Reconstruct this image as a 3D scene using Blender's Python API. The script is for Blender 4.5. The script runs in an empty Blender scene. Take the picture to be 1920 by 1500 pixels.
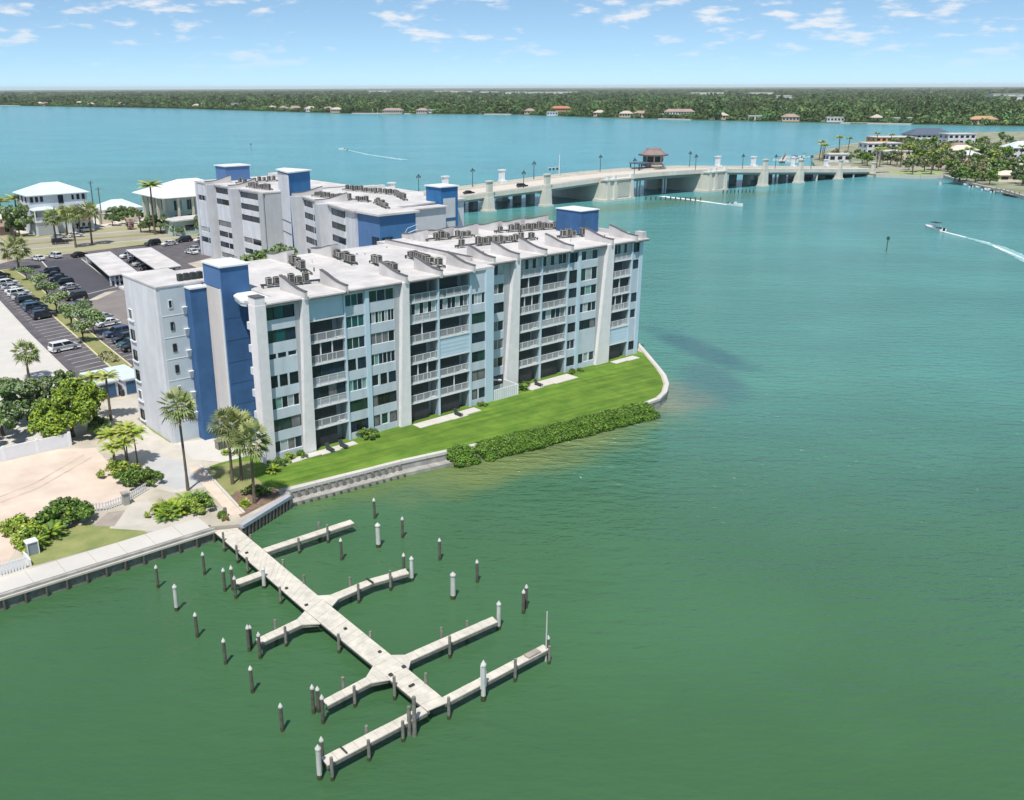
import bpy, bmesh, math, random
import numpy as np
from mathutils import Vector, Matrix, Quaternion

S = bpy.context.scene
COL = S.collection
R = math.radians
rng = random.Random(7)

# ------------------------------------------------------------------ camera
# site frame: X runs along the waterfront, Y runs inland, Z up, water at z = 0, units are metres
cam = bpy.data.cameras.new("camera")
camo = bpy.data.objects.new("camera", cam)
COL.objects.link(camo)
S.camera = camo
CAM_H, HEAD, PITCH, ROLL = 46.0, R(50.3), math.atan(587 / 1730), R(0.2)
h = Vector((math.cos(HEAD), math.sin(HEAD), 0))
r = Vector((math.sin(HEAD), -math.cos(HEAD), 0))
z = Vector((0, 0, 1))
fw = h * math.cos(PITCH) - z * math.sin(PITCH)
up = h * math.sin(PITCH) + z * math.cos(PITCH)
r2 = r * math.cos(ROLL) - up * math.sin(ROLL)
u2 = up * math.cos(ROLL) + r * math.sin(ROLL)
m3 = Matrix((r2, u2, -fw)).transposed()
camo.matrix_world = Matrix.Translation((0, 0, CAM_H)) @ m3.to_4x4()
cam.sensor_fit = 'HORIZONTAL'
cam.sensor_width = 36
cam.lens = 36 * 1730 / 1920
cam.shift_x = 90 / 1920
cam.clip_start = 0.5
cam.clip_end = 90000

# ------------------------------------------------------------------ sky, sun, exposure
SUN = Vector((-0.41, -0.31, 1.0)).normalized()
W = bpy.data.worlds.new("World")
S.world = W
W.use_nodes = True
nt = W.node_tree
nt.nodes.clear()
N = nt.nodes.new
out = N('ShaderNodeOutputWorld')
bg = N('ShaderNodeBackground')
bg.inputs[1].default_value = 0.138
sky = N('ShaderNodeTexSky')
sky.sky_type = 'NISHITA'
sky.sun_disc = False
sky.sun_elevation = math.asin(SUN.z)
sky.sun_rotation = math.atan2(SUN.x, SUN.y)
sky.altitude = 0
sky.air_density = 0.35
sky.dust_density = 0.0
sky.ozone_density = 4.0
# scattered fair-weather cumulus: noise over the whole dome, flattened so that cells are wider than tall
tc = N('ShaderNodeTexCoord')
mp = N('ShaderNodeMapping')
mp.inputs['Scale'].default_value = (1.0, 1.0, 3.6)
nz1 = N('ShaderNodeTexNoise')
nz1.inputs['Scale'].default_value = 31.0
nz1.inputs['Detail'].default_value = 7.0
nz1.inputs['Roughness'].default_value = 0.52
nz2 = N('ShaderNodeTexNoise')
nz2.inputs['Scale'].default_value = 8.0
nz2.inputs['Detail'].default_value = 2.0
mul = N('ShaderNodeMath'); mul.operation = 'MULTIPLY_ADD'
mul.inputs[1].default_value = 0.55
ramp = N('ShaderNodeMapRange')
ramp.inputs['From Min'].default_value = 0.795
ramp.inputs['From Max'].default_value = 1.0
ramp.interpolation_type = 'SMOOTHSTEP'
# clouds thin out where the haze of the horizon hides them
sep = N('ShaderNodeSeparateXYZ')
hz = N('ShaderNodeMapRange')
hz.inputs['From Min'].default_value = 0.012
hz.inputs['From Max'].default_value = 0.05
fac = N('ShaderNodeMath'); fac.operation = 'MULTIPLY'
fac2 = N('ShaderNodeMath'); fac2.operation = 'MULTIPLY'; fac2.inputs[1].default_value = 0.8
mix = N('ShaderNodeMix'); mix.data_type = 'RGBA'
mix.inputs['B'].default_value = (6.6, 6.7, 6.9, 1)
gam = N('ShaderNodeMix'); gam.data_type = 'RGBA'; gam.blend_type = 'MULTIPLY'
gam.inputs['Factor'].default_value = 1.0
gam.inputs["B"].default_value = (1.62, 1.96, 2.02, 1)
L = nt.links.new
L(tc.outputs['Generated'], mp.inputs['Vector'])
L(mp.outputs[0], nz1.inputs['Vector'])
L(mp.outputs[0], nz2.inputs['Vector'])
L(nz2.outputs[0], mul.inputs[0])
L(nz1.outputs[0], mul.inputs[2])
L(mul.outputs[0], ramp.inputs['Value'])
L(tc.outputs['Generated'], sep.inputs[0])
L(sep.outputs['Z'], hz.inputs['Value'])
L(ramp.outputs[0], fac.inputs[0])
L(hz.outputs[0], fac.inputs[1])
L(fac.outputs[0], fac2.inputs[0])
soft = N('ShaderNodeGamma')      # gamma evens the sky's brightness out from zenith to horizon
soft.inputs[1].default_value = 0.62
L(sky.outputs[0], soft.inputs[0])
L(soft.outputs[0], gam.inputs['A'])
L(fac2.outputs[0], mix.inputs['Factor'])
L(gam.outputs['Result'], mix.inputs['A'])
L(mix.outputs['Result'], bg.inputs[0])
L(bg.outputs[0], out.inputs[0])

sun = bpy.data.lights.new("sun", 'SUN')
sun.energy = 4.6
sun.angle = R(0.53)
sun.color = (1.0, 0.955, 0.88)
suno = bpy.data.objects.new("sun", sun)
suno.rotation_euler = SUN.to_track_quat('Z', 'Y').to_euler()
suno.location = SUN * 300
COL.objects.link(suno)

vs = S.view_settings
vs.view_transform = 'Standard'
vs.look = 'None'
vs.exposure = 0.0
vs.gamma = 1.0
vs.use_curve_mapping = False
S.render.engine = 'CYCLES'
S.cycles.max_bounces = 6
S.cycles.use_denoising = True

# ------------------------------------------------------------------ materials
MATS = {}


def mat(name, col, rough=0.7, var=0.12, scale=0.6, spec=0.3, bump=0.0, bscale=8.0, metal=0.0, obj_var=0.0, streak=0.0,
        coat=0.0, coord='pos', col2=None, bias=0.5):
    """principled material with noise variation of the base colour, optional relief, optional vertical weather streaks"""
    if name in MATS:
        return MATS[name]
    m = bpy.data.materials.new(name)
    m.use_nodes = True
    t = m.node_tree
    b = t.nodes['Principled BSDF']
    b.inputs['Roughness'].default_value = rough
    b.inputs['Specular IOR Level'].default_value = spec
    b.inputs['Metallic'].default_value = metal
    b.inputs['Coat Weight'].default_value = coat
    c = Vector(col)
    src = t.nodes.new('ShaderNodeNewGeometry').outputs['Position'] if coord == 'pos' else t.nodes.new('ShaderNodeTexCoord').outputs['Object']
    n = t.nodes.new('ShaderNodeTexNoise')
    n.inputs['Scale'].default_value = scale
    n.inputs['Detail'].default_value = 6
    n.inputs['Roughness'].default_value = 0.6
    t.links.new(src, n.inputs['Vector'])
    mr = t.nodes.new('ShaderNodeMapRange')
    mr.inputs['From Min'].default_value = bias - 0.2
    mr.inputs['From Max'].default_value = bias + 0.2
    t.links.new(n.outputs[0], mr.inputs['Value'])
    mx = t.nodes.new('ShaderNodeMix'); mx.data_type = 'RGBA'
    lo = col2 if col2 else tuple(c * (1 - var))
    hi = tuple(col) if col2 else tuple(c * (1 + var))
    mx.inputs['A'].default_value = (*[min(1, v) for v in lo], 1)
    mx.inputs['B'].default_value = (*[min(1, v) for v in hi], 1)
    t.links.new(mr.outputs[0], mx.inputs['Factor'])
    last = mx.outputs['Result']
    if streak > 0:
        mp = t.nodes.new('ShaderNodeMapping')
        mp.inputs['Scale'].default_value = (0.5, 0.5, 0.05)
        t.links.new(src, mp.inputs['Vector'])
        n2 = t.nodes.new('ShaderNodeTexNoise'); n2.inputs['Scale'].default_value = 1.4; n2.inputs['Detail'].default_value = 5
        t.links.new(mp.outputs[0], n2.inputs['Vector'])
        m2 = t.nodes.new('ShaderNodeMapRange')
        m2.inputs['From Min'].default_value = 0.38; m2.inputs['From Max'].default_value = 0.62
        m2.inputs['To Min'].default_value = 1 - streak * 0.55; m2.inputs['To Max'].default_value = 1
        t.links.new(n2.outputs[0], m2.inputs['Value'])
        mm = t.nodes.new('ShaderNodeMix'); mm.data_type = 'RGBA'; mm.blend_type = 'MULTIPLY'
        mm.inputs['Factor'].default_value = 1
        t.links.new(last, mm.inputs['A']); t.links.new(m2.outputs[0], mm.inputs['B'])
        last = mm.outputs['Result']
    if obj_var > 0:
        oi = t.nodes.new('ShaderNodeObjectInfo')
        hs = t.nodes.new('ShaderNodeHueSaturation')
        m3_ = t.nodes.new('ShaderNodeMapRange')
        m3_.inputs['To Min'].default_value = 1 - obj_var; m3_.inputs['To Max'].default_value = 1 + obj_var
        t.links.new(oi.outputs['Random'], m3_.inputs['Value'])
        t.links.new(m3_.outputs[0], hs.inputs['Value'])
        m4 = t.nodes.new('ShaderNodeMapRange')
        m4.inputs['To Min'].default_value = 0.5 - obj_var * 0.07; m4.inputs['To Max'].default_value = 0.5 + obj_var * 0.07
        mlt = t.nodes.new('ShaderNodeMath'); mlt.operation = 'MULTIPLY'; mlt.inputs[1].default_value = 7.31
        frc = t.nodes.new('ShaderNodeMath'); frc.operation = 'FRACT'
        t.links.new(oi.outputs['Random'], mlt.inputs[0]); t.links.new(mlt.outputs[0], frc.inputs[0])
        t.links.new(frc.outputs[0], m4.inputs['Value']); t.links.new(m4.outputs[0], hs.inputs['Hue'])
        t.links.new(last, hs.inputs['Color'])
        last = hs.outputs[0]
    t.links.new(last, b.inputs['Base Color'])
    if bump > 0:
        n3 = t.nodes.new('ShaderNodeTexNoise'); n3.inputs['Scale'].default_value = bscale; n3.inputs['Detail'].default_value = 5
        t.links.new(src, n3.inputs['Vector'])
        bp = t.nodes.new('ShaderNodeBump'); bp.inputs['Strength'].default_value = 1.0; bp.inputs['Distance'].default_value = bump
        t.links.new(n3.outputs[0], bp.inputs['Height'])
        t.links.new(bp.outputs[0], b.inputs['Normal'])
    MATS[name] = m
    return m


roof_white = mat('roof membrane', (0.59, 0.565, 0.555), 0.8, 0.19, 0.3, bump=0.01)
stucco = mat('white stucco', (0.68, 0.70, 0.75), 0.85, 0.07, 0.5, bump=0.01, bscale=20, streak=0.22)
fin_mat = mat('fin stucco', (0.86, 0.83, 0.84), 0.85, 0.06, 1.2, bump=0.015, bscale=14, streak=0.10)
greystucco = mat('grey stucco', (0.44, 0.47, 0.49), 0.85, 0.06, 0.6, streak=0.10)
aqua = mat('pale aqua stucco', (0.59, 0.665, 0.73), 0.8, 0.06, 0.5, streak=0.22)
aqua2 = mat('aqua panel', (0.55, 0.70, 0.81), 0.6, 0.04, 0.5, streak=0.05)
blue = mat('blue stucco', (0.05, 0.135, 0.30), 0.8, 0.14, 0.5, streak=0.25)
blue_lite = mat('light blue stucco', (0.09, 0.19, 0.39), 0.75, 0.06, 0.4, streak=0.10)
beige = mat('beige stucco', (0.66, 0.62, 0.60), 0.85, 0.05, 0.5, streak=0.08)
trim = mat('white trim', (0.76, 0.78, 0.80), 0.5, 0.03, 1)
rail_mat = mat('white aluminium', (0.66, 0.69, 0.72), 0.45, 0.04, 1)
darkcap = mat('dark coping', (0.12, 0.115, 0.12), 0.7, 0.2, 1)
concrete = mat('concrete', (0.55, 0.51, 0.45), 0.9, 0.10, 0.5, bump=0.01, bscale=6)
concrete2 = mat('bright concrete', (0.60, 0.57, 0.53), 0.9, 0.06, 0.25, bump=0.01, bscale=6)
concrete_old = mat('weathered concrete', (0.40, 0.39, 0.36), 0.9, 0.22, 0.9, bump=0.02, bscale=5, streak=0.3)
deck_mat = mat('dock decking', (0.62, 0.575, 0.50), 0.85, 0.16, 1.1, bump=0.01, bscale=9)
pile_white = mat('white pile sleeve', (0.62, 0.62, 0.58), 0.6, 0.12, 1.5, streak=0.25)
pile_wood = mat('creosote timber', (0.12, 0.11, 0.09), 0.9, 0.3, 2.5, bump=0.03, bscale=12)
pile_grey = mat('grey timber', (0.25, 0.24, 0.21), 0.9, 0.3, 2.5, bump=0.03, bscale=12, streak=0.3)
algae = mat('algae band', (0.07, 0.08, 0.035), 0.9, 0.3, 3)
asphalt = mat('asphalt', (0.125, 0.115, 0.125), 0.9, 0.26, 0.5, bump=0.006, bscale=30)
asphalt_new = mat('fresh asphalt', (0.085, 0.083, 0.10), 0.9, 0.10, 0.2, bump=0.006, bscale=30)
asphalt_old = mat('worn asphalt', (0.235, 0.21, 0.20), 0.9, 0.14, 0.18)
paint_line = mat('stall paint', (0.55, 0.54, 0.52), 0.8, 0.2, 2)
kerb_yellow = mat('kerb paint', (0.66, 0.60, 0.38), 0.8, 0.15, 1)
sand = mat('bare sand', (0.66, 0.535, 0.445), 0.95, 0.12, 0.3, bump=0.03, bscale=1.5)
soil = mat('sandy soil', (0.50, 0.45, 0.37), 0.95, 0.22, 0.25, bump=0.03, bscale=2)
mulch = mat('mulch', (0.22, 0.15, 0.11), 0.95, 0.3, 1.4, bump=0.03, bscale=6)
lawn_mat = mat('green lawn', (0.165, 0.27, 0.035), 0.95, 0.16, 0.4, bump=0.06, bscale=7, col2=(0.085, 0.18, 0.02))
t_ = lawn_mat.node_tree      # mowing bands that follow the seawall
_g = t_.nodes.new('ShaderNodeNewGeometry'); _m = t_.nodes.new('ShaderNodeMapping'); _m.vector_type = 'TEXTURE'
_m.inputs['Rotation'].default_value = (0, 0, -0.1); _m.inputs['Scale'].default_value = (14.0, 0.9, 1)
_n = t_.nodes.new('ShaderNodeTexNoise'); _n.inputs['Scale'].default_value = 1.0; _n.inputs['Detail'].default_value = 3
_r = t_.nodes.new('ShaderNodeMapRange'); _r.inputs['From Min'].default_value = 0.35; _r.inputs['From Max'].default_value = 0.65
_r.inputs['To Min'].default_value = 0.78; _r.inputs['To Max'].default_value = 1.15
_x = t_.nodes.new('ShaderNodeMix'); _x.data_type = 'RGBA'; _x.blend_type = 'MULTIPLY'; _x.inputs['Factor'].default_value = 1
_b = t_.nodes['Principled BSDF']; _src = _b.inputs['Base Color'].links[0].from_socket
t_.links.new(_g.outputs['Position'], _m.inputs['Vector']); t_.links.new(_m.outputs[0], _n.inputs['Vector']); t_.links.new(_n.outputs[0], _r.inputs['Value'])
t_.links.new(_src, _x.inputs['A']); t_.links.new(_r.outputs[0], _x.inputs['B']); t_.links.new(_x.outputs['Result'], _b.inputs['Base Color'])
drygrass = mat('dry lawn', (0.33, 0.33, 0.13), 0.95, 0.2, 0.5, bump=0.04, bscale=6, col2=(0.19, 0.24, 0.08))
medgrass = mat('verge grass', (0.20, 0.24, 0.07), 0.95, 0.25, 0.5, bump=0.04, bscale=5, col2=(0.33, 0.30, 0.15))
roadverge = mat('road verge', (0.42, 0.38, 0.26), 0.95, 0.2, 0.12, col2=(0.30, 0.31, 0.16))
roadmat = mat('road surface', (0.36, 0.325, 0.26), 0.9, 0.10, 0.1)
brickwalk = mat('paver walk', (0.68, 0.56, 0.46), 0.9, 0.1, 1)
terracotta = mat('terracotta roof', (0.45, 0.20, 0.12), 0.8, 0.15, 1)
orange_wall = mat('orange wall', (0.62, 0.34, 0.13), 0.8, 0.1, 0.6)
brown_roof = mat('brown roof', (0.33, 0.22, 0.19), 0.8, 0.15, 0.8)
dark_roof = mat('slate roof', (0.10, 0.13, 0.18), 0.7, 0.15, 0.8)
cream = mat('cream wall', (0.66, 0.61, 0.50), 0.85, 0.06, 0.5)
tanwall = mat('tan wall', (0.52, 0.45, 0.37), 0.85, 0.08, 0.5)
metal_roof = mat('white metal roof', (0.66, 0.73, 0.75), 0.4, 0.04, 0.5, spec=0.5)
palehouse = mat('pale grey siding', (0.60, 0.64, 0.70), 0.8, 0.05, 0.5)
greenhouse_wall = mat('sea green wall', (0.45, 0.58, 0.53), 0.8, 0.06, 0.5)
bridge_mat = mat('bridge concrete', (0.68, 0.645, 0.565), 0.85, 0.08, 0.15, streak=0.12)
bridge_deck = mat('bridge roadway', (0.60, 0.55, 0.49), 0.9, 0.08, 0.08)
girder = mat('girder concrete', (0.40, 0.42, 0.40), 0.85, 0.1, 0.2)
ac_mat = mat('condenser housing', (0.36, 0.35, 0.32), 0.6, 0.15, 2, obj_var=0.25)
ac_dark = mat('condenser grille', (0.035, 0.035, 0.035), 0.6, 0.2, 3)
rubber = mat('tyre rubber', (0.02, 0.02, 0.02), 0.8, 0.1, 3)
darkmetal = mat('dark metal', (0.045, 0.055, 0.055), 0.5, 0.15, 2)
chrome = mat('wheel alloy', (0.45, 0.45, 0.46), 0.35, 0.05, 2, metal=0.6)
glass_car = mat('car glass', (0.012, 0.015, 0.018), 0.06, 0.05, 1, spec=0.6)
tail_red = mat('tail lamp', (0.35, 0.015, 0.012), 0.25, 0.05, 1, spec=0.5)
lampglass = mat('headlamp', (0.6, 0.62, 0.64), 0.15, 0.05, 1, spec=0.6)
trunk_mat = mat('palm trunk', (0.15, 0.125, 0.095), 0.95, 0.25, 3, bump=0.03, bscale=10)
bark = mat('bark', (0.11, 0.085, 0.06), 0.95, 0.25, 3, bump=0.03, bscale=8)
palm_g1 = mat('fan frond', (0.19, 0.245, 0.075), 0.55, 0.25, 1.2, spec=0.4, obj_var=0.12)
palm_g2 = mat('fan frond bright', (0.33, 0.365, 0.13), 0.55, 0.2, 1.2, spec=0.4, obj_var=0.12)
palm_dead = mat('dry frond', (0.30, 0.24, 0.12), 0.9, 0.2, 1.5)
palm_y = mat('areca frond', (0.40, 0.44, 0.10), 0.55, 0.2, 1.2, spec=0.4, obj_var=0.1)
leaf_lime = mat('lime leaves', (0.29, 0.395, 0.035), 0.6, 0.2, 0.8, spec=0.35, obj_var=0.08)
leaf_mid = mat('mid green leaves', (0.16, 0.27, 0.045), 0.6, 0.25, 0.8, spec=0.35, obj_var=0.15)
leaf_dark = mat('dark leaves', (0.06, 0.12, 0.03), 0.6, 0.25, 0.8, spec=0.35, obj_var=0.15)
leaf_grey = mat('grey green leaves', (0.26, 0.31, 0.19), 0.6, 0.25, 0.8, spec=0.35, obj_var=0.12)
leaf_hedge = mat('mangrove leaves', (0.115, 0.24, 0.02), 0.55, 0.2, 0.6, spec=0.4)
leaf_hedge2 = mat('mangrove inner leaves', (0.06, 0.125, 0.02), 0.6, 0.2, 0.6, spec=0.35)
far_leaf = mat('far woods', (0.14, 0.215, 0.075), 0.8, 0.45, 0.007, spec=0.1, obj_var=0.38)
far_leaf2 = mat('far woods dark', (0.08, 0.14, 0.055), 0.8, 0.45, 0.007, spec=0.1, obj_var=0.35)
far_ground = mat('far ground', (0.10, 0.13, 0.06), 0.95, 0.3, 0.004)
boat_white = mat('gelcoat', (0.78, 0.79, 0.80), 0.25, 0.03, 1, spec=0.5)
canvas = mat('dark canvas', (0.035, 0.05, 0.055), 0.8, 0.1, 2)
foam = mat('foam', (0.80, 0.86, 0.88), 0.6, 0.06, 0.8, bump=0.08, bscale=3)
navy = mat('navy door', (0.05, 0.13, 0.24), 0.5, 0.06, 1)
blue_boat = mat('boat cover', (0.10, 0.16, 0.32), 0.7, 0.1, 1)


def glassmat(name, col, rough=0.08):
    return mat(name, col, rough, 0.25, 0.9, spec=0.55)


GL = {
    'd': glassmat('glass dark', (0.012, 0.018, 0.022)),
    'n': glassmat('glass navy', (0.018, 0.035, 0.06)),
    't': glassmat('glass teal', (0.015, 0.10, 0.105)),
    'g': glassmat('glass green', (0.018, 0.06, 0.045)),
    'm': glassmat('glass with mint drapes', (0.20, 0.38, 0.34), 0.2),
    'w': glassmat('glass with white drapes', (0.42, 0.47, 0.49), 0.2),
    'b': glassmat('glass with grey blinds', (0.19, 0.19, 0.20), 0.2),
}
GKEYS = list(GL)


def water_material():
    m = bpy.data.materials.new('bay water')
    m.use_nodes = True
    t = m.node_tree
    b = t.nodes['Principled BSDF']
    Nn = t.nodes.new
    Lk = t.links.new
    g = Nn('ShaderNodeNewGeometry')
    b.inputs['IOR'].default_value = 1.33
    b.inputs['Specular IOR Level'].default_value = 0.5
    b.inputs['Roughness'].default_value = 0.17

    def noise(scale, detail=3, sx=1, sy=1, rot=0.0):
        mp = Nn('ShaderNodeMapping')
        mp.vector_type = 'TEXTURE'
        mp.inputs['Scale'].default_value = (sx, sy, 1)
        mp.inputs['Rotation'].default_value = (0, 0, rot)
        Lk(g.outputs['Position'], mp.inputs['Vector'])
        n = Nn('ShaderNodeTexNoise')
        n.inputs['Scale'].default_value = scale
        n.inputs['Detail'].default_value = detail
        Lk(mp.outputs[0], n.inputs['Vector'])
        return n.outputs[0]

    def rng_(v, a, b_, lo=0.0, hi=1.0):
        q = Nn('ShaderNodeMapRange')
        q.inputs['From Min'].default_value = a
        q.inputs['From Max'].default_value = b_
        q.inputs['To Min'].default_value = lo
        q.inputs['To Max'].default_value = hi
        q.interpolation_type = 'SMOOTHSTEP'
        Lk(v, q.inputs['Value'])
        return q.outputs[0]

    def math_(op, a, b_):
        q = Nn('ShaderNodeMath'); q.operation = op
        for i, v in enumerate((a, b_)):
            if isinstance(v, (int, float)):
                q.inputs[i].default_value = v
            else:
                Lk(v, q.inputs[i])
        return q.outputs[0]

    def mixc(f, a, b_):
        q = Nn('ShaderNodeMix'); q.data_type = 'RGBA'
        if isinstance(f, float):
            q.inputs['Factor'].default_value = f
        else:
            Lk(f, q.inputs['Factor'])
        for k, v in (('A', a), ('B', b_)):
            if isinstance(v, tuple):
                q.inputs[k].default_value = (*v, 1)
            else:
                Lk(v, q.inputs[k])
        return q.outputs['Result']
    sx = Nn('ShaderNodeSeparateXYZ')
    Lk(g.outputs['Position'], sx.inputs[0])
    X, Y = sx.outputs['X'], sx.outputs['Y']
    wob = math_('MULTIPLY', math_('SUBTRACT', noise(0.02, 3), 0.5), 46.0)
    # turbid green basin beside the docks passes over into the open turquoise channel
    dist = math_('ADD', math_('ADD', math_('MULTIPLY', X, 0.86), math_('MULTIPLY', Y, 0.50)), wob)
    f1 = rng_(dist, 58, 190)
    f2 = rng_(dist, 150, 620)
    c = mixc(f1, (0.054, 0.138, 0.058), (0.090, 0.275, 0.235))
    c = mixc(f2, c, (0.090, 0.325, 0.370))
    # wind lanes and sea-bed patches
    lane = rng_(noise(0.02, 4, 3.2, 1.0, -0.62), 0.38, 0.66, 0.94, 1.06)
    patch = rng_(noise(0.035, 4), 0.35, 0.68, 0.95, 1.05)
    mlt = math_('MULTIPLY', lane, patch)
    mm = Nn('ShaderNodeMix'); mm.data_type = 'RGBA'; mm.blend_type = 'MULTIPLY'
    mm.inputs['Factor'].default_value = 1
    Lk(c, mm.inputs['A']); Lk(mlt, mm.inputs['B'])
    c = mm.outputs['Result']
    # sandy shallows along the seawall, weed bed off the point
    def blob(x, y, rx, ry, rot=0.0):
        mp = Nn('ShaderNodeMapping')
        mp.vector_type = 'TEXTURE'
        mp.inputs['Location'].default_value = (x, y, 0)
        mp.inputs['Rotation'].default_value = (0, 0, rot)
        mp.inputs['Scale'].default_value = (rx, ry, 1e6)
        Lk(g.outputs['Position'], mp.inputs['Vector'])
        ln = Nn('ShaderNodeVectorMath'); ln.operation = 'LENGTH'
        Lk(mp.outputs[0], ln.inputs[0])
        d = math_('ADD', ln.outputs['Value'], math_('MULTIPLY', math_('SUBTRACT', noise(0.11, 4), 0.5), 0.9))
        return rng_(d, 1.0, 0.35)
    c = mixc(math_('MULTIPLY', blob(80, 84, 34, 12, -0.12), 0.75), c, (0.19, 0.23, 0.075))
    c = mixc(math_('MULTIPLY', blob(60, 87, 20, 5, -0.05), 0.6), c, (0.13, 0.20, 0.06))
    c = mixc(math_('MULTIPLY', blob(112, 85, 9, 12, -0.9), 0.7), c, (0.27, 0.27, 0.18))
    c = mixc(math_('MULTIPLY', blob(138.5, 98, 24, 5.5, 1.25), 0.7), c, (0.045, 0.125, 0.15))
    c = mixc(math_('MULTIPLY', blob(125, 87, 13, 6, 1.1), 0.5), c, (0.055, 0.15, 0.165))
    c = mixc(math_('MULTIPLY', blob(121, 84, 16, 8, 0.5), 0.5), c, (0.07, 0.16, 0.165))
    c = mixc(math_('MULTIPLY', blob(300, 247, 130, 14, -0.09), 0.6), c, (0.11, 0.20, 0.11))
    Lk(c, b.inputs['Base Color'])
    # ripples
    w1 = noise(0.85, 3, 2.4, 1.0, -0.72)
    w2 = noise(2.4, 3, 1.8, 1.0, -0.5)
    w3 = noise(0.14, 2, 3.0, 1.0, -0.8)
    hgt = math_('ADD', math_('ADD', math_('MULTIPLY', w1, 0.62), math_('MULTIPLY', w2, 0.2)), math_('MULTIPLY', w3, 0.8))
    # the basin behind the docks is sheltered, the open bay is ruffled
    calm = rng_(math_('ADD', math_('ADD', math_('MULTIPLY', X, 0.9), math_('MULTIPLY', Y, 0.25)), math_('MULTIPLY', wob, 0.8)), 48, 105, 0.34, 1.5)
    hgt = math_('MULTIPLY', hgt, calm)
    bp = Nn('ShaderNodeBump')
    bp.inputs['Strength'].default_value = 1.0
    bp.inputs['Distance'].default_value = 1.0
    Lk(hgt, bp.inputs['Height'])
    Lk(bp.outputs[0], b.inputs['Normal'])
    return m


# ------------------------------------------------------------------ builders
class MB:
    """collects faces; build() links them as ONE mesh object"""

    def __init__(s):
        s.v = []; s.f = []; s.m = []

    def add(s, vs, fs, m=0):
        o = len(s.v)
        s.v += [tuple(map(float, p)) for p in vs]
        for q in fs:
            s.f.append([i + o for i in q]); s.m.append(m)
        return s

    HEX = [(0, 3, 2, 1), (4, 5, 6, 7), (0, 1, 5, 4), (1, 2, 6, 5), (2, 3, 7, 6), (3, 0, 4, 7)]

    def hexa(s, b, t, m=0):
        """bottom quad b (ccw from above) and top quad t"""
        return s.add(list(b) + list(t), s.HEX, m)

    def box(s, x0, x1, y0, y1, z0, z1, m=0):
        q = [(x0, y0), (x1, y0), (x1, y1), (x0, y1)]
        return s.hexa([(a, b, z0) for a, b in q], [(a, b, z1) for a, b in q], m)

    def prism(s, poly, z0, z1, m=0):
        n = len(poly)
        vs = [(x, y, z0) for x, y in poly] + [(x, y, z1) for x, y in poly]
        fs = [tuple(range(n))[::-1], tuple(range(n, 2 * n))] + [(i, (i + 1) % n, n + (i + 1) % n, n + i) for i in range(n)]
        return s.add(vs, fs, m)

    def cyl(s, x, y, z0, z1, r0, r1=None, n=10, m=0, x1=None, y1=None, cap=True):
        r1 = r0 if r1 is None else r1
        x1 = x if x1 is None else x1
        y1 = y if y1 is None else y1
        vs = [(x + r0 * math.cos(2 * math.pi * i / n), y + r0 * math.sin(2 * math.pi * i / n), z0) for i in range(n)]
        vs += [(x1 + r1 * math.cos(2 * math.pi * i / n), y1 + r1 * math.sin(2 * math.pi * i / n), z1) for i in range(n)]
        fs = [(i, (i + 1) % n, n + (i + 1) % n, n + i) for i in range(n)]
        if cap:
            fs += [tuple(range(n))[::-1], tuple(range(n, 2 * n))]
        return s.add(vs, fs, m)

    def tube(s, pts, rad, n=8, m=0):
        pts = [Vector(p) for p in pts]
        rings = []
        for i, p in enumerate(pts):
            d = (pts[min(i + 1, len(pts) - 1)] - pts[max(i - 1, 0)]).normalized()
            a = d.cross(Vector((0.3, 0.9, 0.1))).normalized(); b = d.cross(a)
            rr = rad[i] if isinstance(rad, (list, tuple)) else rad
            rings.append([p + (a * math.cos(2 * math.pi * k / n) + b * math.sin(2 * math.pi * k / n)) * rr for k in range(n)])
        vs = [v for ring in rings for v in ring]
        fs = []
        for i in range(len(pts) - 1):
            for k in range(n):
                fs.append((i * n + k, i * n + (k + 1) % n, (i + 1) * n + (k + 1) % n, (i + 1) * n + k))
        fs += [tuple(range(n))[::-1], tuple(range((len(pts) - 1) * n, len(pts) * n))]
        return s.add(vs, fs, m)

    def mesh(s, name, mats):
        me = bpy.data.meshes.new(name)
        me.from_pydata(s.v, [], s.f)
        for mm in (mats if isinstance(mats, (list, tuple)) else [mats]):
            me.materials.append(mm)
        if any(s.m):
            me.polygons.foreach_set('material_index', s.m)
        me.update()
        return me

    def build(s, name, mats, parent=None, smooth=False, **tags):
        me = s.mesh(name, mats)
        if smooth:
            me.polygons.foreach_set('use_smooth', [True] * len(me.polygons))
        return link(name, me, parent, **tags)


def link(name, me, parent=None, loc=None, rotz=None, **tags):
    o = bpy.data.objects.new(name, me)
    COL.objects.link(o)
    if parent is not None:
        o.parent = parent
        if tags.pop('world', True):
            o.matrix_parent_inverse = parent_inv(parent)
    tags.pop('world', None)
    if loc is not None:
        o.location = loc
    if rotz is not None:
        o.rotation_euler = (0, 0, rotz)
    for k, v in tags.items():
        if v is not None:
            o[k] = v
    return o


def parent_inv(p):
    """parts are written in site coordinates: cancel the transform of the thing's Empty"""
    if p.parent is not None:
        return Matrix.Identity(4)
    return Matrix.LocRotScale(p.location, p.rotation_euler, p.scale).inverted()


def thing(name, label, category, loc=(0, 0, 0), rotz=0.0, group=None):
    o = bpy.data.objects.new(name, None)
    COL.objects.link(o)
    o.location = loc
    o.rotation_euler = (0, 0, rotz)
    o.empty_display_size = 0.5
    o['label'] = label
    o['category'] = category
    if group:
        o['group'] = group
    return o


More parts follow.
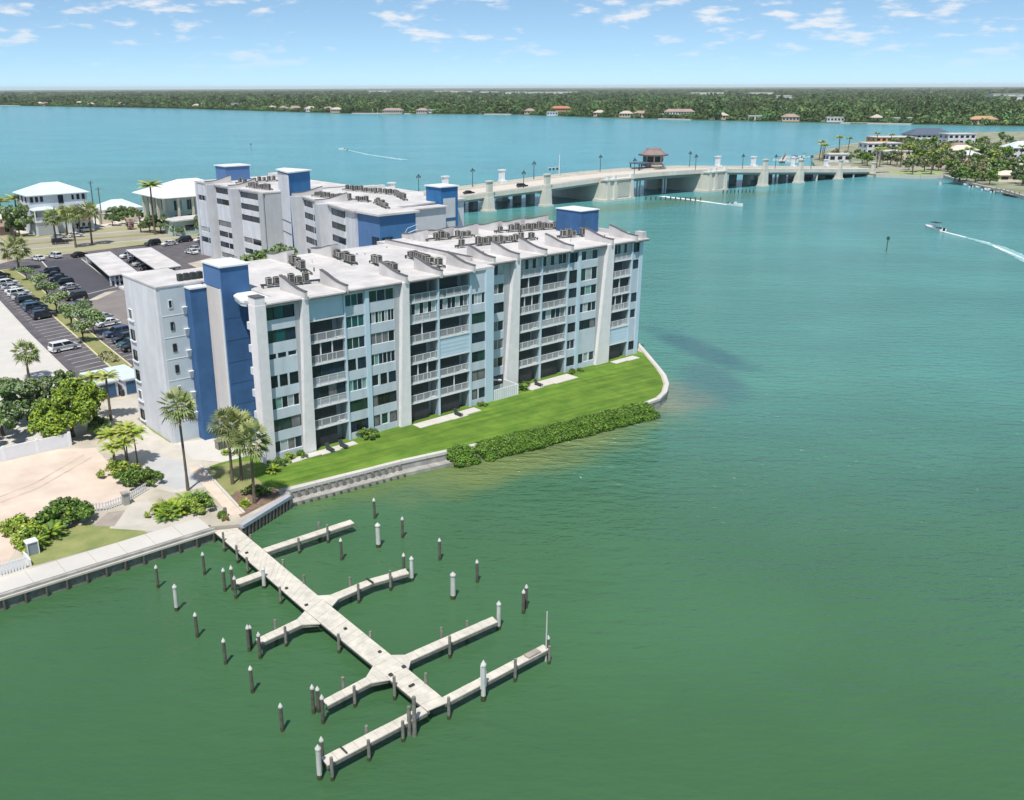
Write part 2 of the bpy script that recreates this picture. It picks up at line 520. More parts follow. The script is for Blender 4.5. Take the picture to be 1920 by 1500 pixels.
def copy_tree(src, loc=None, rotz=None, label=None, group=None, scale=None, parent=None):
    c = src.copy()
    COL.objects.link(c)
    c.parent = parent
    if loc is not None:
        c.location = loc
    if rotz is not None:
        c.rotation_euler = (0, 0, rotz)
    if scale is not None:
        c.scale = (scale, scale, scale)
    if label:
        c['label'] = label
    if group:
        c['group'] = group
    for ch in src.children:
        copy_tree(ch, parent=c)
    return c


class Fr:
    """frame of a facade: u along the wall, d outward, z up"""

    def __init__(s, o, u, n):
        s.o = Vector((*o, 0)); s.u = Vector((*u, 0)).normalized(); s.n = Vector((*n, 0)).normalized()
        s.flip = s.u.cross(s.n).z > 0

    def p(s, u, d, z_):
        q = s.o + s.u * u + s.n * d
        return (q.x, q.y, z_)

    def box(s, mb, u0, u1, d0, d1, z0, z1, m=0):
        q = [(u0, d1), (u1, d1), (u1, d0), (u0, d0)]
        if s.flip:
            q = q[::-1]
        return mb.hexa([s.p(a, b, z0) for a, b in q], [s.p(a, b, z1) for a, b in q], m)

    def hexa(s, mb, bot, top, m=0):
        """rects (u0,u1,d0,d1,z)"""
        def rect(t):
            u0, u1, d0, d1, z_ = t
            q = [(u0, d1), (u1, d1), (u1, d0), (u0, d0)]
            if s.flip:
                q = q[::-1]
            return [s.p(a, b, z_) for a, b in q]
        return mb.hexa(rect(bot), rect(top), m)


def sheet(name, poly, z_, m, parent=None, **tags):
    """flat polygon sheet"""
    me = bpy.data.meshes.new(name)
    bm = bmesh.new()
    vs = [bm.verts.new((x, y, z_)) for x, y in poly]
    f = bm.faces.new(vs)
    bm.normal_update()
    if f.normal.z < 0:
        f.normal_flip()
        bm.normal_update()
    bmesh.ops.triangulate(bm, faces=bm.faces[:])
    bm.to_mesh(me); bm.free()
    me.materials.append(m)
    return link(name, me, parent, **tags)


def slab(name, poly, z0, z1, m, parent=None, **tags):
    a = sum((poly[i][0] * poly[(i + 1) % len(poly)][1] - poly[(i + 1) % len(poly)][0] * poly[i][1]) for i in range(len(poly)))
    if a < 0:
        poly = poly[::-1]
    me = bpy.data.meshes.new(name)
    bm = bmesh.new()
    t_ = [bm.verts.new((x, y, z1)) for x, y in poly]
    b_ = [bm.verts.new((x, y, z0)) for x, y in poly]
    n = len(poly)
    ft = bm.faces.new(t_)
    for i in range(n):
        bm.faces.new((b_[i], b_[(i + 1) % n], t_[(i + 1) % n], t_[i]))
    bm.normal_update()
    bmesh.ops.triangulate(bm, faces=[ft])
    bm.to_mesh(me); bm.free()
    for mm in (m if isinstance(m, (list, tuple)) else [m]):
        me.materials.append(mm)
    return link(name, me, parent, **tags)
# ------------------------------------------------------------------ setting: water and land
wm = MB()
wm.add([(-30000, -30000, 0), (30000, -30000, 0), (30000, 30000, 0), (-30000, 30000, 0)], [(0, 1, 2, 3)])
wm.build('water', water_material(), kind='structure')

G = 1.5
seawall_cap = [(46.8, 88.9), (62.4, 87.4), (72.9, 85.6), (102.5, 82.0), (106.6, 82.3), (109.8, 83.6), (113.3, 86.0), (116.6, 89.2),
               (119.3, 92.6), (125.1, 100.2), (130.2, 107.0)]
land = [(-120, 85.8), (36.4, 85.9), (39.0, 84.4), (46.4, 87.7), (46.8, 89.2)] + [(x, y + 0.15) for x, y in seawall_cap[1:]] + [
    (132, 112), (133.5, 130), (139, 150), (144, 200), (146, 262), (190, 262), (196, 300), (150, 318), (149, 346), (118, 362), (100, 385), (40, 395), (-120, 430)]
slab('ground', land, -2.0, G, soil, kind='structure')

sheet('lawn', [(43.2, 101.6), (42.2, 96.0), (41.0, 90.6), (46.9, 90.0)] + [(x, y + 0.7) for x, y in seawall_cap[1:4]] +
      [(106.3, 83.0), (109.3, 84.2), (112.7, 86.5), (116, 89.7), (118.7, 93.0), (124.4, 100.4), (124.6, 102.5), (50, 102.5)], G + 0.02, lawn_mat, kind='structure')
sheet('worn_lawn_patch', [(41.6, 100.4), (41.2, 92.0), (45.6, 91.4), (46.2, 96.0), (48.4, 99.8), (45.5, 101.2)], G + 0.026, medgrass, kind='structure')
sheet('mulch_bed', [(40.6, 90.8), (39.6, 86.0), (45.7, 88.0), (46.4, 90.6), (44.6, 92.0), (42.2, 92.6)], G + 0.03, mulch, kind='structure')
sheet('sand_lot', [(-60, 89.8), (16.2, 90.0), (19.0, 94.5), (20.2, 99.2), (27.4, 98.2), (31.4, 98.6), (33.2, 101.0), (33.9, 109.0), (34.6, 117.0), (31.0, 119.6), (-60, 123)], G + 0.012, sand, kind='structure')
sheet('dry_lawn', [(18.8, 89.3), (30.5, 88.7), (29.2, 92.4), (25.5, 95.6), (20.0, 95.0)], G + 0.022, drygrass, kind='structure')
# concrete walk on the bulkhead: panels with joints
bw = thing('waterfront_walk', 'pale concrete walk of large panels along the bulkhead left of the dock', 'walkway', (10, 87, G))
x = -60.0
while x < 36:
    x1 = min(x + 3.0, 36.4)
    MB().box(x, x1 - 0.04, 85.75, 88.75, G - 0.1, G + 0.06 + rng.uniform(0, .012)).build('panel', concrete2, bw)
    x += 3.0
sheet('concrete_pad', [(27.6, 92.6), (31.0, 96.4), (33.6, 97.4), (33.2, 92.0), (36.6, 91.6), (36.6, 88.8), (31.0, 88.8)], G + 0.03, concrete, kind='structure')
sheet('paver_patch', [(26.4, 94.2), (28.9, 96.6), (30.6, 95.9), (28.2, 92.7)], G + 0.034, mat('stained pavers', (0.36, 0.31, 0.27), 0.9, 0.15, 1), kind='structure')
sheet('driveway', [(41.9, 134.5), (48.8, 134.0), (48.6, 126.0), (44.0, 118.0), (43.2, 110.0), (43.6, 104.5), (41.0, 99.0), (40.4, 96.0), (36.8, 96.6), (35.2, 100.0), (36.8, 112.0), (39.8, 124.0)], G + 0.018, concrete, kind='structure')
sheet('grey_drive_patch', [(41.3, 104.5), (40.8, 97.2), (37.3, 97.5), (36.2, 101.0), (37.6, 109.0), (39.4, 111.0)], G + 0.026, mat('grey concrete', (0.50, 0.50, 0.50), 0.9, 0.08, 0.4), kind='structure')
sheet('building_apron', [(43.4, 111.8), (47.4, 110.8), (49.5, 108), (52.0, 105.6), (49.2, 101.6), (45.0, 101.8), (42.6, 105.0)], G + 0.03, concrete2, kind='structure')
pw = thing('paver_walk', 'narrow tan paver walk with pale kerbs from the drive down to the dock', 'walkway', (41, 95, G))
MB().prism([(41.0, 103.0), (38.9, 87.0), (40.2, 86.7), (42.3, 102.6)], G - 0.02, G + 0.05).build('pavers', brickwalk, pw)
MB().prism([(42.32, 102.6), (40.22, 86.7), (40.5, 86.65), (42.6, 102.5)], G - 0.02, G + 0.14).build('kerb', concrete2, pw)
sheet('verge_strip', [(43.0, 124.5), (44.3, 125.5), (44.0, 118.5), (43.6, 112.5), (42.8, 112.5), (42.7, 118)], G + 0.034, drygrass, kind='structure')

for pts_t in ([(-2, 112), (8, 108), (17, 106), (25, 108.5), (33, 114)], [(-2, 113.6), (8, 109.6), (17, 107.6), (25, 110.1), (32.6, 115.6)], [(2, 96), (10, 101), (14, 108), (15, 117)], [(3.5, 95), (11.5, 100.4), (15.6, 107.6), (16.6, 117)]):
    tk = MB()
    for (xa, ya), (xb, yb) in zip(pts_t, pts_t[1:]):
        n_ = Vector((-(yb - ya), xb - xa)).normalized() * 0.17
        tk.add([(xa - n_.x, ya - n_.y, G + .016), (xa + n_.x, ya + n_.y, G + .016), (xb + n_.x, yb + n_.y, G + .016), (xb - n_.x, yb - n_.y, G + .016)], [(0, 3, 2, 1)])
    tk.build('tyre_track', mat('packed sand', (0.55, 0.435, 0.36), 0.95, 0.2, 0.6), kind='structure')
# street on the left, parking lots
sheet('street', [(-60, 125), (34, 125.5), (40.4, 131), (41.2, 140), (42.4, 148), (45.2, 183), (48.8, 219.3), (52.0, 262), (-60, 262)], G + 0.016, concrete2, kind='structure')
st_ = MB()
for a, b in zip([(41.2, 136), (42.6, 150), (45.4, 184), (49.0, 220)], [(42.6, 150), (45.4, 184), (49.0, 220), (51.6, 258)]):
    st_.hexa([(a[0] - .15, a[1], G - .1), (a[0] + .15, a[1], G - .1), (b[0] + .15, b[1], G - .1), (b[0] - .15, b[1], G - .1)],
             [(a[0] - .15, a[1], G + .12), (a[0] + .15, a[1], G + .12), (b[0] + .15, b[1], G + .12), (b[0] - .15, b[1], G + .12)])
st_.build('kerb', concrete2, kind='structure')
lot = sheet('parking_lot', [(41.4, 136), (49.5, 136.5), (52, 150), (62, 150), (64, 205), (66, 214), (98, 214), (100, 236), (120, 246), (122, 276), (66, 272), (52.2, 262), (49.2, 220), (45.6, 184), (42.8, 149)], G + 0.02, asphalt, kind='structure')
sheet('fresh_asphalt', [(71.6, 265.5), (80.6, 262.0), (74.5, 218.5), (65.0, 208.5), (62.8, 213.0)], G + 0.028, asphalt_new, kind='structure')
sheet('old_asphalt', [(62.0, 207.5), (66, 207.0), (76.5, 217.0), (94, 214.6), (94, 190), (60, 150), (55.5, 152)], G + 0.024, asphalt_old, kind='structure')
# tree island between the two stall rows
isl = thing('parking_island', 'long narrow grass island with pale kerbs between the two rows of parked cars', 'traffic island', (52, 180, G))
IS = [(49.2, 151.5), (52.2, 150.5), (53.9, 170), (56.6, 196), (60.8, 236), (62.0, 258), (59.0, 258), (57.6, 236), (53.4, 196), (51.0, 170)]
slab('grass', IS, G - 0.1, G + 0.14, medgrass, isl)
km = MB()
for a, b in list(zip(IS, IS[1:] + IS[:1])):
    d = Vector((b[0] - a[0], b[1] - a[1])).normalized(); n_ = Vector((d.y, -d.x)) * 0.12
    km.hexa([(a[0] - n_.x, a[1] - n_.y, G - .1), (a[0] + n_.x, a[1] + n_.y, G - .1), (b[0] + n_.x, b[1] + n_.y, G - .1), (b[0] - n_.x, b[1] - n_.y, G - .1)],
            [(a[0] - n_.x, a[1] - n_.y, G + .2), (a[0] + n_.x, a[1] + n_.y, G + .2), (b[0] + n_.x, b[1] + n_.y, G + .2), (b[0] - n_.x, b[1] - n_.y, G + .2)])
km.build('kerb', kerb_yellow, isl)
# stall lines
for i in range(42):
    y = 141 + i * 2.72
    if y > 256:
        break
    t = (y - 150) / 46
    xa = 42.9 + (y - 149) * 0.088
    xb = 49.2 + (y - 151.5) * 0.095
    q = [(xa + 1.2, y - 0.9 - 0.09), (xb - 0.1, y - 0.09), (xb - 0.1, y + 0.09), (xa + 1.2, y - 0.9 + 0.09)]
    sheet('stall_line', q, G + 0.030, paint_line, lot)
for i in range(20):
    y = 155 + i * 2.72
    xb = 52.6 + (y - 151.5) * 0.098
    sheet('stall_line', [(xb + .1, y - .09), (xb + 5.2, y + .7 - .09), (xb + 5.2, y + .7 + .09), (xb + .1, y + .09)], G + 0.036, paint_line, lot)
for a, b in [((62.6, 212.8), (71.4, 265.6)), ((62.8, 212.6), (74.6, 218.2)), ((74.6, 218.4), (80.8, 262))]:
    d = Vector((b[0] - a[0], b[1] - a[1])).normalized(); n_ = Vector((d.y, -d.x)) * 0.16
    sheet('edge_line', [(a[0] - n_.x, a[1] - n_.y), (a[0] + n_.x, a[1] + n_.y), (b[0] + n_.x, b[1] + n_.y), (b[0] - n_.x, b[1] - n_.y)], G + 0.036, concrete2, lot)

# main road that climbs to the bridge
sheet('road_verge', [(-100, 294), (66, 275), (118, 272.5), (146, 264), (190, 264), (190, 304), (150, 313), (119, 316), (74, 322), (-100, 336)], G + 0.02, roadverge, kind='structure')
sheet('road', [(-100, 303), (67, 289.5), (119, 281.5), (168, 277.0), (168, 302.5), (119, 303), (74, 308), (-100, 321)], G + 0.028, roadmat, kind='structure')
sheet('road_median', [(-100, 311), (70, 298), (120, 291), (140, 290), (140, 292), (120, 294.5), (71, 301), (-100, 314)], G + 0.034, medgrass, kind='structure')
rk = MB()
for a, b in [((-100, 302.4), (67, 288.9)), ((67, 288.9), (119, 280.9)), ((-100, 321.6), (74, 308.6)), ((74, 308.6), (119, 303.6))]:
    rk.hexa([(a[0], a[1] - .3, G - .1), (b[0], b[1] - .3, G - .1), (b[0], b[1] + .3, G - .1), (a[0], a[1] + .3, G - .1)],
            [(a[0], a[1] - .3, G + .13), (b[0], b[1] - .3, G + .13), (b[0], b[1] + .3, G + .13), (a[0], a[1] + .3, G + .13)])
rk.build('road_kerb', concrete2, kind='structure')
sheet('house_yards', [(60, 326), (150, 318), (148, 344), (118, 360), (100, 380), (60, 386)], G + 0.022, mat('shell yard', (0.66, 0.60, 0.52), 0.95, 0.14, 0.2), kind='structure')

# ------------------------------------------------------------------ condominium building
FH = 2.85
Z0 = G


def floor_z(k):
    return Z0 + FH * (k - 1)


def window(par, fr, u0, u1, z0, z1, panes, d=-0.14, frame=None, fw_=0.05):
    """one window: panes of the given glass keys, frame and mullions as a sub-part"""
    n = len(panes)
    if frame is None:
        frame = trim if ('w' in panes or 'm' in panes or rng.random() < 0.25) else darkmetal
    mb = MB()
    keys = sorted(set(panes))
    w = (u1 - u0) / n
    for i, k in enumerate(panes):
        tilt = rng.uniform(-0.012, 0.012)
        mb.add([fr.p(u0 + i * w, d, z0), fr.p(u0 + (i + 1) * w, d + tilt, z0), fr.p(u0 + (i + 1) * w, d + tilt, z1), fr.p(u0 + i * w, d, z1)],
               [(0, 1, 2, 3) if not fr.flip else (3, 2, 1, 0)], keys.index(k))
    o = mb.build('window', [GL[k] for k in keys], par)
    f = MB()
    for a, b in ((u0, u0 + fw_), (u1 - fw_, u1)):
        fr.box(f, a, b, d - 0.02, d + 0.10, z0, z1)
    for a, b in ((z0, z0 + fw_), (z1 - fw_, z1)):
        fr.box(f, u0 + fw_, u1 - fw_, d - 0.02, d + 0.10, a, b)
    for i in range(1, n):
        fr.box(f, u0 + i * w - fw_ / 2, u0 + i * w + fw_ / 2, d - 0.02, d + 0.07, z0 + fw_, z1 - fw_)
    f.build('frame', frame, o)
    return o


def window_bay(par, fr, u0, u1, rows, wall, sill=0.92, head=0.36, spandrel_d=0.0):
    """bay of windows, rows[0] is the top floor; spandrels between stand proud of the glass"""
    n = len(rows)
    for i, spec in enumerate(rows):
        k = n - i
        zb, zt = floor_z(k), floor_z(k + 1)
        s_, h_ = sill, head
        if spec is None or spec == '':
            mb = MB(); fr.box(mb, u0, u1, -0.3, spandrel_d - 0.004, zb, zt); mb.build('wall_panel', wall, par)
            continue
        if spec[0] == 'S':       # short slit windows
            s_, h_ = 1.75, 0.45; spec = spec[1:]
        elif spec[0] == 'T':
            s_, h_ = 0.45, 0.3; spec = spec[1:]
        mb = MB(); fr.box(mb, u0, u1, -0.3, spandrel_d, zb, zb + s_); mb.build('spandrel', wall, par)
        mb = MB(); fr.box(mb, u0 + 0.001, u1 - 0.001, -0.3, spandrel_d, zt - h_, zt - 0.002); mb.build('spandrel', wall, par)
        parts = spec.split('|')
        m_ = len(parts)
        w = (u1 - u0) / m_
        if m_ > 1:
            for j in range(1, m_):
                mb = MB(); fr.box(mb, u0 + j * w - 0.13, u0 + j * w + 0.13, -0.3, spandrel_d - 0.01, zb + s_, zt - h_); mb.build('window_pier', wall, par)
        for j, ps in enumerate(parts):
            a = u0 + j * w + (0.13 if j else 0.02)
            b = u0 + (j + 1) * w - (0.13 if j < m_ - 1 else 0.02)
            window(par, fr, a, b, zb + s_ + 0.005, zt - h_ - 0.005, ps)


def railing(par, fr, u0, u1, zb, d=0.0, name='railing'):
    mb = MB()
    n = max(2, round((u1 - u0) / 1.25))
    fr.box(mb, u0, u1, d - 0.04, d + 0.03, zb + 1.02, zb + 1.10)
    fr.box(mb, u0, u1, d - 0.03, d + 0.02, zb + 0.10, zb + 0.16)
    for i in range(n + 1):
        c = u0 + 0.04 + (u1 - u0 - 0.08) * i / n
        fr.box(mb, c - 0.04, c + 0.04, d - 0.05, d + 0.04, zb, zb + 1.02)
    m_ = int((u1 - u0) / 0.15)
    for i in range(1, m_):
        c = u0 + (u1 - u0) * i / m_
        fr.box(mb, c - 0.02, c + 0.02, d - 0.02, d + 0.01, zb + 0.16, zb + 1.02)
    return mb.build(name, rail_mat, par)


def balcony_bay(par, fr, u0, u1, rows, wall, depth=1.7, roofed=True):
    screen = mat('recess shade paint', (0.032, 0.037, 0.046), 0.35, 0.2, 2)  # opaque near-black: shade of the deep balcony put into the colour
    lanai = mat('lanai wall', (0.30, 0.35, 0.38), 0.85, 0.08, 0.6)  # wall paint darkened: dimness of the recess put into the colour
    """stack of recessed balconies. o open, e enclosed with glass behind the railing, p shutter panel, g ground patio"""
    n = len(rows)
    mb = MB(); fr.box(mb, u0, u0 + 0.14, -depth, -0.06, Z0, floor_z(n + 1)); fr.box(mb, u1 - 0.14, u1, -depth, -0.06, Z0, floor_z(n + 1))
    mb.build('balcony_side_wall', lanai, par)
    for i, spec in enumerate(rows):
        k = n - i
        zb, zt = floor_z(k), floor_z(k + 1)
        if k > 1:
            mb = MB(); fr.box(mb, u0 + 0.002, u1 - 0.002, -depth, 0.10, zb - 0.2, zb); mb.build('balcony_slab', trim, par)
        kind, ps = spec[0], spec[1:]
        a, b = u0 + 0.14, u1 - 0.14
        if kind == 'p':
            mb = MB()
            nz = 9
            hh = (zt - 0.25 - zb - 0.05) / nz
            for q in range(nz):
                fr.box(mb, u0 + 0.05, u1 - 0.05, -0.10, 0.02 - 0.012 * (q % 2), zb + 0.05 + q * hh, zb + 0.05 + (q + 1) * hh)
            mb.build('storm_shutter', aqua2, par)
            continue
        # back wall with sliding doors on the left, wall strip on the right
        door_r = a + (b - a) * rng.choice([0.68, 0.74, 0.8])
        window(par, fr, a + 0.02, door_r, zb + 0.05, zt - 0.22, rng.choice(['dd', 'dnd', 'ddd', 'ddb']), d=-depth + 0.12, frame=darkmetal)
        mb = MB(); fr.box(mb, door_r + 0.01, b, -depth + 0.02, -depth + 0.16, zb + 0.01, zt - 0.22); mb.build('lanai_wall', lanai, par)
        if kind in 'og':
            # dark sheet putting the recess's shade into colour, over most of the opening
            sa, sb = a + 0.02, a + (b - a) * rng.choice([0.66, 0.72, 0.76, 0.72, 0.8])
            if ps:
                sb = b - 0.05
            mb = MB(); fr.box(mb, sa, sb, -0.34, -0.32, zb + 0.02, zt - 0.22); mb.build('recess_shade', screen, par)
        if kind == 'e':
            window(par, fr, a, b, zb + 1.0, zt - 0.25, ps, d=-0.22)
            mb = MB(); fr.box(mb, a, b, -0.3, -0.2, zb, zb + 1.0); mb.build('knee_wall', greystucco, par)
        elif ps:
            nn = int(ps)
            for j in range(1, nn):
                c = a + (b - a) * j / nn
                mb = MB(); fr.box(mb, c - 0.07, c + 0.07, -0.2, -0.07, zb + 0.001, zt - 0.2); mb.build('screen_post', trim, par)
        if kind == 'o' and rng.random() < 0.6:
            c = rng.uniform(a + 0.8, b - 1.2)
            mb = MB()
            fr.box(mb, c, c + 0.55, -1.2, -0.65, zb + 0.38, zb + 0.46); fr.box(mb, c, c + 0.55, -1.24, -1.16, zb + 0.46, zb + 0.95)
            for q in (0.02, 0.48):
                fr.box(mb, c + q, c + q + 0.05, -1.2, -1.15, zb, zb + 0.38); fr.box(mb, c + q, c + q + 0.05, -0.7, -0.65, zb, zb + 0.38)
            mb.build('balcony_chair', rng.choice([trim, darkmetal, ac_mat]), par)
        if k > 1:
            railing(par, fr, u0 + 0.02, u1 - 0.02, zb)


def post(par, fr, u0, u1, d0, d1, z0, z1, m, name='post'):
    mb = MB(); fr.box(mb, u0, u1, d0, d1, z0, z1)
    return mb.build(name, m, par)


def fin(par, fr, u0, u1, zt, base=0.7, m=fin_mat, d_top=0.75, d_bot=0.55, foot=0.55):
    """tall tapering buttress: wider at the foot than at the eave"""
    mb = MB()
    fr.hexa(mb, (u0 - base, u1, -1.0, d_bot + 0.02, Z0 - 0.1), (u0, u1, -1.0, d_top, zt))
    o = mb.build('buttress', m, par)
    return o


def roof_fin(par, fr, u0, u1, zr, d_front=0.85, back=5.2, hgt=0.75, rise=1.15):
    """swept parapet that rises towards the middle of the roof, with a dark coping"""
    prof = [(d_front, zr - 0.25)]
    top = [(d_front, zr + hgt), (0.2, zr + hgt + 0.02), (-1.0, zr + hgt + 0.12), (-2.4, zr + hgt + 0.42), (-3.8, zr + hgt + 0.85), (-back, zr + hgt + rise)]
    n = len(top)
    mb = MB()
    for (d0, z0_), (d1, z1_) in zip(top, top[1:]):
        def q(uu, d, zz):
            return fr.p(uu, d, zz)
        vs = [q(u0, d0, zr - 0.25), q(u1, d0, zr - 0.25), q(u1, d1, zr - 0.25), q(u0, d1, zr - 0.25), q(u0, d0, z0_), q(u1, d0, z0_), q(u1, d1, z1_), q(u0, d1, z1_)]
        mb.add(vs, MB.HEX if not fr.flip else [f[::-1] for f in MB.HEX], 0)
        o_ = 0.05
        vs = [q(u0 - o_, d0 + 0.03, z0_ + .004), q(u1 + o_, d0 + 0.03, z0_ + .004), q(u1 + o_, d1 - 0.0, z1_ + .004), q(u0 - o_, d1, z1_ + .004),
              q(u0 - o_, d0 + 0.03, z0_ + 0.09), q(u1 + o_, d0 + 0.03, z0_ + 0.09), q(u1 + o_, d1, z1_ + 0.09), q(u0 - o_, d1, z1_ + 0.09)]
        mb.add(vs, MB.HEX if not fr.flip else [f[::-1] for f in MB.HEX], 1)
    return mb.build('roof_fin', [roof_white, darkcap], par)


cb = thing('condo_building', 'long seven storey white and aqua waterfront apartment block on the green lawn', 'building', (86, 110, G))
ZT = floor_z(8)           # 21.45
F1 = Fr((0, 98.0), (1, 0), (0, -1))
F2 = Fr((0, 101.0), (1, 0), (0, -1))


def core(name, x0, x1, y0, y1, z0, z1, m, par):
    return MB().box(x0, x1, y0, y1, z0, z1).build(name, m, par)


core('wall', 52.85, 86.9, 99.7, 124.0, G - 0.2, ZT, stucco, cb)
core('wall', 49.6, 52.84, 98.4, 100.4, G - 0.2, ZT - 0.01, stucco, cb)
core('wall', 49.36, 52.84, 111.0, 123.9, G - 0.2, ZT - 0.01, stucco, cb)
core('wall', 86.95, 123.3, 102.7, 127.0, G - 0.2, ZT - 0.1, stucco, cb)
# wall skins of the window bays
for fr, a, b, m in [(F1, 52.85, 56.0, aqua), (F1, 61.5, 70.4, aqua), (F1, 82.5, 86.9, aqua), (F2, 86.95, 93.0, aqua), (F2, 105.2, 114.0, aqua), (F2, 120.6, 123.3, aqua)]:
    post(cb, fr, a, b, -1.7, -0.3, G - 0.15, ZT - 0.12, m, 'wall')
# left wing
window_bay(cb, F1, 50.35, 54.5, ['gtn', 'gtn', 'Sn|n|n', 'd|d|d', 'gmdwd', 'ggb', 'nwbn'], aqua)
post(cb, F1, 54.5, 55.25, -0.3, 0.0, G, ZT - 0.06, greystucco, 'wall_strip')
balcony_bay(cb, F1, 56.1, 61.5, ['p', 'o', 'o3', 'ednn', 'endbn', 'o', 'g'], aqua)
post(cb, F1, 61.5, 61.72, -0.3, 0.16, G, ZT - 0.05, aqua2)
window_bay(cb, F1, 61.75, 64.65, ['ttn', 'ttt', 'ggn', 'd|n', 'mtnm', 'gg', 'ndn'], aqua)
post(cb, F1, 64.67, 65.33, -0.3, 0.2, G, ZT - 0.05, aqua2, 'pilaster')
window_bay(cb, F1, 65.35, 69.4, ['gng', 'dwdmdwnd', 'bbbd', 'gmndnd', 'd|d|n', 'bddn', 'b|g|b'], aqua)
post(cb, F1, 69.4, 70.4, -0.3, 0.0, G, ZT - 0.06, greystucco, 'wall_strip')
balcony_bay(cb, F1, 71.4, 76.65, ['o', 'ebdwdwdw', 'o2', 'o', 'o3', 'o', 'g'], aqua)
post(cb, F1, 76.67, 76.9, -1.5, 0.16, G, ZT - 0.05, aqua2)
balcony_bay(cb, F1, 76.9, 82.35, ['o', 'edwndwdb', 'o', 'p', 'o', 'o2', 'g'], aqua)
post(cb, F1, 82.37, 82.7, -0.3, 0.18, G, ZT - 0.05, aqua2)
window_bay(cb, F1, 82.75, 85.4, ['', 'dwwn', 'gg', 'nn', 'dg', 'bb', 'b|n'], aqua)
post(cb, F1, 85.4, 86.85, -0.3, 0.22, G, ZT - 0.05, aqua2, 'pilaster')
# right wing
post(cb, F2, 86.96, 89.4, -0.3, -0.02, G, ZT - 0.12, aqua, 'wall')
window_bay(cb, F2, 89.4, 91.75, ['nw', 'bd', 'nd', 'bn', 'bb', 'bd', 'dn'], aqua)
post(cb, F2, 91.75, 93.2, -0.3, 0.0, G, ZT - 0.12, greystucco, 'wall_strip')
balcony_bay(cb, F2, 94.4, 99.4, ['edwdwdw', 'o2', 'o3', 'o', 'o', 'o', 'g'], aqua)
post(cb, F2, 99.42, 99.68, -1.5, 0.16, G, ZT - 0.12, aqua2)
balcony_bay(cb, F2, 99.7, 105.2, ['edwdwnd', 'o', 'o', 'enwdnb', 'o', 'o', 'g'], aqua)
post(cb, F2, 105.22, 105.5, -0.3, 0.16, G, ZT - 0.12, aqua2)
window_bay(cb, F2, 105.5, 107.5, ['nn', 'Tdd', 'nn', 'dn', 'dd', 'nn', 'nd'], aqua)
post(cb, F2, 107.55, 108.2, -0.3, 0.2, G, ZT - 0.12, aqua2, 'pilaster')
window_bay(cb, F2, 108.25, 112.3, ['nwn', 'Tgwd', 'dmd', 'nwdn', 'ddb', '', 'n|w|n'], aqua)
post(cb, F2, 112.3, 114.0, -0.3, 0.0, G, ZT - 0.12, greystucco, 'wall_strip')
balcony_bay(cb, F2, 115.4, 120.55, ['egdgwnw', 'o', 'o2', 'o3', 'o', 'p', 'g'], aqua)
post(cb, F2, 120.57, 120.85, -0.3, 0.16, G, ZT - 0.12, aqua2)
window_bay(cb, F2, 121.0, 122.5, ['n', 'n', '', 'n', 'n', '', 'd'], aqua)
post(cb, F2, 122.5, 123.35, -0.3, 0.14, G, ZT - 0.12, aqua2, 'pilaster')
# buttresses
for fr, a, b, bs in [(F1, 48.9, 50.3, 0.0), (F1, 55.25, 56.1, 0.75), (F1, 70.4, 71.4, 0.8), (F2, 93.2, 94.4, 1.4), (F2, 114.0, 115.4, 1.7)]:
    fin(cb, fr, a, b, ZT + 0.2, bs)
# downpipe
dp = MB(); dp.tube([(87.5, 100.75, ZT - 1), (87.5, 100.75, 5.4), (87.8, 100.6, 4.5), (89.2, 100.3, 3.7), (90.6, 100.2, 3.4)], 0.16, 6)
dp.build('drain_pipe', trim, cb)
# roofs: slabs that overhang in steps
rf = MB()
rf.prism([(49.2, 97.85), (87.0, 97.85), (87.0, 124.4), (49.4, 124.4), (49.4, 111.2), (52.95, 111.2), (52.95, 100.5), (49.2, 100.5)], ZT + 0.004, ZT + 0.34)
left_roof = rf.build('roof', roof_white, cb)
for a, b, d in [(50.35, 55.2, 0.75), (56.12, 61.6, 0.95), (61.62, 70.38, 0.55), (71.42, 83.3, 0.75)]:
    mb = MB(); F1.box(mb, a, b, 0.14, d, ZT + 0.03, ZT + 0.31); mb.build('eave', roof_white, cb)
    mb = MB(); F1.box(mb, a + 0.02, b - 0.02, 0.14, d + 0.012, ZT - 0.02, ZT + 0.14); mb.build('eave_shade', darkcap, cb)  # dark strip: shadow line below the eave put into colour
rf = MB()
rf.box(87.05, 123.6, 100.85, 127.4, ZT - 0.1, ZT + 0.30)
right_roof = rf.build('roof', roof_white, cb)
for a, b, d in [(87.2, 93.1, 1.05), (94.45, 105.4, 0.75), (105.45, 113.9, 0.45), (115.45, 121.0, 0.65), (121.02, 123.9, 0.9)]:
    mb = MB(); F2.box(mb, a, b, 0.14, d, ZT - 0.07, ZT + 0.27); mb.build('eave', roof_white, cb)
    mb = MB(); F2.box(mb, a + 0.02, b - 0.02, 0.14, d + 0.012, ZT - 0.12, ZT + 0.08); mb.build('eave_shade', darkcap, cb)  # same dark strip, painted eave shadow of the right wing
core('roof_kerb', 86.8, 87.25, 103.0, 124.6, ZT + 0.3, ZT + 0.95, roof_white, cb)
core('roof_kerb_coping', 86.76, 87.3, 103.0, 124.6, ZT + 0.954, ZT + 1.02, darkcap, cb)
mb = MB(); F1.box(mb, 48.95, 50.25, -0.9, 0.7, ZT + 0.21, ZT + 1.15); mb.build('buttress_head', fin_mat, cb)
mb = MB(); F1.box(mb, 48.9, 50.3, -0.95, 0.75, ZT + 1.154, ZT + 1.25); mb.build('coping', darkcap, cb)
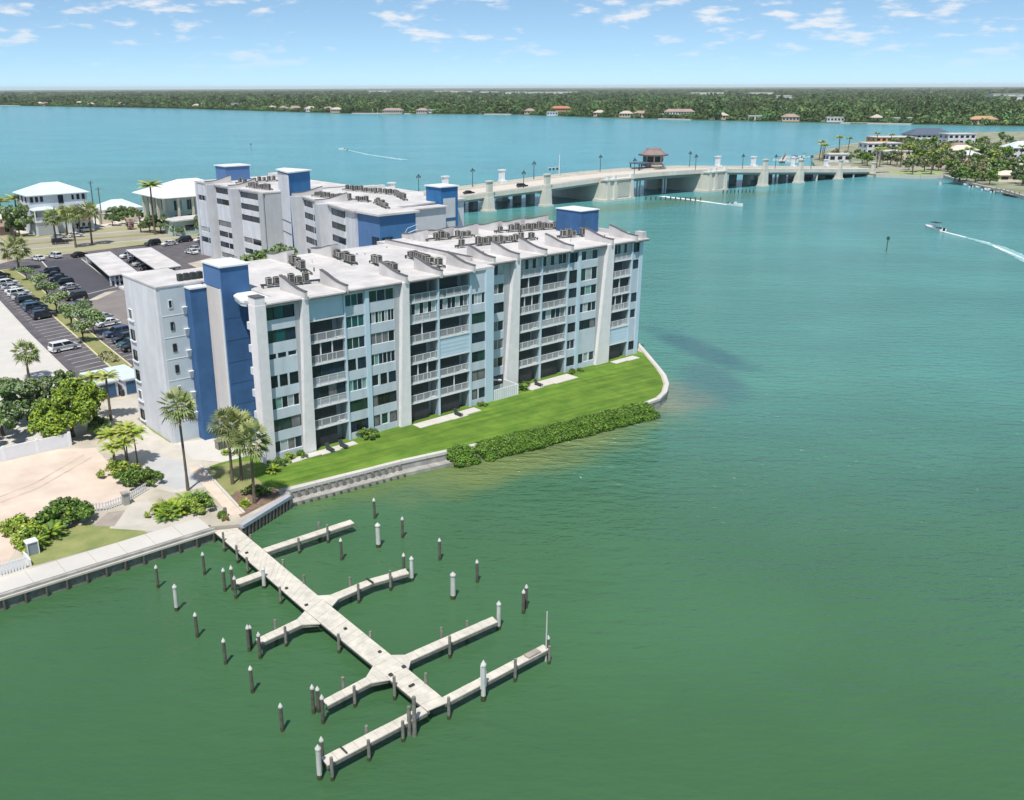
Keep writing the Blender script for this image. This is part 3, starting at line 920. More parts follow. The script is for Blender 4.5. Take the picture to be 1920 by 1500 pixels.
for _ in range(30):
    x_, y_ = rng.uniform(54, 85), rng.uniform(100.5, 122)
    if _ > 16:
        x_, y_ = rng.uniform(89, 122), rng.uniform(103.5, 125)
    MB().cyl(x_, y_, ZT + 0.3, ZT + rng.uniform(.55, .9), rng.uniform(.06, .14), n=7).build('vent_pipe', rng.choice([darkmetal, rail_mat, ac_mat]), cb)
for fr, c in [(F1, 55.7), (F1, 61.6), (F1, 70.9), (F1, 76.8), (F1, 82.6)]:
    roof_fin(cb, fr, c - 0.18, c + 0.18, ZT + 0.3, d_front=0.95)
for c in (89.0, 93.8, 99.55, 105.35, 114.7, 120.7):
    roof_fin(cb, F2, c - 0.18, c + 0.18, ZT + 0.27, d_front=0.95)
B1 = Fr((0, 124.0), (-1, 0), (0, 1))
B2 = Fr((0, 127.0), (-1, 0), (0, 1))
for c in (57.0, 66.0, 73.5):
    roof_fin(cb, B1, -c - 0.6, -c + 0.6, ZT + 0.3)
for c in (93.0, 98.5, 104.0, 109.5, 115.0, 121.0):
    roof_fin(cb, B2, -c - 0.5, -c + 0.5, ZT + 0.27)
core('parapet', 123.0, 123.45, 104, 127.2, ZT + 0.3, ZT + 0.9, roof_white, cb)
core('corner_parapet', 122.6, 123.7, 100.6, 102.2, ZT + 0.3, ZT + 1.35, roof_white, cb)
# lift house on the right wing roof
lh = MB(); lh.box(118.2, 122.6, 110.6, 116.6, ZT + 0.2, 25.6); lh.build('lift_house', blue, cb)
MB().box(118.05, 122.75, 110.45, 116.75, 25.604, 25.75).build('lift_house_roof', trim, cb)
MB().box(119.2, 120.3, 110.54, 110.6, ZT + 0.32, 24.0).build('lift_house_door', navy, cb)
# stair tower, dark strip and end block on the left
st = MB(); st.box(49.0, 52.75, 105.9, 110.9, G - 0.2, 25.0); tower = st.build('stair_tower', blue, cb)
MB().box(48.94, 49.0 - 0.001, 105.95, 110.85, 22.3, 24.95).build('tower_band', blue_lite, tower)
MB().box(48.9, 49.0 - 0.001, 106.5, 110.3, G, 22.2).build('tower_panel', beige, tower)
for y0, y1 in ((106.2, 106.5), (110.3, 110.6)):
    MB().box(48.86, 48.999, y0, y1, G, 22.28).build('panel_edge', trim, tower)
MB().box(48.8, 52.95, 105.7, 111.1, 25.004, 25.2).build('tower_roof', trim, tower)
for k in range(2, 8):
    MB().box(49.02, 52.73, 105.87, 105.899, floor_z(k) - 0.06, floor_z(k) + 0.02).build('score_line', navy, tower)
MB().box(46.7, 48.99, 110.3, 112.6, G - 0.2, 21.9).build('stair_strip', blue, cb)
MB().box(46.6, 48.95, 110.15, 112.6, 21.904, 22.1).build('strip_coping', trim, cb)
eb = MB(); eb.box(43.0, 49.3, 112.0, 123.2, G - 0.2, 22.3); endblock = eb.build('end_block', stucco, cb)
FE = Fr((0, 112.0), (1, 0), (0, -1))
mb = MB(); FE.box(mb, 43.35, 46.68, 0.001, 0.06, G, 22.0); mb.build('front_skin', mat('grey blue stucco', (0.53, 0.60, 0.65), 0.85, 0.05, 0.5, streak=0.1), endblock)
MB().box(42.9, 49.3, 111.85, 123.3, 22.304, 22.5).build('end_block_roof', roof_white, endblock)
for k in range(2, 8):
    window(cb, FE, 44.35, 44.85, floor_z(k) + 0.95, floor_z(k) + 2.0, 'd', d=0.065)
    mb = MB(); FE.box(mb, 43.4, 46.66, 0.062, 0.10, floor_z(k) - 0.05, floor_z(k) + 0.04); mb.build('string_course', trim, endblock)
    mb = MB(); FE.hexa(mb, (46.25, 46.69, 0.062, 0.15, floor_z(k) - 0.1), (46.0, 46.69, 0.062, 0.5, floor_z(k) + 0.9))
    mb.build('stair_balcony', trim, endblock)
FL = Fr((43.0, 0), (0, -1), (-1, 0))
for k in range(1, 7):
    window(cb, FL, -122.4, -121.2, floor_z(k) + 0.8, floor_z(k) + 2.2, 'd', d=0.02)
    mb = MB(); FL.box(mb, -122.7, -120.9, 0.001, 0.25, floor_z(k) + 0.55, floor_z(k) + 0.72); mb.build('sill', trim, endblock)
MB().box(45.5, 49.2, 123.2, 129.5, G - 0.2, 19.2).build('service_block', greystucco, cb)
MB().box(44.7, 49.2, 123.4, 130.2, 19.204, 19.5).build('service_block_roof', roof_white, cb)
for q in range(4):
    MB().box(46.6 + q * 0.9, 47.2 + q * 0.9, 113.2, 113.9, 22.5, 23.4).build('roof_vent', darkmetal, endblock)
# walkway slabs on the end of the left wing and a canopy over them
for k in range(1, 8):
    MB().box(49.1, 49.59, 99.1, 100.1, floor_z(k) - 0.2, floor_z(k) + 0.7).build('walkway_parapet', stucco, cb)
MB().prism([(50.9, 105.88), (50.0, 105.0), (49.2, 101.6), (49.5, 100.52), (52.9, 100.52), (52.9, 105.88)], ZT - 0.1, ZT + 0.15).build('canopy', trim, cb)
MB().prism([(50.95, 105.86), (50.1, 104.95), (49.3, 101.65), (49.55, 100.55), (52.84, 100.55), (52.84, 105.86)], ZT - 0.5, ZT - 0.104).build('canopy_fascia', aqua, cb)

# patios in front of the ground-floor flats
for n_, (x0, x1, y0, y1), lb in [('a', (50.2, 61.6, 95.6, 97.2), 'leftmost pale concrete patio strip below the first balconies'),
                               ('b', (71.4, 82.6, 95.0, 97.2), 'pale concrete patio below the middle pair of balcony stacks'),
                               ('c', (94.6, 105.0, 97.4, 100.1), 'pale concrete patio at the foot of the right wing balconies'),
                               ('d', (115.6, 121.4, 98.4, 100.2), 'small pale concrete patio near the right end of the apartment block')]:
    t = thing('patio', lb, 'patio', ((x0 + x1) / 2, (y0 + y1) / 2, G))
    npan = int((x1 - x0) / 2.6)
    for i in range(npan):
        a = x0 + (x1 - x0) * i / npan
        MB().box(a, a + (x1 - x0) / npan - 0.03, y0 + rng.uniform(0, 0.5), y1, G - 0.1, G + 0.1).build('slab', concrete2, t)
gt = thing('privacy_gate', 'low white slatted privacy screen where the two wings of the block meet', 'screen', (88.8, 98.0, G))
MB().box(86.9, 91.6, 97.6, 97.72, G, G + 1.7).build('panel', trim, gt)
for i in range(12):
    MB().box(86.95 + i * 0.39, 87.02 + i * 0.39, 97.52, 97.599, G, G + 1.75).build('slat', stucco, gt)
MB().box(91.6, 91.75, 97.5, 100.8, G, G + 1.7).build('side_panel', trim, gt)

# condensers on the roofs
acm = MB()
acm.box(-0.42, 0.42, -0.42, 0.42, 0.0, 1.02, 1)
for a, b in ((-0.45, -0.33), (0.33, 0.45)):
    for c, d in ((-0.45, -0.33), (0.33, 0.45)):
        acm.box(a, b, c, d, -0.02, 1.06, 0)
acm.box(-0.46, 0.46, -0.46, 0.46, 1.06, 1.16, 0)
acm.box(-0.455, 0.455, -0.455, 0.455, 0.0, 0.08, 0)
for i in (1, 2, 3):
    acm.box(-0.44, 0.44, -0.44, 0.44, 0.1 + i * 0.22, 0.13 + i * 0.22, 0)
acm.cyl(0, 0, 1.16, 1.2, 0.36, n=12, m=1)
ac_me = acm.mesh('air_conditioner', [ac_mat, ac_dark])


ORD = ['first', 'second', 'third', 'fourth', 'fifth', 'sixth', 'seventh', 'eighth', 'ninth', 'tenth', 'eleventh', 'twelfth', 'thirteenth', 'fourteenth']


def ac_row(p0, p1, n, zr, label, gap=0.2):
    p0, p1 = Vector(p0), Vector(p1)
    d = (p1 - p0)
    ang = math.atan2(d.y, d.x)
    c = (p0 + p1) / 2
    stand = MB()
    Lh = d.length / 2 + 0.6
    for s_ in (-0.35, 0.35):
        stand.box(-Lh, Lh, s_ - 0.06, s_ + 0.06, 0.3, 0.42)
    for q in np.linspace(-Lh + 0.2, Lh - 0.2, max(3, n // 2 + 1)):
        stand.box(q - 0.06, q + 0.06, -0.55, 0.55, 0.2, 0.3)
        for s_ in (-0.45, 0.45):
            stand.box(q - 0.05, q + 0.05, s_ - 0.05, s_ + 0.05, 0.0, 0.2)
    o = stand.build('equipment_stand', darkmetal)
    o.location = (c.x, c.y, zr); o.rotation_euler = (0, 0, ang)
    o['label'] = 'metal stand under the ' + label; o['category'] = 'stand'
    for i in range(n):
        if n > 4 and rng.random() < gap * 0.6:
            continue
        q = p0 + d * (i + 0.5) / n
        a = link('air_conditioner', ac_me, loc=(q.x, q.y, zr + 0.42), rotz=ang + rng.uniform(-.04, .04))
        s_ = rng.uniform(0.85, 1.1)
        a.scale = (s_ * .92, s_ * .92, rng.choice([0.6, 0.75, 0.8, 0.95]))
        a['label'] = ORD[i] + ' grey condenser in the ' + label
        a['category'] = 'air conditioner'
        a['group'] = 'condensers of the ' + label


ZL = ZT + 0.34; ZRr = ZT + 0.30
ac_row((54.8, 105.6), (61.4, 104.0), 7, ZL, 'front row at the left end of the near roof')
ac_row((66.6, 121.0), (63.4, 109.6), 10, ZL, 'slanting row at the left back of the near roof')
ac_row((74.0, 121.6), (72.2, 111.8), 9, ZL, 'second slanting row behind the blue box on the near roof')
ac_row((75.0, 110.8), (73.2, 102.8), 9, ZL, 'third slanting row beside the tall middle roof fin')
ac_row((81.6, 111.0), (80.2, 101.6), 8, ZL, 'fourth slanting row in front of the roof kerb')
ac_row((93.6, 122.0), (101.8, 120.6), 8, ZRr, 'left back row on the right wing roof')
ac_row((93.2, 113.4), (107.8, 111.4), 14, ZRr, 'long middle row on the right wing roof')
ac_row((108.4, 121.2), (121.0, 117.4), 12, ZRr, 'back row beside the blue lift house')
ac_row((112.6, 109.9), (118.0, 108.2), 6, ZRr, 'short row in front of the blue lift house')
# ------------------------------------------------------------------ second condominium building, behind
bb = thing('condo_building', 'more distant seven storey white apartment block with blue towers beyond the near roof', 'building', (122, 205, G))
core('wall', 109.8, 134.5, 208.6, 247.5, G - 0.2, ZT - 0.05, stucco, bb)
core('roof', 109.3, 135.0, 208.2, 248.0, ZT - 0.046, ZT + 0.3, roof_white, bb)
MB().prism([(106.6, 163.8), (117.5, 163.8), (138, 166), (139.5, 205), (116, 205), (113.6, 198.5)], G - 0.2, ZT - 0.05).build('wall', stucco, bb)
MB().prism([(106.0, 163.4), (117.6, 163.4), (138.5, 165.6), (140, 205.5), (115.6, 205.5), (113.1, 198.9)], ZT - 0.046, ZT + 0.3).build('roof', roof_white, bb)
# block one, facade towards the car park (-X)
A1 = Fr((109.48, 0), (0, -1), (-1, 0))


def facade_rows(par, fr, u0, u1, rows, wall):
    window_bay(par, fr, u0, u1, rows, wall, sill=0.95, head=0.45)


facade_rows(bb, A1, -246.5, -238.0, ['', 'nn|nn', '', '', 'w|nn', 'nn|nn', ''], stucco)
facade_rows(bb, A1, -235.0, -224.5, ['d', 'ndn', '', 'b', 'dn|dd', 'n|dn', 'b'], stucco)
facade_rows(bb, A1, -221.0, -211.0, ['n', 'n', 'nn', '', 'b|d', 'n|nn', 'b'], stucco)
for a, b in ((-237.6, -235.6), (-224.0, -221.6)):
    fin(bb, A1, a + 0.8, b, ZT + 0.2, 1.4, m=mat('grey white stucco', (0.58, 0.60, 0.63), 0.85, 0.06, 0.6, streak=0.12), d_top=2.3, d_bot=1.2)
post(bb, A1, -210.8, -208.62, 0.001, 0.35, G, ZT - 0.1, greystucco, 'corner_pier')
post(bb, A1, -247.4, -246.6, 0.001, 0.35, G, ZT - 0.1, stucco, 'corner_pier')
mb = MB(); mb.box(109.8, 116.0, 208.3, 208.599, G, ZT - 0.1); mb.build('end_shade_skin', greystucco, bb)  # same stucco as the block, its shaded face put into the grey
# block two, slanting facade
A2 = Fr((106.6, 163.8), (113.6 - 106.6, 198.5 - 163.8), (-1, 0.2))
A2.u = -A2.u
A2.n = Vector((A2.u.y, -A2.u.x, 0)); 
if A2.n.x > 0:
    A2.n = -A2.n
A2.flip = A2.u.cross(A2.n).z > 0
A2.o = A2.o + A2.n * 0.32
LN = math.hypot(113.6 - 106.6, 198.5 - 163.8)
for (a, b, rows) in [(-LN + 4.5, -LN + 16.5, ['nd|nn', 'nd|nn', 'dn|nd', 'nn|nd', 'nd|nn', 'b|n', 'n|n']), (-LN + 22.5, -LN + 30.0, ['nn', 'dn', 'nn', 'nd', 'dn', 'nn', 'n'])]:
    facade_rows(bb, A2, a, b, rows, stucco)
for a, b in ((-LN + 0.5, -LN + 3.6), (-LN + 17.2, -LN + 20.6)):
    fin(bb, A2, a + 0.8, b, ZT + 0.2, 1.0, m=MATS['grey white stucco'], d_top=2.4, d_bot=1.4)
for c, fr in ((-LN + 3.0, A2), (-LN + 19.0, A2), (-236.4, A1), (-222.6, A1)):
    roof_fin(bb, fr, c - 0.2, c + 0.2, ZT + 0.28, d_front=2.4)
# blue front end of block two
MB().box(107.3, 116.4, 155.8, 163.75, G - 0.2, ZT - 0.1).build('blue_end', blue_lite, bb)
MB().box(106.6, 117.0, 155.1, 163.35, ZT - 0.096, ZT + 0.31).build('blue_end_roof', roof_white, bb)
FB = Fr((0, 155.8), (1, 0), (0, -1)); FBL = Fr((107.3, 0), (0, -1), (-1, 0))
mb = MB(); FB.box(mb, 107.32, 116.38, 0.001, 0.05, G, ZT - 0.12); mb.build('blue_skin', mat('mid blue stucco', (0.06, 0.18, 0.38), 0.75, 0.06, 0.4, streak=0.1), bb)
window(bb, FB, 107.6, 110.4, 15.2, 17.0, 'nnn', d=0.06, frame=navy)
window(bb, FBL, -158.6, -156.0, 15.2, 17.0, 'nnn', d=0.02, frame=navy)
sr = MB()
sr.tube([(109.5, 154.9, 14.2), (111.5, 154.9, 14.6), (113.6, 154.9, 17.4), (116.2, 154.9, 18.0)], 0.10, 5)
sr.tube([(109.5, 154.9, 15.2), (111.5, 154.9, 15.6), (113.6, 154.9, 18.4), (116.2, 154.9, 19.0)], 0.06, 5)
sr.build('stair_rail', aqua2, bb)
# wing towards the bridge
MB().box(117.5, 128.0, 160.2, 163.75, G - 0.2, ZT - 0.3).build('side_wing', MATS['grey white stucco'], bb)
MB().box(117.1, 128.4, 159.7, 163.35, ZT - 0.296, ZT - 0.05).build('side_wing_roof', roof_white, bb)
# towers
t2 = MB().prism([(112.3, 200.6), (119.8, 203.4), (117.6, 212.4), (114.8, 210.4)], G - 0.2, 26.6).build('stair_tower', mat('bright blue stucco', (0.035, 0.165, 0.38), 0.75, 0.12, 0.4, streak=0.2), bb)
TF = Fr((112.3, 200.6), (112.3 - 114.8, 200.6 - 210.4), (-1, 0.25)); TF.n = Vector((TF.u.y, -TF.u.x, 0)); TF.flip = TF.u.cross(TF.n).z > 0
if TF.n.x > 0:
    TF.n = -TF.n; TF.flip = TF.u.cross(TF.n).z > 0
mb = MB(); TF.box(mb, -10.0, -0.1, 0.001, 0.12, G, 26.2); mb.build('tower_panel', stucco, t2)
MB().prism([(111.9, 200.1), (120.3, 203.2), (118.0, 212.9), (114.4, 210.7)], 26.604, 26.9).build('tower_roof', trim, t2)
for k in (4, 5):
    mb = MB(); TF.box(mb, -10.0, -0.1, 0.121, 0.16, floor_z(k) + 1.8, floor_z(k) + 2.05); mb.build('tower_band', navy, t2)
t1 = MB().box(115.6, 122.8, 241.0, 247.2, ZT + 0.2, 25.5).build('lift_house', blue_lite, bb)
MB().box(115.3, 123.1, 240.7, 247.5, 25.504, 25.75).build('lift_house_roof', trim, t1)
t3 = MB().box(128.6, 133.4, 162.6, 168.0, G - 0.2, 25.0).build('stair_tower', MATS['bright blue stucco'], bb)
MB().box(129.2, 132.6, 162.5, 162.599, G, 22.6).build('tower_panel', MATS['grey white stucco'], t3)
MB().box(129.2, 132.6, 162.46, 162.499, 17.6, 18.3).build('tower_band', navy, t3)
MB().box(128.3, 133.7, 162.3, 168.3, 25.004, 25.25).build('tower_roof', trim, t3)
for q in [(131.5, 236, 134.6, 246.8), (134, 170, 138.4, 176), (129, 196, 137, 197)]:
    MB().box(q[0], q[2], q[1], q[3], ZT + 0.3, ZT + 1.2).build('roof_wall', roof_white, bb)
ac_row((114.5, 232), (128, 230.5), 10, ZT + 0.3, 'left back row on the distant block roof')
ac_row((112, 221), (113, 211.5), 7, ZT + 0.3, 'row beside the distant tower with the white side')
ac_row((114, 192), (117, 174), 13, ZT + 0.3, 'long middle row on the distant block roof')
ac_row((127, 199), (130, 181), 11, ZT + 0.3, 'far edge row on the distant block roof')
ac_row((113.5, 161.8), (116.6, 170.5), 7, ZT + 0.3, 'row above the blue end of the distant block')
ac_row((125, 171), (129, 180), 6, ZT + 0.3, 'row beside the distant right hand tower')

# ------------------------------------------------------------------ seawalls
sw = thing('seawall', 'long curving concrete seawall with pale cap around the green lawn', 'seawall', (90, 83, 0))
capw = 0.55
caps = []
pts = [Vector((x, y)) for x, y in seawall_cap]
for i in range(len(pts) - 1):
    a, b = pts[i], pts[i + 1]
    seg = max(1, round((b - a).length / 3.6))
    for j in range(seg):
        p, q = a.lerp(b, j / seg), a.lerp(b, (j + 1) / seg)
        d = (q - p).normalized(); n_ = Vector((-d.y, d.x))
        g_ = d * 0.02
        bot = [p + g_ - n_ * 0.1, q - g_ - n_ * 0.1, q - g_ + n_ * capw, p + g_ + n_ * capw]
        MB().hexa([(v.x, v.y, G - 0.25) for v in bot], [(v.x, v.y, G + 0.12) for v in bot]).build('cap', concrete2, sw)
        fb = [p + g_, q - g_, q - g_ + n_ * 0.3, p + g_ + n_ * 0.3]
        MB().hexa([(v.x, v.y, -1.5) for v in fb], [(v.x, v.y, G - 0.254) for v in fb]).build('panel', concrete_old, sw)
        if p.x < 73:      # toe ledge and dark rub piles of the left stretch
            bot = [p + g_ - n_ * 1.15, q - g_ - n_ * 1.15, q - g_ - n_ * 0.02, p + g_ - n_ * 0.02]
            MB().hexa([(v.x, v.y, -1.2) for v in bot], [(v.x, v.y, 0.42) for v in bot]).build('toe_ledge', concrete_old, sw)
            if p.x < 61:
                for s_ in (0.15, 0.4, 0.65, 0.9):
                    c = p.lerp(q, s_)
                    MB().cyl(c.x - n_.x * 1.28, c.y - n_.y * 1.28, -1.2, 0.35, 0.15, n=7).build('rub_pile', pile_wood, sw)
                    MB().box(c.x - n_.x * .13 - .14, c.x - n_.x * .13 + .14, c.y - n_.y * .13 - .12, c.y - n_.y * .13 + .12, 0.42, G - 0.3).build('rib', pile_grey, sw)
bh = thing('bulkhead', 'straight timber and concrete bulkhead below the pale walk left of the dock', 'bulkhead', (0, 85.7, 0))
MB().box(-60, 36.3, 85.35, 85.7, G - 0.3, G + 0.02).build('cap_beam', concrete_old, bh)
MB().box(-60, 36.3, 85.12, 85.34, G - 0.42, G - 0.22).build('waler', concrete, bh)
MB().box(-60, 36.3, 85.40, 85.79, -1.5, G - 0.304).build('sheet_wall', pile_grey, bh)
for i in range(28):
    x = 36.0 - i * 1.9
    if x < -14: break
    MB().cyl(x, 85.22, -1.2, G - 0.43, 0.14, n=7).build('rub_pile', pile_wood, bh)
b2 = thing('bulkhead', 'short angled grey bulkhead with ribbed piles beside the shoreward end of the dock', 'bulkhead', (42.5, 86, 0))
pa, pb = Vector((38.7, 84.2)), Vector((46.5, 87.6))
d_ = (pb - pa).normalized(); n_ = Vector((-d_.y, d_.x))
def strip(p, q, n0, n1, z0, z1):
    v = [p + n_ * n0, q + n_ * n0, q + n_ * n1, p + n_ * n1]
    return MB().hexa([(k.x, k.y, z0) for k in v], [(k.x, k.y, z1) for k in v])
strip(pa, pb, -0.35, 0.35, G - 0.3, G + 0.1).build('cap_beam', mat('blue grey concrete', (0.40, 0.42, 0.46), 0.9, 0.12, 0.8), b2)
strip(pa, pb, -0.1, 0.2, -1.5, G - 0.304).build('sheet_wall', concrete_old, b2)
for i in range(14):
    c = pa.lerp(pb, (i + 0.5) / 14) - n_ * 0.24
    MB().cyl(c.x, c.y, -1.2, G - 0.31, 0.13, n=7).build('rub_pile', pile_wood, b2)
v = [(46.35, 87.5), (46.8, 87.7), (47.1, 89.0), (46.6, 89.1)]
MB().prism(v, -1.2, G + 0.08).build('return_wall', concrete_old, b2)

# ------------------------------------------------------------------ dock
dk = thing('dock', 'long pale timber dock with finger piers on both sides reaching out over the green water', 'dock', (37, 66, 0))
DZ = 1.2


def plank_run(poly_far, poly_near, name, board=0.30):
    """deck strip between two poly-lines; one mesh per section, boards a little uneven with real joints"""
    for i in range(len(poly_far) - 1):
        a0, a1 = Vector(poly_far[i]), Vector(poly_far[i + 1])
        b0, b1 = Vector(poly_near[i]), Vector(poly_near[i + 1])
        L_ = max((a1 - a0).length, (b1 - b0).length)
        n = max(1, round(L_ / 0.9))
        for j in range(n):
            e = 0.012 / max(L_, .1)
            t0, t1 = j / n + e, (j + 1) / n - e
            dz = rng.uniform(-0.012, 0.012)
            q = [a0.lerp(a1, t0), a0.lerp(a1, t1), b0.lerp(b1, t1), b0.lerp(b1, t0)]
            ar = sum(q[k].x * q[(k + 1) % 4].y - q[(k + 1) % 4].x * q[k].y for k in range(4))
            if ar < 0:
                q = q[::-1]
            MB().hexa([(v.x, v.y, DZ - 0.09) for v in q], [(v.x, v.y, DZ + dz) for v in q]).build(name, deck_mat, dk)
        # stringer beams below
        for e0, e1, s_ in ((a0, a1, 0.12), (b0, b1, 0.12)):
            c0, c1 = e0.lerp((b0 if e0 == a0 else a0), 0.08), e1.lerp((b1 if e1 == a1 else a1), 0.08)
            d = (c1 - c0)
            if d.length < 0.05:
                continue
            nn = Vector((-d.y, d.x)).normalized() * 0.07
            q = [c0 - nn, c1 - nn, c1 + nn, c0 + nn]
            MB().hexa([(v.x, v.y, DZ - 0.36) for v in q], [(v.x, v.y, DZ - 0.094) for v in q]).build('stringer', pile_grey, dk)


plank_run([(36.1, 85.6), (35.8, 74.6), (35.5, 65.1), (35.4, 54.3), (35.3, 47.0)], [(38.4, 84.5), (38.15, 78.1), (37.7, 66.0), (37.4, 54.4), (37.15, 46.8)], 'deck_section')
plank_run([(38.2, 78.5), (48.8, 78.35)], [(38.2, 77.55), (48.7, 77.35)], 'finger_section')
plank_run([(37.65, 66.9), (38.7, 66.2), (43.1, 66.3), (47.0, 65.7)], [(37.75, 64.4), (38.9, 65.1), (42.9, 65.4), (46.7, 64.7)], 'finger_section')
plank_run([(37.42, 54.7), (38.3, 54.0), (47.8, 53.7)], [(37.38, 52.2), (38.2, 53.0), (47.6, 52.75)], 'finger_section')
plank_run([(37.18, 47.55), (48.2, 47.65)], [(37.15, 46.75), (48.1, 46.85)], 'finger_section')
plank_run([(35.25, 47.75), (26.4, 47.75)], [(35.2, 46.85), (26.3, 46.75)], 'finger_section')
plank_run([(35.75, 74.5), (32.9, 74.45)], [(35.7, 73.55), (32.9, 73.5)], 'finger_section')
plank_run([(35.45, 65.3), (34.2, 64.55), (29.9, 64.1)], [(35.4, 62.6), (34.1, 63.5), (29.8, 63.2)], 'finger_section')
plank_run([(35.38, 54.4), (34.1, 53.5), (29.9, 53.25)], [(35.36, 52.0), (34.0, 52.6), (29.8, 52.4)], 'finger_section')


def pile_parts(h_, r_, m, cap=True, sleeve=False):
    a = MB(); a.cyl(0, 0, -1.5, h_, r_ * 1.06, r_ * 0.94, 10)
    body = a.mesh('pile_body', m)
    a = MB(); a.cyl(0, 0, -0.3, 0.35, r_ * 1.075, r_ * 1.065, 10, cap=False)
    band = a.mesh('tide_band', algae)
    a = MB(); a.cyl(0, 0, h_ - 0.02, h_ + 0.08, r_ * 1.18, r_ * 1.15, 12); a.cyl(0, 0, h_ + 0.08, h_ + 0.34, r_ * 1.15, 0.02, 12)
    capm = a.mesh('pile_cap', pile_white)
    return body, band, capm if cap else None


P_STD = pile_parts(2.0, 0.145, pile_wood)
P_WHT = pile_parts(2.25, 0.19, pile_white)
P_POST = pile_parts(1.95, 0.13, pile_grey, cap=False)
P_THICK = pile_parts(2.3, 0.25, pile_white)


def pile(parent, x, y, parts, zs=1.0, label=None, group=None, lean=0.0):
    if parent is None:
        t = thing('mooring_pile', label, 'pile', (x, y, 0), group=group)
        t.rotation_euler = (lean, lean * 0.7, 0)
        for nm, me in zip(('shaft', 'tide_band', 'cap'), parts):
            if me:
                o = link(nm, me, t, world=False)
                o.scale = (1, 1, zs)
        return t
    body, band, cap = parts
    o = link('pile', body, parent, loc=(x, y, 0)); o.scale = (1, 1, zs)
    link('tide_band', band, o, world=False)
    if cap:
        link('pile_cap', cap, o, world=False)
    return o


lab = {(27.6, 79.9): 'dark mooring pile nearest the left bulkhead walk', (32.2, 79.4): 'dark mooring pile between the bulkhead and the first short left finger pier',
       (27.3, 74.8): 'pale streaked mooring pile left of the first short finger pier', (26.9, 69.4): 'third dark mooring pile down the left row, capped white',
       (27.0, 64.1): 'dark mooring pile left of the second left finger pier', (26.9, 59.1): 'dark mooring pile between the second and third left finger piers',
       (26.4, 53.4): 'thick dark mooring pile nearest the camera in the left row', (44.3, 73.1): 'lone dark mooring pile between the first and second right finger piers',
       (52.4, 78.9): 'dark mooring pile off the end of the first right finger pier', (52.0, 73.1): 'second dark mooring pile down the right row',
       (52.0, 66.6): 'dark mooring pile off the end of the second right finger pier', (52.0, 60.7): 'dark mooring pile right of the thick white pile',
       (48.8, 73.0): 'thick white sleeved mooring pile between the first and second right finger piers',
       (48.3, 59.9): 'thick white sleeved mooring pile off the third right finger pier', (51.6, 53.7): 'front pile of the dark pair off the third right finger pier',
       (52.4, 54.2): 'rear pile of the dark pair off the third right finger pier'}
for (x, y), lb in lab.items():
    white = 'white sleeved' in lb or 'pale streaked' in lb
    pile(None, x, y, P_THICK if 'sleeved' in lb else (P_WHT if white else P_STD), 1.08, lb, 'mooring piles standing free in the basin', rng.uniform(-0.02, 0.02))
# piles of the dock itself
for x, y in [(32.3, 75.1), (32.5, 74.7 - 1.5), (33.0, 74.85), (29.4, 64.5), (29.75, 64.8), (29.6, 62.9), (29.3, 53.7), (29.25, 52.2), (29.7, 53.6), (26.7, 48.1), (47.3, 66.4), (48.3, 47.2)]:
    pile(dk, x, y, P_STD, rng.uniform(0.98, 1.15))
for x, y, s_ in [(25.9, 47.2, 1.12), (47.3, 65.1, 1.05), (48.1, 53.2, 1.12), (40.4, 46.4, 1.45), (35.5, 73.2, 0.9)]:
    pile(dk, x, y, P_WHT, s_)
for x, y in [(36.0, 86.1), (35.9, 82.6), (35.8, 79.4), (35.6, 76.8), (38.3, 81.2), (38.2, 74.2), (35.3, 69.6), (37.9, 69.6), (35.2, 59.3), (37.6, 58.0), (35.1, 51.0), (37.3, 49.8),
             (41.7, 77.2), (45.2, 77.2), (45.0, 78.6), (41.0, 66.4), (41.0, 65.0), (44.6, 64.9), (42.3, 54.1), (42.0, 52.6), (45.0, 53.9), (32.0, 64.5), (32.2, 63.1), (32.0, 53.6), (32.2, 52.3),
             (44.0, 46.6), (36.9, 46.4), (32.7, 46.6), (29.6, 46.5), (30.4, 47.95), (26.5, 46.5), (47.9, 46.6)]:
    pile(dk, x, y, P_POST, rng.uniform(0.85, 1.15))
for x, y, h_ in [(33.7, 46.5, 3.5), (33.5, 46.9, 2.5)]:
    MB().cyl(x, y, -1.2, h_, 0.17, 0.15, 9).build('guide_pile', pile_grey, dk)
MB().cyl(47.9, 47.0, -1.2, 4.8, 0.09, 0.05, 7).build('tall_pole', pile_white, dk)
MB().tube([(40.15, 46.4, 1.2), (40.15, 46.4, 3.3), (40.4, 46.4, 3.55), (40.65, 46.4, 3.3), (40.65, 46.4, 1.2)], 0.05, 6).build('ladder_hoop', trim, dk)
for x, y, w, d in [(42.9, 65.9, 0.18, 1.1), (28.0, 47.3, 0.1, 0.9), (46.5, 47.2, 1.4, 0.6), (36.6, 60.4, 0.25, 0.25), (36.1, 69.8, 0.25, 0.25), (36.9, 55.6, 0.25, 0.25), (35.75, 52.4, 0.3, 0.3), (37.2, 52.6, 0.3, 0.3), (36.2, 50.2, .5, .2), (36.5, 78.6, .3, .2), (36.0, 66.0, .3, .2)]:
    MB().box(x - w / 2, x + w / 2, y - d / 2, y + d / 2, DZ + 0.02, DZ + 0.14).build('cleat', mat('bleached board', (0.36, 0.31, 0.27), 0.9, 0.2, 2) if w > 1 else darkmetal, dk)
# kayak-dock gear: power pedestal at the shoreward end
pp = thing('planter_post', 'grey utility post with a leafy pot where the dock meets the shore', 'utility post', (38.4, 87.2, G))
MB().box(38.25, 38.55, 87.05, 87.35, G, G + 1.1).build('post', pile_grey, pp)
MB().cyl(38.0, 86.6, G, G + 0.5, 0.3, 0.4, 10).build('pot', terracotta, pp)

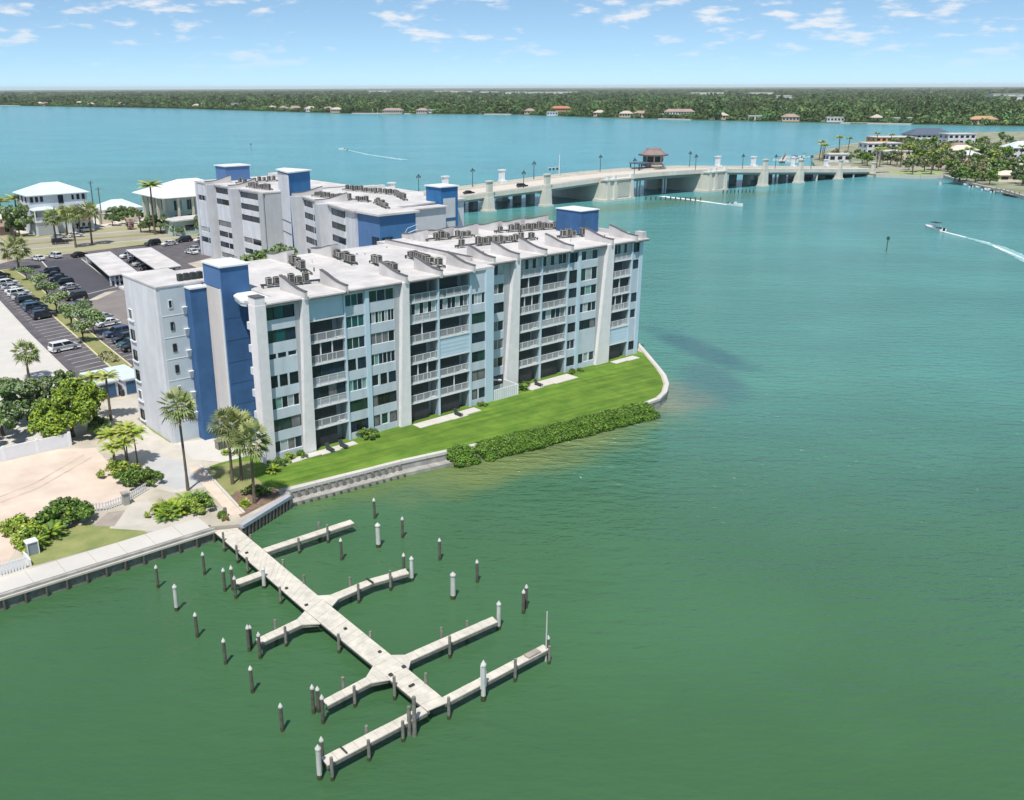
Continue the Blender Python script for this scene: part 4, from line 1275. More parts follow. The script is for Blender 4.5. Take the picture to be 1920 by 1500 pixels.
# ------------------------------------------------------------------ plants
def rand_dir():
    while True:
        v = Vector((rng.uniform(-1, 1), rng.uniform(-1, 1), rng.uniform(-1, 1)))
        if 0.05 < v.length < 1:
            return v.normalized()


def leaf_cloud(name, lobes, n, leaf, mats, seed=1, shell=0.55, up=0.5, weights=None, flat=0.0):
    """crown of separate leaf-clump faces spread through ellipsoid lobes (cx,cy,cz,rx,ry,rz)"""
    g = np.random.default_rng(seed)
    lob = np.array(lobes, float)
    vol = lob[:, 3] * lob[:, 4] * lob[:, 5]
    idx = g.choice(len(lob), n, p=vol / vol.sum())
    d = g.normal(size=(n, 3)); d /= np.linalg.norm(d, axis=1)[:, None]
    rad = shell + (1 - shell) * g.random(n) ** 0.6
    rad *= 1 + 0.16 * np.sin(d[:, 0] * 7 + idx * 1.3) * np.sin(d[:, 1] * 6 + 2) * np.sin(d[:, 2] * 5 + idx)
    c = lob[idx, :3] + d * lob[idx, 3:] * rad[:, None]
    nrm = d * 0.9 + g.normal(size=(n, 3)) * 0.55 + np.array([0, 0, up])
    nrm /= np.linalg.norm(nrm, axis=1)[:, None]
    t = np.cross(nrm, g.normal(size=(n, 3))); t /= np.linalg.norm(t, axis=1)[:, None]
    b = np.cross(nrm, t)
    s = leaf * (0.55 + 0.9 * g.random(n))[:, None]
    asp = (0.45 + 0.4 * g.random(n))[:, None]
    v = np.stack([c - t * s, c - b * s * asp + nrm * s * 0.15, c + t * s, c + b * s * asp + nrm * s * 0.15], axis=1).reshape(-1, 3)
    me = bpy.data.meshes.new(name)
    me.vertices.add(4 * n); me.vertices.foreach_set('co', v.ravel())
    me.loops.add(4 * n); me.loops.foreach_set('vertex_index', np.arange(4 * n, dtype=np.int32))
    me.polygons.add(n); me.polygons.foreach_set('loop_start', np.arange(0, 4 * n, 4, dtype=np.int32))
    for m in mats:
        me.materials.append(m)
    p = None if weights is None else np.array(weights) / sum(weights)
    me.polygons.foreach_set('material_index', g.choice(len(mats), n, p=p).astype(np.int32))
    me.update(calc_edges=True)
    me.validate()
    return me


def limb_mesh(name, trunk_h, r0, forks, m=bark, seed=1):
    g = random.Random(seed)
    mb = MB()
    mb.tube([(0, 0, -0.2), (g.uniform(-.1, .1), g.uniform(-.1, .1), trunk_h * 0.5), (g.uniform(-.2, .2), g.uniform(-.2, .2), trunk_h)], [r0 * 1.2, r0, r0 * 0.8], 8)
    for (x, y, zz) in forks:
        mb.tube([(0, 0, trunk_h * 0.8), (x * 0.45, y * 0.45, trunk_h + (zz - trunk_h) * 0.55), (x, y, zz)], [r0 * 0.6, r0 * 0.4, r0 * 0.14], 6)
    return mb.mesh(name, m)


def plant(name, label, cat, loc, crown, stem=None, rotz=0.0, scale=1.0, group=None, zs=None):
    t = thing(name, label, cat, loc, rotz, group)
    t.scale = (scale, scale, scale if zs is None else zs)
    link('crown' if 'tree' in name else 'foliage', crown, t, world=False)
    if stem:
        link('trunk' if 'tree' in name else 'stems', stem, t, world=False)
    return t


def fan_palm_meshes(name, n=46, R_=1.35, seed=1, mats=None, drop=0.35, petiole=0.9):
    """crown of fan leaves: each a petiole ending in a folded fan of drooping blades"""
    g = random.Random(seed)
    mb = MB(); dead = MB()
    for i in range(n):
        az = i * 2.39996 + g.uniform(-.25, .25)
        el = math.asin(max(-0.98, min(0.98, 1 - 1.62 * (i + 0.5) / n)))
        d = Vector((math.cos(az) * math.cos(el), math.sin(az) * math.cos(el), math.sin(el)))
        pl = petiole * g.uniform(0.8, 1.2)
        tip = d * pl * (1.15 if el > 0.5 else 1.0) + Vector((0, 0, -0.10 * pl))
        side = d.cross(Vector((0, 0, 1)))
        side = side.normalized() if side.length > 0.05 else Vector((1, 0, 0))
        nrm = side.cross(d).normalized()
        tgt = mb
        mi = 0 if el < 0.25 else (1 if g.random() < 0.55 else 0)
        if el < -0.42 and g.random() < 0.75:
            tgt = dead; mi = 0
        w = side * 0.025
        tgt.add([-w, w, tip + w, tip - w], [(0, 1, 2, 3)], mi)
        k = 11
        Rl = R_ * g.uniform(0.8, 1.1)
        tw = g.uniform(-0.5, 0.5)
        s2 = (side * math.cos(tw) + nrm * math.sin(tw)); n2 = d.cross(s2)
        for j in range(k):
            a = (j / (k - 1) - 0.5) * 3.5
            dirn = d * math.cos(a) + s2 * math.sin(a)
            dirn.normalize()
            perp = (s2 * math.cos(a) - d * math.sin(a)).normalized()
            ll = Rl * (0.62 + 0.38 * math.cos(a * 0.5))
            mid = tip + dirn * ll * 0.55 + n2 * 0.05
            end = tip + dirn * ll + Vector((0, 0, -drop * (0.35 if el > 0.35 else 1.0) * ll * g.uniform(0.5, 1.6)))
            wd = perp * (ll * 0.075)
            tgt.add([tip, mid + wd + n2 * 0.04, mid - wd - n2 * 0.02, end], [(0, 2, 1), (1, 2, 3)], mi)
    return mb.mesh(name, mats or [palm_g1, palm_g2]), (dead.mesh(name + '_dry', [palm_dead]) if dead.v else None)


def trunk_mesh(name, h_, r0=0.2, bend=0.25, seed=1, m=trunk_mat):
    g = random.Random(seed)
    a = g.uniform(0, 6.28)
    bx, by = bend * math.cos(a), bend * math.sin(a)
    pts = []; rr = []
    n = 9
    for i in range(n + 1):
        t = i / n
        pts.append((bx * t * t, by * t * t, -0.3 + (h_ + 0.3) * t)); rr.append(r0 * (1.25 - 0.35 * min(1, t * 4) + 0.1 * (i % 2)) * (1 - 0.2 * t))
    return MB().tube(pts, rr, 9).mesh(name, m), (bx, by)


def feather_palm_mesh(name, n=15, L_=2.2, seed=1, mats=None, rise=0.75, droop=1.25, lean=0.15):
    g = random.Random(seed)
    mb = MB()
    for i in range(n):
        az = i * 2.39996 + g.uniform(-.2, .2)
        e0 = rise * (1.25 - 0.9 * i / n) + g.uniform(-.1, .1)
        seg = 7
        p = Vector((0, 0, 0)); el = e0
        pts = [p.copy()]
        for j in range(seg):
            p = p + Vector((math.cos(az) * math.cos(el), math.sin(az) * math.cos(el), math.sin(el))) * (L_ * g.uniform(.9, 1.05) / seg)
            el -= droop / seg * (0.5 + j / seg)
            pts.append(p.copy())
        side = Vector((-math.sin(az), math.cos(az), 0))
        mi = 0 if g.random() < 0.5 else 1
        for j in range(seg):
            a, b = pts[j], pts[j + 1]
            d = (b - a).normalized(); upv = side.cross(d)
            if upv.z < 0:
                upv = -upv
            mb.add([a - side * .02, a + side * .02, b + side * .02, b - side * .02], [(0, 1, 2, 3)], mi)
            if j == 0:
                continue
            for q in (0.15, 0.6):
                base = a.lerp(b, q)
                ll = L_ * 0.27 * math.sin(math.pi * (0.12 + 0.83 * (j + q) / seg))
                for s_ in (-1, 1):
                    tip = base + side * s_ * ll * 0.85 + d * ll * 0.5 - upv * ll * 0.28
                    wv = d * 0.085 * L_ / 2
                    mb.add([base - wv, base + wv, tip], [(0, 1, 2)], mi)
    return mb.mesh(name, mats or [palm_g1, palm_y])


FAN = [fan_palm_meshes('fan_crown_a', 46, 1.0, 3, petiole=1.1), fan_palm_meshes('fan_crown_b', 42, 0.95, 11, petiole=1.05), fan_palm_meshes('fan_crown_c', 38, 1.0, 21, petiole=1.0)]
FAN_LO = [fan_palm_meshes('fan_crown_d', 26, 1.35, 5), fan_palm_meshes('fan_crown_e', 24, 1.3, 8)]
FEA = [feather_palm_mesh('feather_crown_a', 24, 2.3, 2), feather_palm_mesh('feather_crown_b', 22, 2.4, 9)]
FEA_Y = [feather_palm_mesh('areca_crown_a', 26, 2.1, 4, [palm_y, leaf_lime], 1.0, 1.7), feather_palm_mesh('areca_crown_b', 24, 2.0, 14, [palm_y, leaf_lime], 1.0, 1.8)]
TR_CACHE = {}


def palm(label, loc, h_, crown, r0=0.2, seed=1, group=None, cscale=1.0, name='palm_tree', rotz=None):
    t = thing(name, label, 'palm tree', loc, rng.uniform(0, 6.28) if rotz is None else rotz, group)
    tm, (bx, by) = trunk_mesh('palm_trunk', h_, r0, 0.02 * h_ + 0.1, seed)
    link('trunk', tm, t, world=False)
    live, dry = crown if isinstance(crown, tuple) else (crown, None)
    o = link('crown', live, t, world=False, loc=(bx, by, h_)); o.scale = (cscale,) * 3
    if dry:
        o2 = link('dry_fronds', dry, t, world=False, loc=(bx, by, h_)); o2.scale = (cscale,) * 3
    return t


palm('tall slender fan palm standing alone before the white end wall', (38.2, 96.5, G), 10.4, FAN[0], 0.17, 1, cscale=1.15)
palm('left palm of the three fan palms in front of the blue tower', (43.0, 94.8, G), 7.2, FAN[1], 0.19, 2, cscale=1.3)
palm('middle palm of the three fan palms in front of the blue tower', (44.4, 95.2, G), 6.7, FAN[2], 0.19, 3, cscale=1.3)
palm('right palm of the three fan palms, nearest the angled bulkhead', (42.5, 88.3, G), 7.6, FAN[1], 0.19, 4, cscale=1.3)
palm('fan palm beside the pale street on the left edge', (36.9, 154.5, G), 4.3, FAN[0], 0.22, 5, cscale=1.15)
palm('bushy golden fan palm in the island among the parked cars', (63.0, 256.0, G + .1), 5.4, FAN[1], 0.3, 6, cscale=2.1)
for i, (x, y, h_, lb) in enumerate([(84.6, 296.0, 9.0, 'leftmost tall fan palm on the road verge before the three storey house'), (86.0, 282.5, 11.2, 'middle tall fan palm on the road verge before the three storey house'),
                                    (91.2, 283.8, 11.6, 'rightmost tall fan palm on the road verge beside the white van'), (92.0, 309.0, 8.0, 'shorter fan palm right in front of the three storey house'),
                                    (97.0, 312, 7.6, 'fan palm beside the right bay of the three storey house')]):
    palm(lb, (x, y, G), h_ - 1.5, FAN_LO[i % 2], 0.3, 10 + i, cscale=1.65)
palm('tall dark feather palm beside the large house with the tent shaped roof', (113.8, 291.8, G), 15.0, FEA[0], 0.32, 20, cscale=2.0)
for i, (x, y, s_, lb) in enumerate([(83.0, 330.0, 1.6, 'dark palm behind the tree left of the three storey house'), (79.5, 333.0, 1.4, 'dark palm at the left edge behind the brown roof')]):
    palm(lb, (x, y, G), 10.0 - i, FEA[1], 0.3, 30 + i, cscale=1.7)
# areca clumps by the drive
for i, (x, y, h_, s_, lb) in enumerate([(34.6, 109.8, 3.6, 1.0, 'back left areca palm with arching yellow fronds beside the drive'), (35.7, 109.0, 3.9, 0.95, 'middle areca palm with arching yellow fronds beside the drive'),
                                        (36.7, 108.0, 3.8, 1.0, 'right areca palm with curled yellow fronds beside the drive'), (33.7, 107.4, 3.0, 0.9, 'low areca palm at the left of the yellow clump'), (35.2, 107.2, 3.2, 0.9, 'front areca palm in the middle of the yellow clump'), (36.2, 110.0, 4.2, 0.9, 'tallest areca palm at the back of the yellow clump')]):
    palm(lb, (x, y, G), h_, FEA_Y[i % 2], 0.1, 40 + i, cscale=s_)
for i, (x, y, h_, lb) in enumerate([(38.4, 127.5, 6.0, 'left of two slim palms with hanging thatch beside the drive'), (40.0, 126.3, 6.2, 'right of two slim palms with hanging thatch beside the drive')]):
    palm(lb, (x, y, G), h_, FEA[i], 0.2, 50 + i, cscale=0.9)

# big lime tree and its neighbours
def bumpy(base, n, seed, rmin=.5, rmax=1.0):
    """many small lobes over the surface of a few big ones: an uneven outline with gaps"""
    g = random.Random(seed)
    o_ = []
    for i in range(n):
        b_ = g.choice(base)
        while True:
            d = Vector((g.gauss(0, 1), g.gauss(0, 1), g.gauss(0.25, 1))).normalized()
            if d.z > -0.55:
                break
        q = g.uniform(.55, 1.08)
        r_ = g.uniform(rmin, rmax)
        o_.append((b_[0] + d.x * b_[3] * q, b_[1] + d.y * b_[4] * q, b_[2] + d.z * b_[5] * q, r_, r_, r_ * .8))
    return o_


lobes = [(0, 0, 4.6, 3.0, 2.8, 2.2), (-2.4, 0.6, 3.6, 2.4, 2.2, 1.9), (2.2, 0.3, 4.9, 2.3, 2.2, 1.8), (0.6, -1.6, 3.4, 2.3, 1.8, 1.6), (-3.3, -1.2, 2.4, 1.7, 1.6, 1.4), (1.0, 1.6, 5.8, 1.9, 1.9, 1.5), (3.4, 1.0, 4.2, 1.5, 1.5, 1.3)]
plant('leafy_tree', 'broad lime green tree overhanging the white garden wall', 'tree', (33.8, 123.2, G),
      leaf_cloud('lime_crown', bumpy(lobes, 115, 3, .55, 1.1), 22000, 0.18, [leaf_lime, leaf_mid, leaf_dark], 5, 0.25, weights=(6, 3, 2)),
      limb_mesh('lime_trunk', 2.2, 0.24, [(-2, .5, 3.4), (2, .2, 4.4), (.5, -1.4, 3.2), (0, 0, 4.8), (1, 1.4, 5.2)]))
lb2 = [(0, 0, 3.6, 2.8, 2.6, 2.0), (-2.6, 0.4, 3.2, 2.3, 2.2, 1.9), (2.4, 0.8, 3.8, 2.2, 2.0, 1.9), (-1, -1.8, 2.8, 2.2, 1.7, 1.6)]
cg = leaf_cloud('grey_crown', bumpy(lb2, 46, 4, .45, .95), 8000, 0.2, [leaf_grey, leaf_mid, leaf_dark], 6, 0.5, weights=(4, 3, 2))
tg = limb_mesh('grey_trunk', 1.8, 0.2, [(-2, .3, 3.0), (2, .6, 3.4), (0, 0, 3.6), (-.8, -1.4, 2.8)])
plant('leafy_tree', 'grey green tree at the left edge behind the white garden wall', 'tree', (26.6, 129.5, G), cg, tg, 0.4, 1.15)
plant('leafy_tree', 'darker grey green tree between the lime tree and the left edge', 'tree', (31.0, 134.0, G), cg, tg, 2.1, 1.05)
plant('leafy_tree', 'small grey green tree behind the lime tree by the street', 'tree', (36.2, 138.0, G), cg, tg, 3.6, 0.85)
dk1 = leaf_cloud('dark_crown', bumpy(lb2, 40, 5, .45, .95), 6000, 0.2, [leaf_dark, leaf_mid, leaf_grey], 7, 0.25, weights=(4, 2, 1))
plant('shade_bush', 'dark undergrowth bush at the right foot of the lime tree', 'bush', (36.8, 121.8, G - 1.0), dk1, None, 1.0, 0.55)
# shrubs by the drive and bulkhead
SHB = [(0, 0, 0.9, 1.3, 1.2, 1.0), (1.0, .3, 0.8, 1.0, 1.0, .8), (-.9, .2, .8, 1, 1, .8)]
cy = leaf_cloud('croton_foliage', bumpy(SHB, 26, 6, .25, .55), 2600, 0.13, [leaf_lime, palm_y, leaf_mid], 8, 0.4, weights=(3, 3, 2))
cdk = leaf_cloud('dark_foliage', bumpy(SHB, 26, 7, .25, .55), 2600, 0.13, [leaf_mid, leaf_dark, leaf_lime], 9, 0.4, weights=(4, 4, 1))
cst = MB().tube([(0, 0, -.2), (0.05, 0, .8)], [.06, .04], 5).mesh('shrub_stem', bark)
for (x, y, s_, cr, lb) in [(34.3, 104.6, 1.0, cy, 'yellow green shrub at the top of the drive border'), (34.0, 102.4, 1.05, cdk, 'dark green shrub in the middle of the drive border'),
                           (34.9, 101.0, 1.0, cdk, 'dark rounded shrub at the bottom right of the drive border'), (33.3, 106.6, 0.9, cy, 'low yellow green shrub beneath the areca clump'),
                           (35.9, 103.0, 0.7, cdk, 'small dark shrub on the right side of the drive border')]:
    plant('shrub', lb, 'shrub', (x, y, G), cr, cst, rng.uniform(0, 6), s_)
fanb = fan_palm_meshes('fan_bush', 34, 1.0, 31, [leaf_lime, palm_y], 0.3, 0.7)[0]
feab = feather_palm_mesh('cycad_bush', 26, 1.6, 33, [leaf_lime, leaf_mid], 0.9, 1.3)
feab2 = feather_palm_mesh('dark_cycad_bush', 26, 1.6, 35, [leaf_mid, leaf_dark], 0.9, 1.3)
for (x, y, s_, cr, lb) in [(33.3, 90.9, 1.05, feab, 'bright feathery palm bush at the left of the clump by the dock'), (34.6, 91.4, 1.15, feab, 'bright feathery palm bush in the middle of the clump by the dock'),
                           (33.9, 92.4, 1.0, fanb, 'yellow green fan bush at the back of the clump by the dock'), (36.2, 92.6, 1.15, feab, 'light green palm bush beside the tall palm trunk'),
                           (37.6, 92.4, 1.1, feab2, 'dark palm bush at the right of the clump beside the paver walk'), (37.2, 91.0, 0.95, cdk, 'dark leafy bush at the lower right of the clump by the dock'),
                           (35.4, 90.4, 0.9, cy, 'yellowish bush at the near edge of the clump by the dock'), (32.8, 92.7, 0.6, cy, 'orange yellow croton beside the picket fence'),
                           (37.9, 86.9, 0.45, cdk, 'small potted plant at the shore end of the dock')]:
    plant('palm_bush' if 'palm' in lb else 'shrub', lb, 'shrub', (x, y, G + (0.25 if cr in (feab, feab2, fanb) else 0)), cr, cst, rng.uniform(0, 6), s_)
for (x, y, s_, cr, lb) in [(20.3, 95.6, 1.2, cy, 'light green bush at the upper left of the lot corner hedge'), (20.2, 93.3, 1.1, feab, 'feathery bush at the lower left of the lot corner hedge'),
                           (22.2, 94.6, 1.2, feab, 'light feathery palm bush in front of the dark hedge'), (22.9, 96.6, 1.2, cdk, 'dark bush behind the feathery palm bush'),
                           (24.6, 97.3, 1.25, cdk, 'dark glossy bush in the middle of the lot corner hedge'), (26.1, 97.0, 1.1, cdk, 'dark bush at the right end of the lot corner hedge'),
                           (19.4, 97.2, 0.9, cy, 'yellowish bush beside the sand at the far left of the hedge')]:
    plant('palm_bush' if 'palm' in lb else 'shrub', lb, 'shrub', (x, y, G + (0.25 if cr in (feab, feab2, fanb) else 0)), cr, cst, rng.uniform(0, 6), s_ * 1.05)
# plants under the three palms and along the facade
for (x, y, s_, cr, lb) in [(43.6, 90.4, 0.7, cdk, 'dark undergrowth below the three fan palms'), (44.6, 89.6, 0.6, feab2, 'dark spiky palm bush near the angled bulkhead'), (41.3, 88.4, 0.5, fanb, 'small yellow green fan bush beside the paver walk'),
                           (48.4, 95.0, 0.8, feab, 'light green palm bush at the left end of the lawn'), (49.8, 96.2, 0.6, cdk, 'dark leafy shrub beside the first patio'), (51.8, 96.9, 0.55, cy, 'yellow green shrub before the first ground floor windows'),
                           (53.6, 97.0, 0.5, cdk, 'low dark shrub against the first buttress'), (63.6, 97.2, 0.75, cdk, 'dark green shrub on the lawn before the second window bay'), (64.8, 97.3, 0.6, cdk, 'smaller dark shrub beside the thin pilaster'),
                           (93.9, 99.0, 0.8, feab2, 'dark palm bush at the foot of the right wing buttress'), (95.0, 99.6, 0.55, cdk, 'dark shrub beside the right wing patio'), (106.0, 100.0, 0.45, cdk, 'small dark shrub between the right wing patios'),
                           (107.8, 99.9, 0.35, cdk, 'tiny dark shrub below the narrow right wing windows'), (122.9, 102.4, 0.9, cdk, 'dark hedge bush at the right corner of the block'), (123.5, 103.8, 0.9, cdk, 'second hedge bush at the right corner of the block'),
                           (84.0, 97.0, 0.4, cdk, 'small shrub in the inner corner of the two wings'), (46.6, 104.0, 0.5, feab, 'small green palm bush beside the blue stair strip')]:
    plant('palm_bush' if 'palm bush' in lb else 'shrub', lb, 'shrub', (x, y, G + (0.2 if cr in (feab, feab2, fanb) else -.1)), cr, cst, rng.uniform(0, 6), s_)
# mangrove hedge on the water side of the wall
def hedge_mesh(pts, seed, n, leaf=0.115):
    lob = []
    g = random.Random(seed)
    for i in range(len(pts) - 1):
        a, b = Vector(pts[i]), Vector(pts[i + 1])
        k = max(1, int((b - a).length / 0.8))
        for j in range(k):
            p = a.lerp(b, j / k)
            lob.append((p.x, p.y + .15, 1.15 + g.uniform(-.05, .2), 0.9, 0.95 + g.uniform(-.1, .2), 0.85))
            lob.append((p.x + g.uniform(-.2, .2), p.y - .8, 0.95 + g.uniform(-.1, .2), 0.85, 0.9, 0.8))
            lob.append((p.x + g.uniform(-.2, .2), p.y - 1.5 + g.uniform(-.3, .2), 0.4 + g.uniform(-.1, .2), 0.8, 0.8, 0.7))
    return leaf_cloud('hedge_leaves', lob, n, leaf, [leaf_hedge, leaf_hedge2, leaf_mid], seed, 0.45, 0.6, weights=(5, 3, 2))
hd = thing('mangrove_hedge', 'long bright green clipped hedge growing in the water along the seawall', 'hedge', (88, 83, 0))
link('foliage', hedge_mesh([(73.6, 85.2), (80, 84.4), (90, 83.2), (98, 82.2), (103.5, 81.7)], 3, 90000), hd)
hd = thing('mangrove_hedge', 'short dark clump of hedge at the left end of the long seawall hedge', 'hedge', (70.8, 85, 0))
link('foliage', hedge_mesh([(69.4, 86.0), (72.4, 85.5)], 4, 9000), hd)
# ------------------------------------------------------------------ cars
def car_meshes(kind):
    """local frame: x forward, z up; returns list of (part name, mesh, paint?)"""
    if kind == 'sedan':
        Lh, w, prof = 2.3, 0.9, [(-2.3, .32), (-2.32, .62), (-2.2, .88), (-1.5, .97), (1.0, .95), (1.9, .84), (2.25, .68), (2.3, .34)]
        cab, wheels, wr = (-1.75, -1.0, 0.35, 1.15, .95, 1.42), 1.38, .33
    elif kind == 'suv':
        Lh, w, prof = 2.35, 0.95, [(-2.35, .36), (-2.38, .75), (-2.3, 1.05), (1.0, 1.06), (2.05, .98), (2.32, .78), (2.36, .38)]
        cab, wheels, wr = (-2.28, -2.05, 0.35, 1.15, 1.05, 1.72), 1.42, .38
    else:
        Lh, w, prof = 2.55, 0.98, [(-2.55, .34), (-2.58, .8), (-2.5, 1.1), (1.3, 1.08), (2.2, .96), (2.5, .72), (2.55, .36)]
        cab, wheels, wr = (-2.45, -2.3, 0.75, 1.75, 1.09, 1.80), 1.52, .36
    out_ = []
    mb = MB()
    n = len(prof)
    rows = []
    for s_, ins in ((-1, 0.12), (-1, 0.0), (1, 0.0), (1, 0.12)):
        rows.append([(x * (0.97 if ins else 1), s_ * (w - ins), zz + (0.02 if ins == 0 else (0.05 if zz > .5 else 0))) for x, zz in prof])
    vs = [p for row in rows for p in row]
    fs = [tuple(range(n)), tuple(range(3 * n, 4 * n))[::-1]]
    for q in range(3):
        for i in range(n):
            j = (i + 1) % n
            fs.append((q * n + j, q * n + i, (q + 1) * n + i, (q + 1) * n + j))
    mb.add(vs, fs)
    out_.append(('body', mb.mesh('car_body', rubber), True))
    x0, x1, x2, x3, zb, zt = cab
    mb = MB()
    mb.hexa([(x0, -w * .92, zb), (x3, -w * .92, zb), (x3, w * .92, zb), (x0, w * .92, zb)], [(x1, -w * .74, zt), (x2, -w * .74, zt), (x2, w * .74, zt), (x1, w * .74, zt)])
    out_.append(('windows', mb.mesh('car_windows', glass_car), False))
    mb = MB()
    mb.hexa([(x1 - .06, -w * .77, zt - .02), (x2 + .08, -w * .77, zt - .02), (x2 + .08, w * .77, zt - .02), (x1 - .06, w * .77, zt - .02)],
            [(x1 + .04, -w * .68, zt + .06), (x2 - .06, -w * .68, zt + .06), (x2 - .06, w * .68, zt + .06), (x1 + .04, w * .68, zt + .06)])
    for s_ in (-1, 1):      # pillars
        for xb, xt in ((x0, x1), ((x0 + x3) / 2, (x1 + x2) / 2), (x3, x2)):
            mb.hexa([(xb - .06, s_ * w * .93 - .03, zb), (xb + .06, s_ * w * .93 - .03, zb), (xb + .06, s_ * w * .93 + .02, zb), (xb - .06, s_ * w * .93 + .02, zb)],
                    [(xt - .06, s_ * w * .75 - .03, zt), (xt + .06, s_ * w * .75 - .03, zt), (xt + .06, s_ * w * .75 + .02, zt), (xt - .06, s_ * w * .75 + .02, zt)])
    out_.append(('roof', mb.mesh('car_roof', rubber), True))
    for sx in (-1, 1):
        for sy in (-1, 1):
            mb = MB()
            ring = [(sx * wheels + wr * math.cos(k * math.pi / 6), wr + wr * math.sin(k * math.pi / 6)) for k in range(12)]
            y0, y1 = sy * (w - .2), sy * (w + .015)
            mb.add([(a, y0, b) for a, b in ring] + [(a, y1, b) for a, b in ring], [(i, (i + 1) % 12, 12 + (i + 1) % 12, 12 + i) for i in range(12)] + [tuple(range(12, 24))])
            hub = [(sx * wheels + wr * .6 * math.cos(k * math.pi / 6), wr + wr * .6 * math.sin(k * math.pi / 6)) for k in range(12)]
            mb.add([(a, y1 + sy * .008, b) for a, b in hub], [tuple(range(12))], 1)
            out_.append(('wheel', mb.mesh('car_wheel', [rubber, chrome]), False))
    for sy in (-1, 1):
        out_.append(('headlight', MB().box(Lh - .12, Lh + .01, sy * w * .72 - .16, sy * w * .72 + .16, .58, .72).mesh('headlight', lampglass), False))
        out_.append(('tail_light', MB().box(-Lh - .03, -Lh + .1, sy * w * .76 - .12, sy * w * .76 + .12, .66, .84).mesh('tail_light', tail_red), False))
    return out_


CARM = {k: car_meshes(k) for k in ('sedan', 'suv', 'van')}
PAINT = {n: mat('car paint ' + n, c, 0.3, 0.04, 1, spec=0.5, coat=0.5) for n, c in dict(
    white=(0.78, 0.79, 0.80), black=(0.012, 0.013, 0.015), dark=(0.035, 0.04, 0.055), grey=(0.16, 0.17, 0.18), silver=(0.46, 0.48, 0.50), blue=(0.05, 0.09, 0.17), red=(0.25, 0.03, 0.03), green=(0.04, 0.10, 0.11)).items()}


def car(kind, paint, x, y, ang, label, z_=G + 0.04, group=None):
    t = thing('parked_car' if group != 'cars driving over the bridge' else 'car', label, 'van' if kind == 'van' else 'car', (x, y, z_), R(ang), group)
    for nm, me, p in CARM[kind]:
        o = link(nm, me, t, world=False)
        if p:
            o.material_slots[0].link = 'OBJECT'
            o.material_slots[0].material = PAINT[paint]
    return t


GP = 'cars parked around the lot'
stall = lambda y: (43.4 + (y - 149) * 0.088 + 3.1)
car('van', 'white', 46.9, 168.4, 8, 'white minivan parked alone in the nearly empty stall row', group=GP)
for i, (y, k, p, lb) in enumerate([(196.5, 'suv', 'dark', 'dark blue grey car at the near end of the left stall row'), (200.4, 'sedan', 'black', 'second dark car from the near end of the left stall row'),
                                   (205.0, 'suv', 'blue', 'third car, navy, in the left stall row'), (209.0, 'sedan', 'green', 'fourth car, dark teal with dark glass, in the left stall row'), (213.2, 'suv', 'black', 'fifth car, black, in the left stall row'),
                                   (218.0, 'sedan', 'silver', 'silver car midway along the left stall row'), (222.4, 'suv', 'white', 'white sport utility car in the left stall row'), (226.6, 'sedan', 'white', 'white sedan after the white sport utility car in the left stall row'),
                                   (231.0, 'sedan', 'silver', 'silver sedan near the far end of the left stall row'), (236.0, 'suv', 'white', 'far white car in the left stall row'), (241.5, 'sedan', 'black', 'black sedan near the far end of the left stall row'), (247.5, 'suv', 'black', 'last black car of the left stall row')]):
    car(k, p, stall(y) + 1.0, y, 8 + rng.uniform(-3, 3), lb, group=GP)
for x, y, k, p, a, lb in [(61.0, 202.8, 'sedan', 'grey', 187, 'grey hatchback behind the island trees'), (62.4, 210.0, 'suv', 'black', 187, 'black car on the inner side of the island'), (64.8, 222.0, 'sedan', 'silver', 187, 'silver sedan on the inner side of the island'),
                          (65.2, 227.6, 'suv', 'black', 187, 'black sport utility car beside the fresh asphalt'), (66.2, 235.0, 'sedan', 'dark', 187, 'dark sedan beside the fresh asphalt'), (66.6, 239.5, 'sedan', 'black', 187, 'black sedan behind the dark sedan beside the fresh asphalt'),
                          (67.2, 244.4, 'suv', 'dark', 187, 'dark car beside the golden palm'), (71.0, 267.5, 'sedan', 'white', 110, 'white sedan at the far corner of the fresh asphalt'), (75.8, 268.4, 'suv', 'white', 105, 'white pickup sized car at the far edge of the fresh asphalt'),
                          (56.6, 160.6, 'suv', 'black', 187, 'nearest dark car of the row beside the white end wall'), (57.0, 163.8, 'sedan', 'green', 187, 'second car of the row beside the white end wall'), (57.3, 167.2, 'suv', 'dark', 187, 'third car of the row beside the white end wall'),
                          (57.8, 172.6, 'suv', 'blue', 187, 'navy car with bright windscreen in the row beside the white end wall'), (59.3, 181.6, 'sedan', 'white', 187, 'white car under the grey green tree'), (59.9, 187.0, 'sedan', 'silver', 187, 'silver car under the grey green tree'),
                          (81.5, 265.6, 'sedan', 'black', 20, 'black car crossing beside the first carport'), (104.8, 271.4, 'suv', 'black', 190, 'black car at the far edge of the lot beyond the second carport'), (108.6, 268.2, 'sedan', 'white', 190, 'white car beside the black car at the far edge of the lot'),
                          (114.6, 271.6, 'suv', 'dark', 190, 'large dark car below the big pale house'), (118.2, 263.6, 'suv', 'black', 190, 'black car near the corner of the distant block'), (110.2, 254.4, 'sedan', 'silver', 100, 'silver sedan in the lot before the distant block'),
                          (107.4, 249.8, 'sedan', 'white', 100, 'white sedan in the lot before the distant block'), (119.0, 268.8, 'sedan', 'white', 190, 'white car beside the corner of the distant block'),
                          (91.4, 255.0, 'suv', 'white', 187, 'white car between the two carports'), (90.2, 247.0, 'sedan', 'dark', 187, 'dark sedan between the two carports'), (89.3, 240.5, 'suv', 'silver', 187, 'silver car between the two carports near their middle'),
                          (88.4, 233.0, 'sedan', 'black', 187, 'black sedan between the near ends of the two carports')]:
    car(k, p, x, y, a + rng.uniform(-4, 4), lb, group=GP)
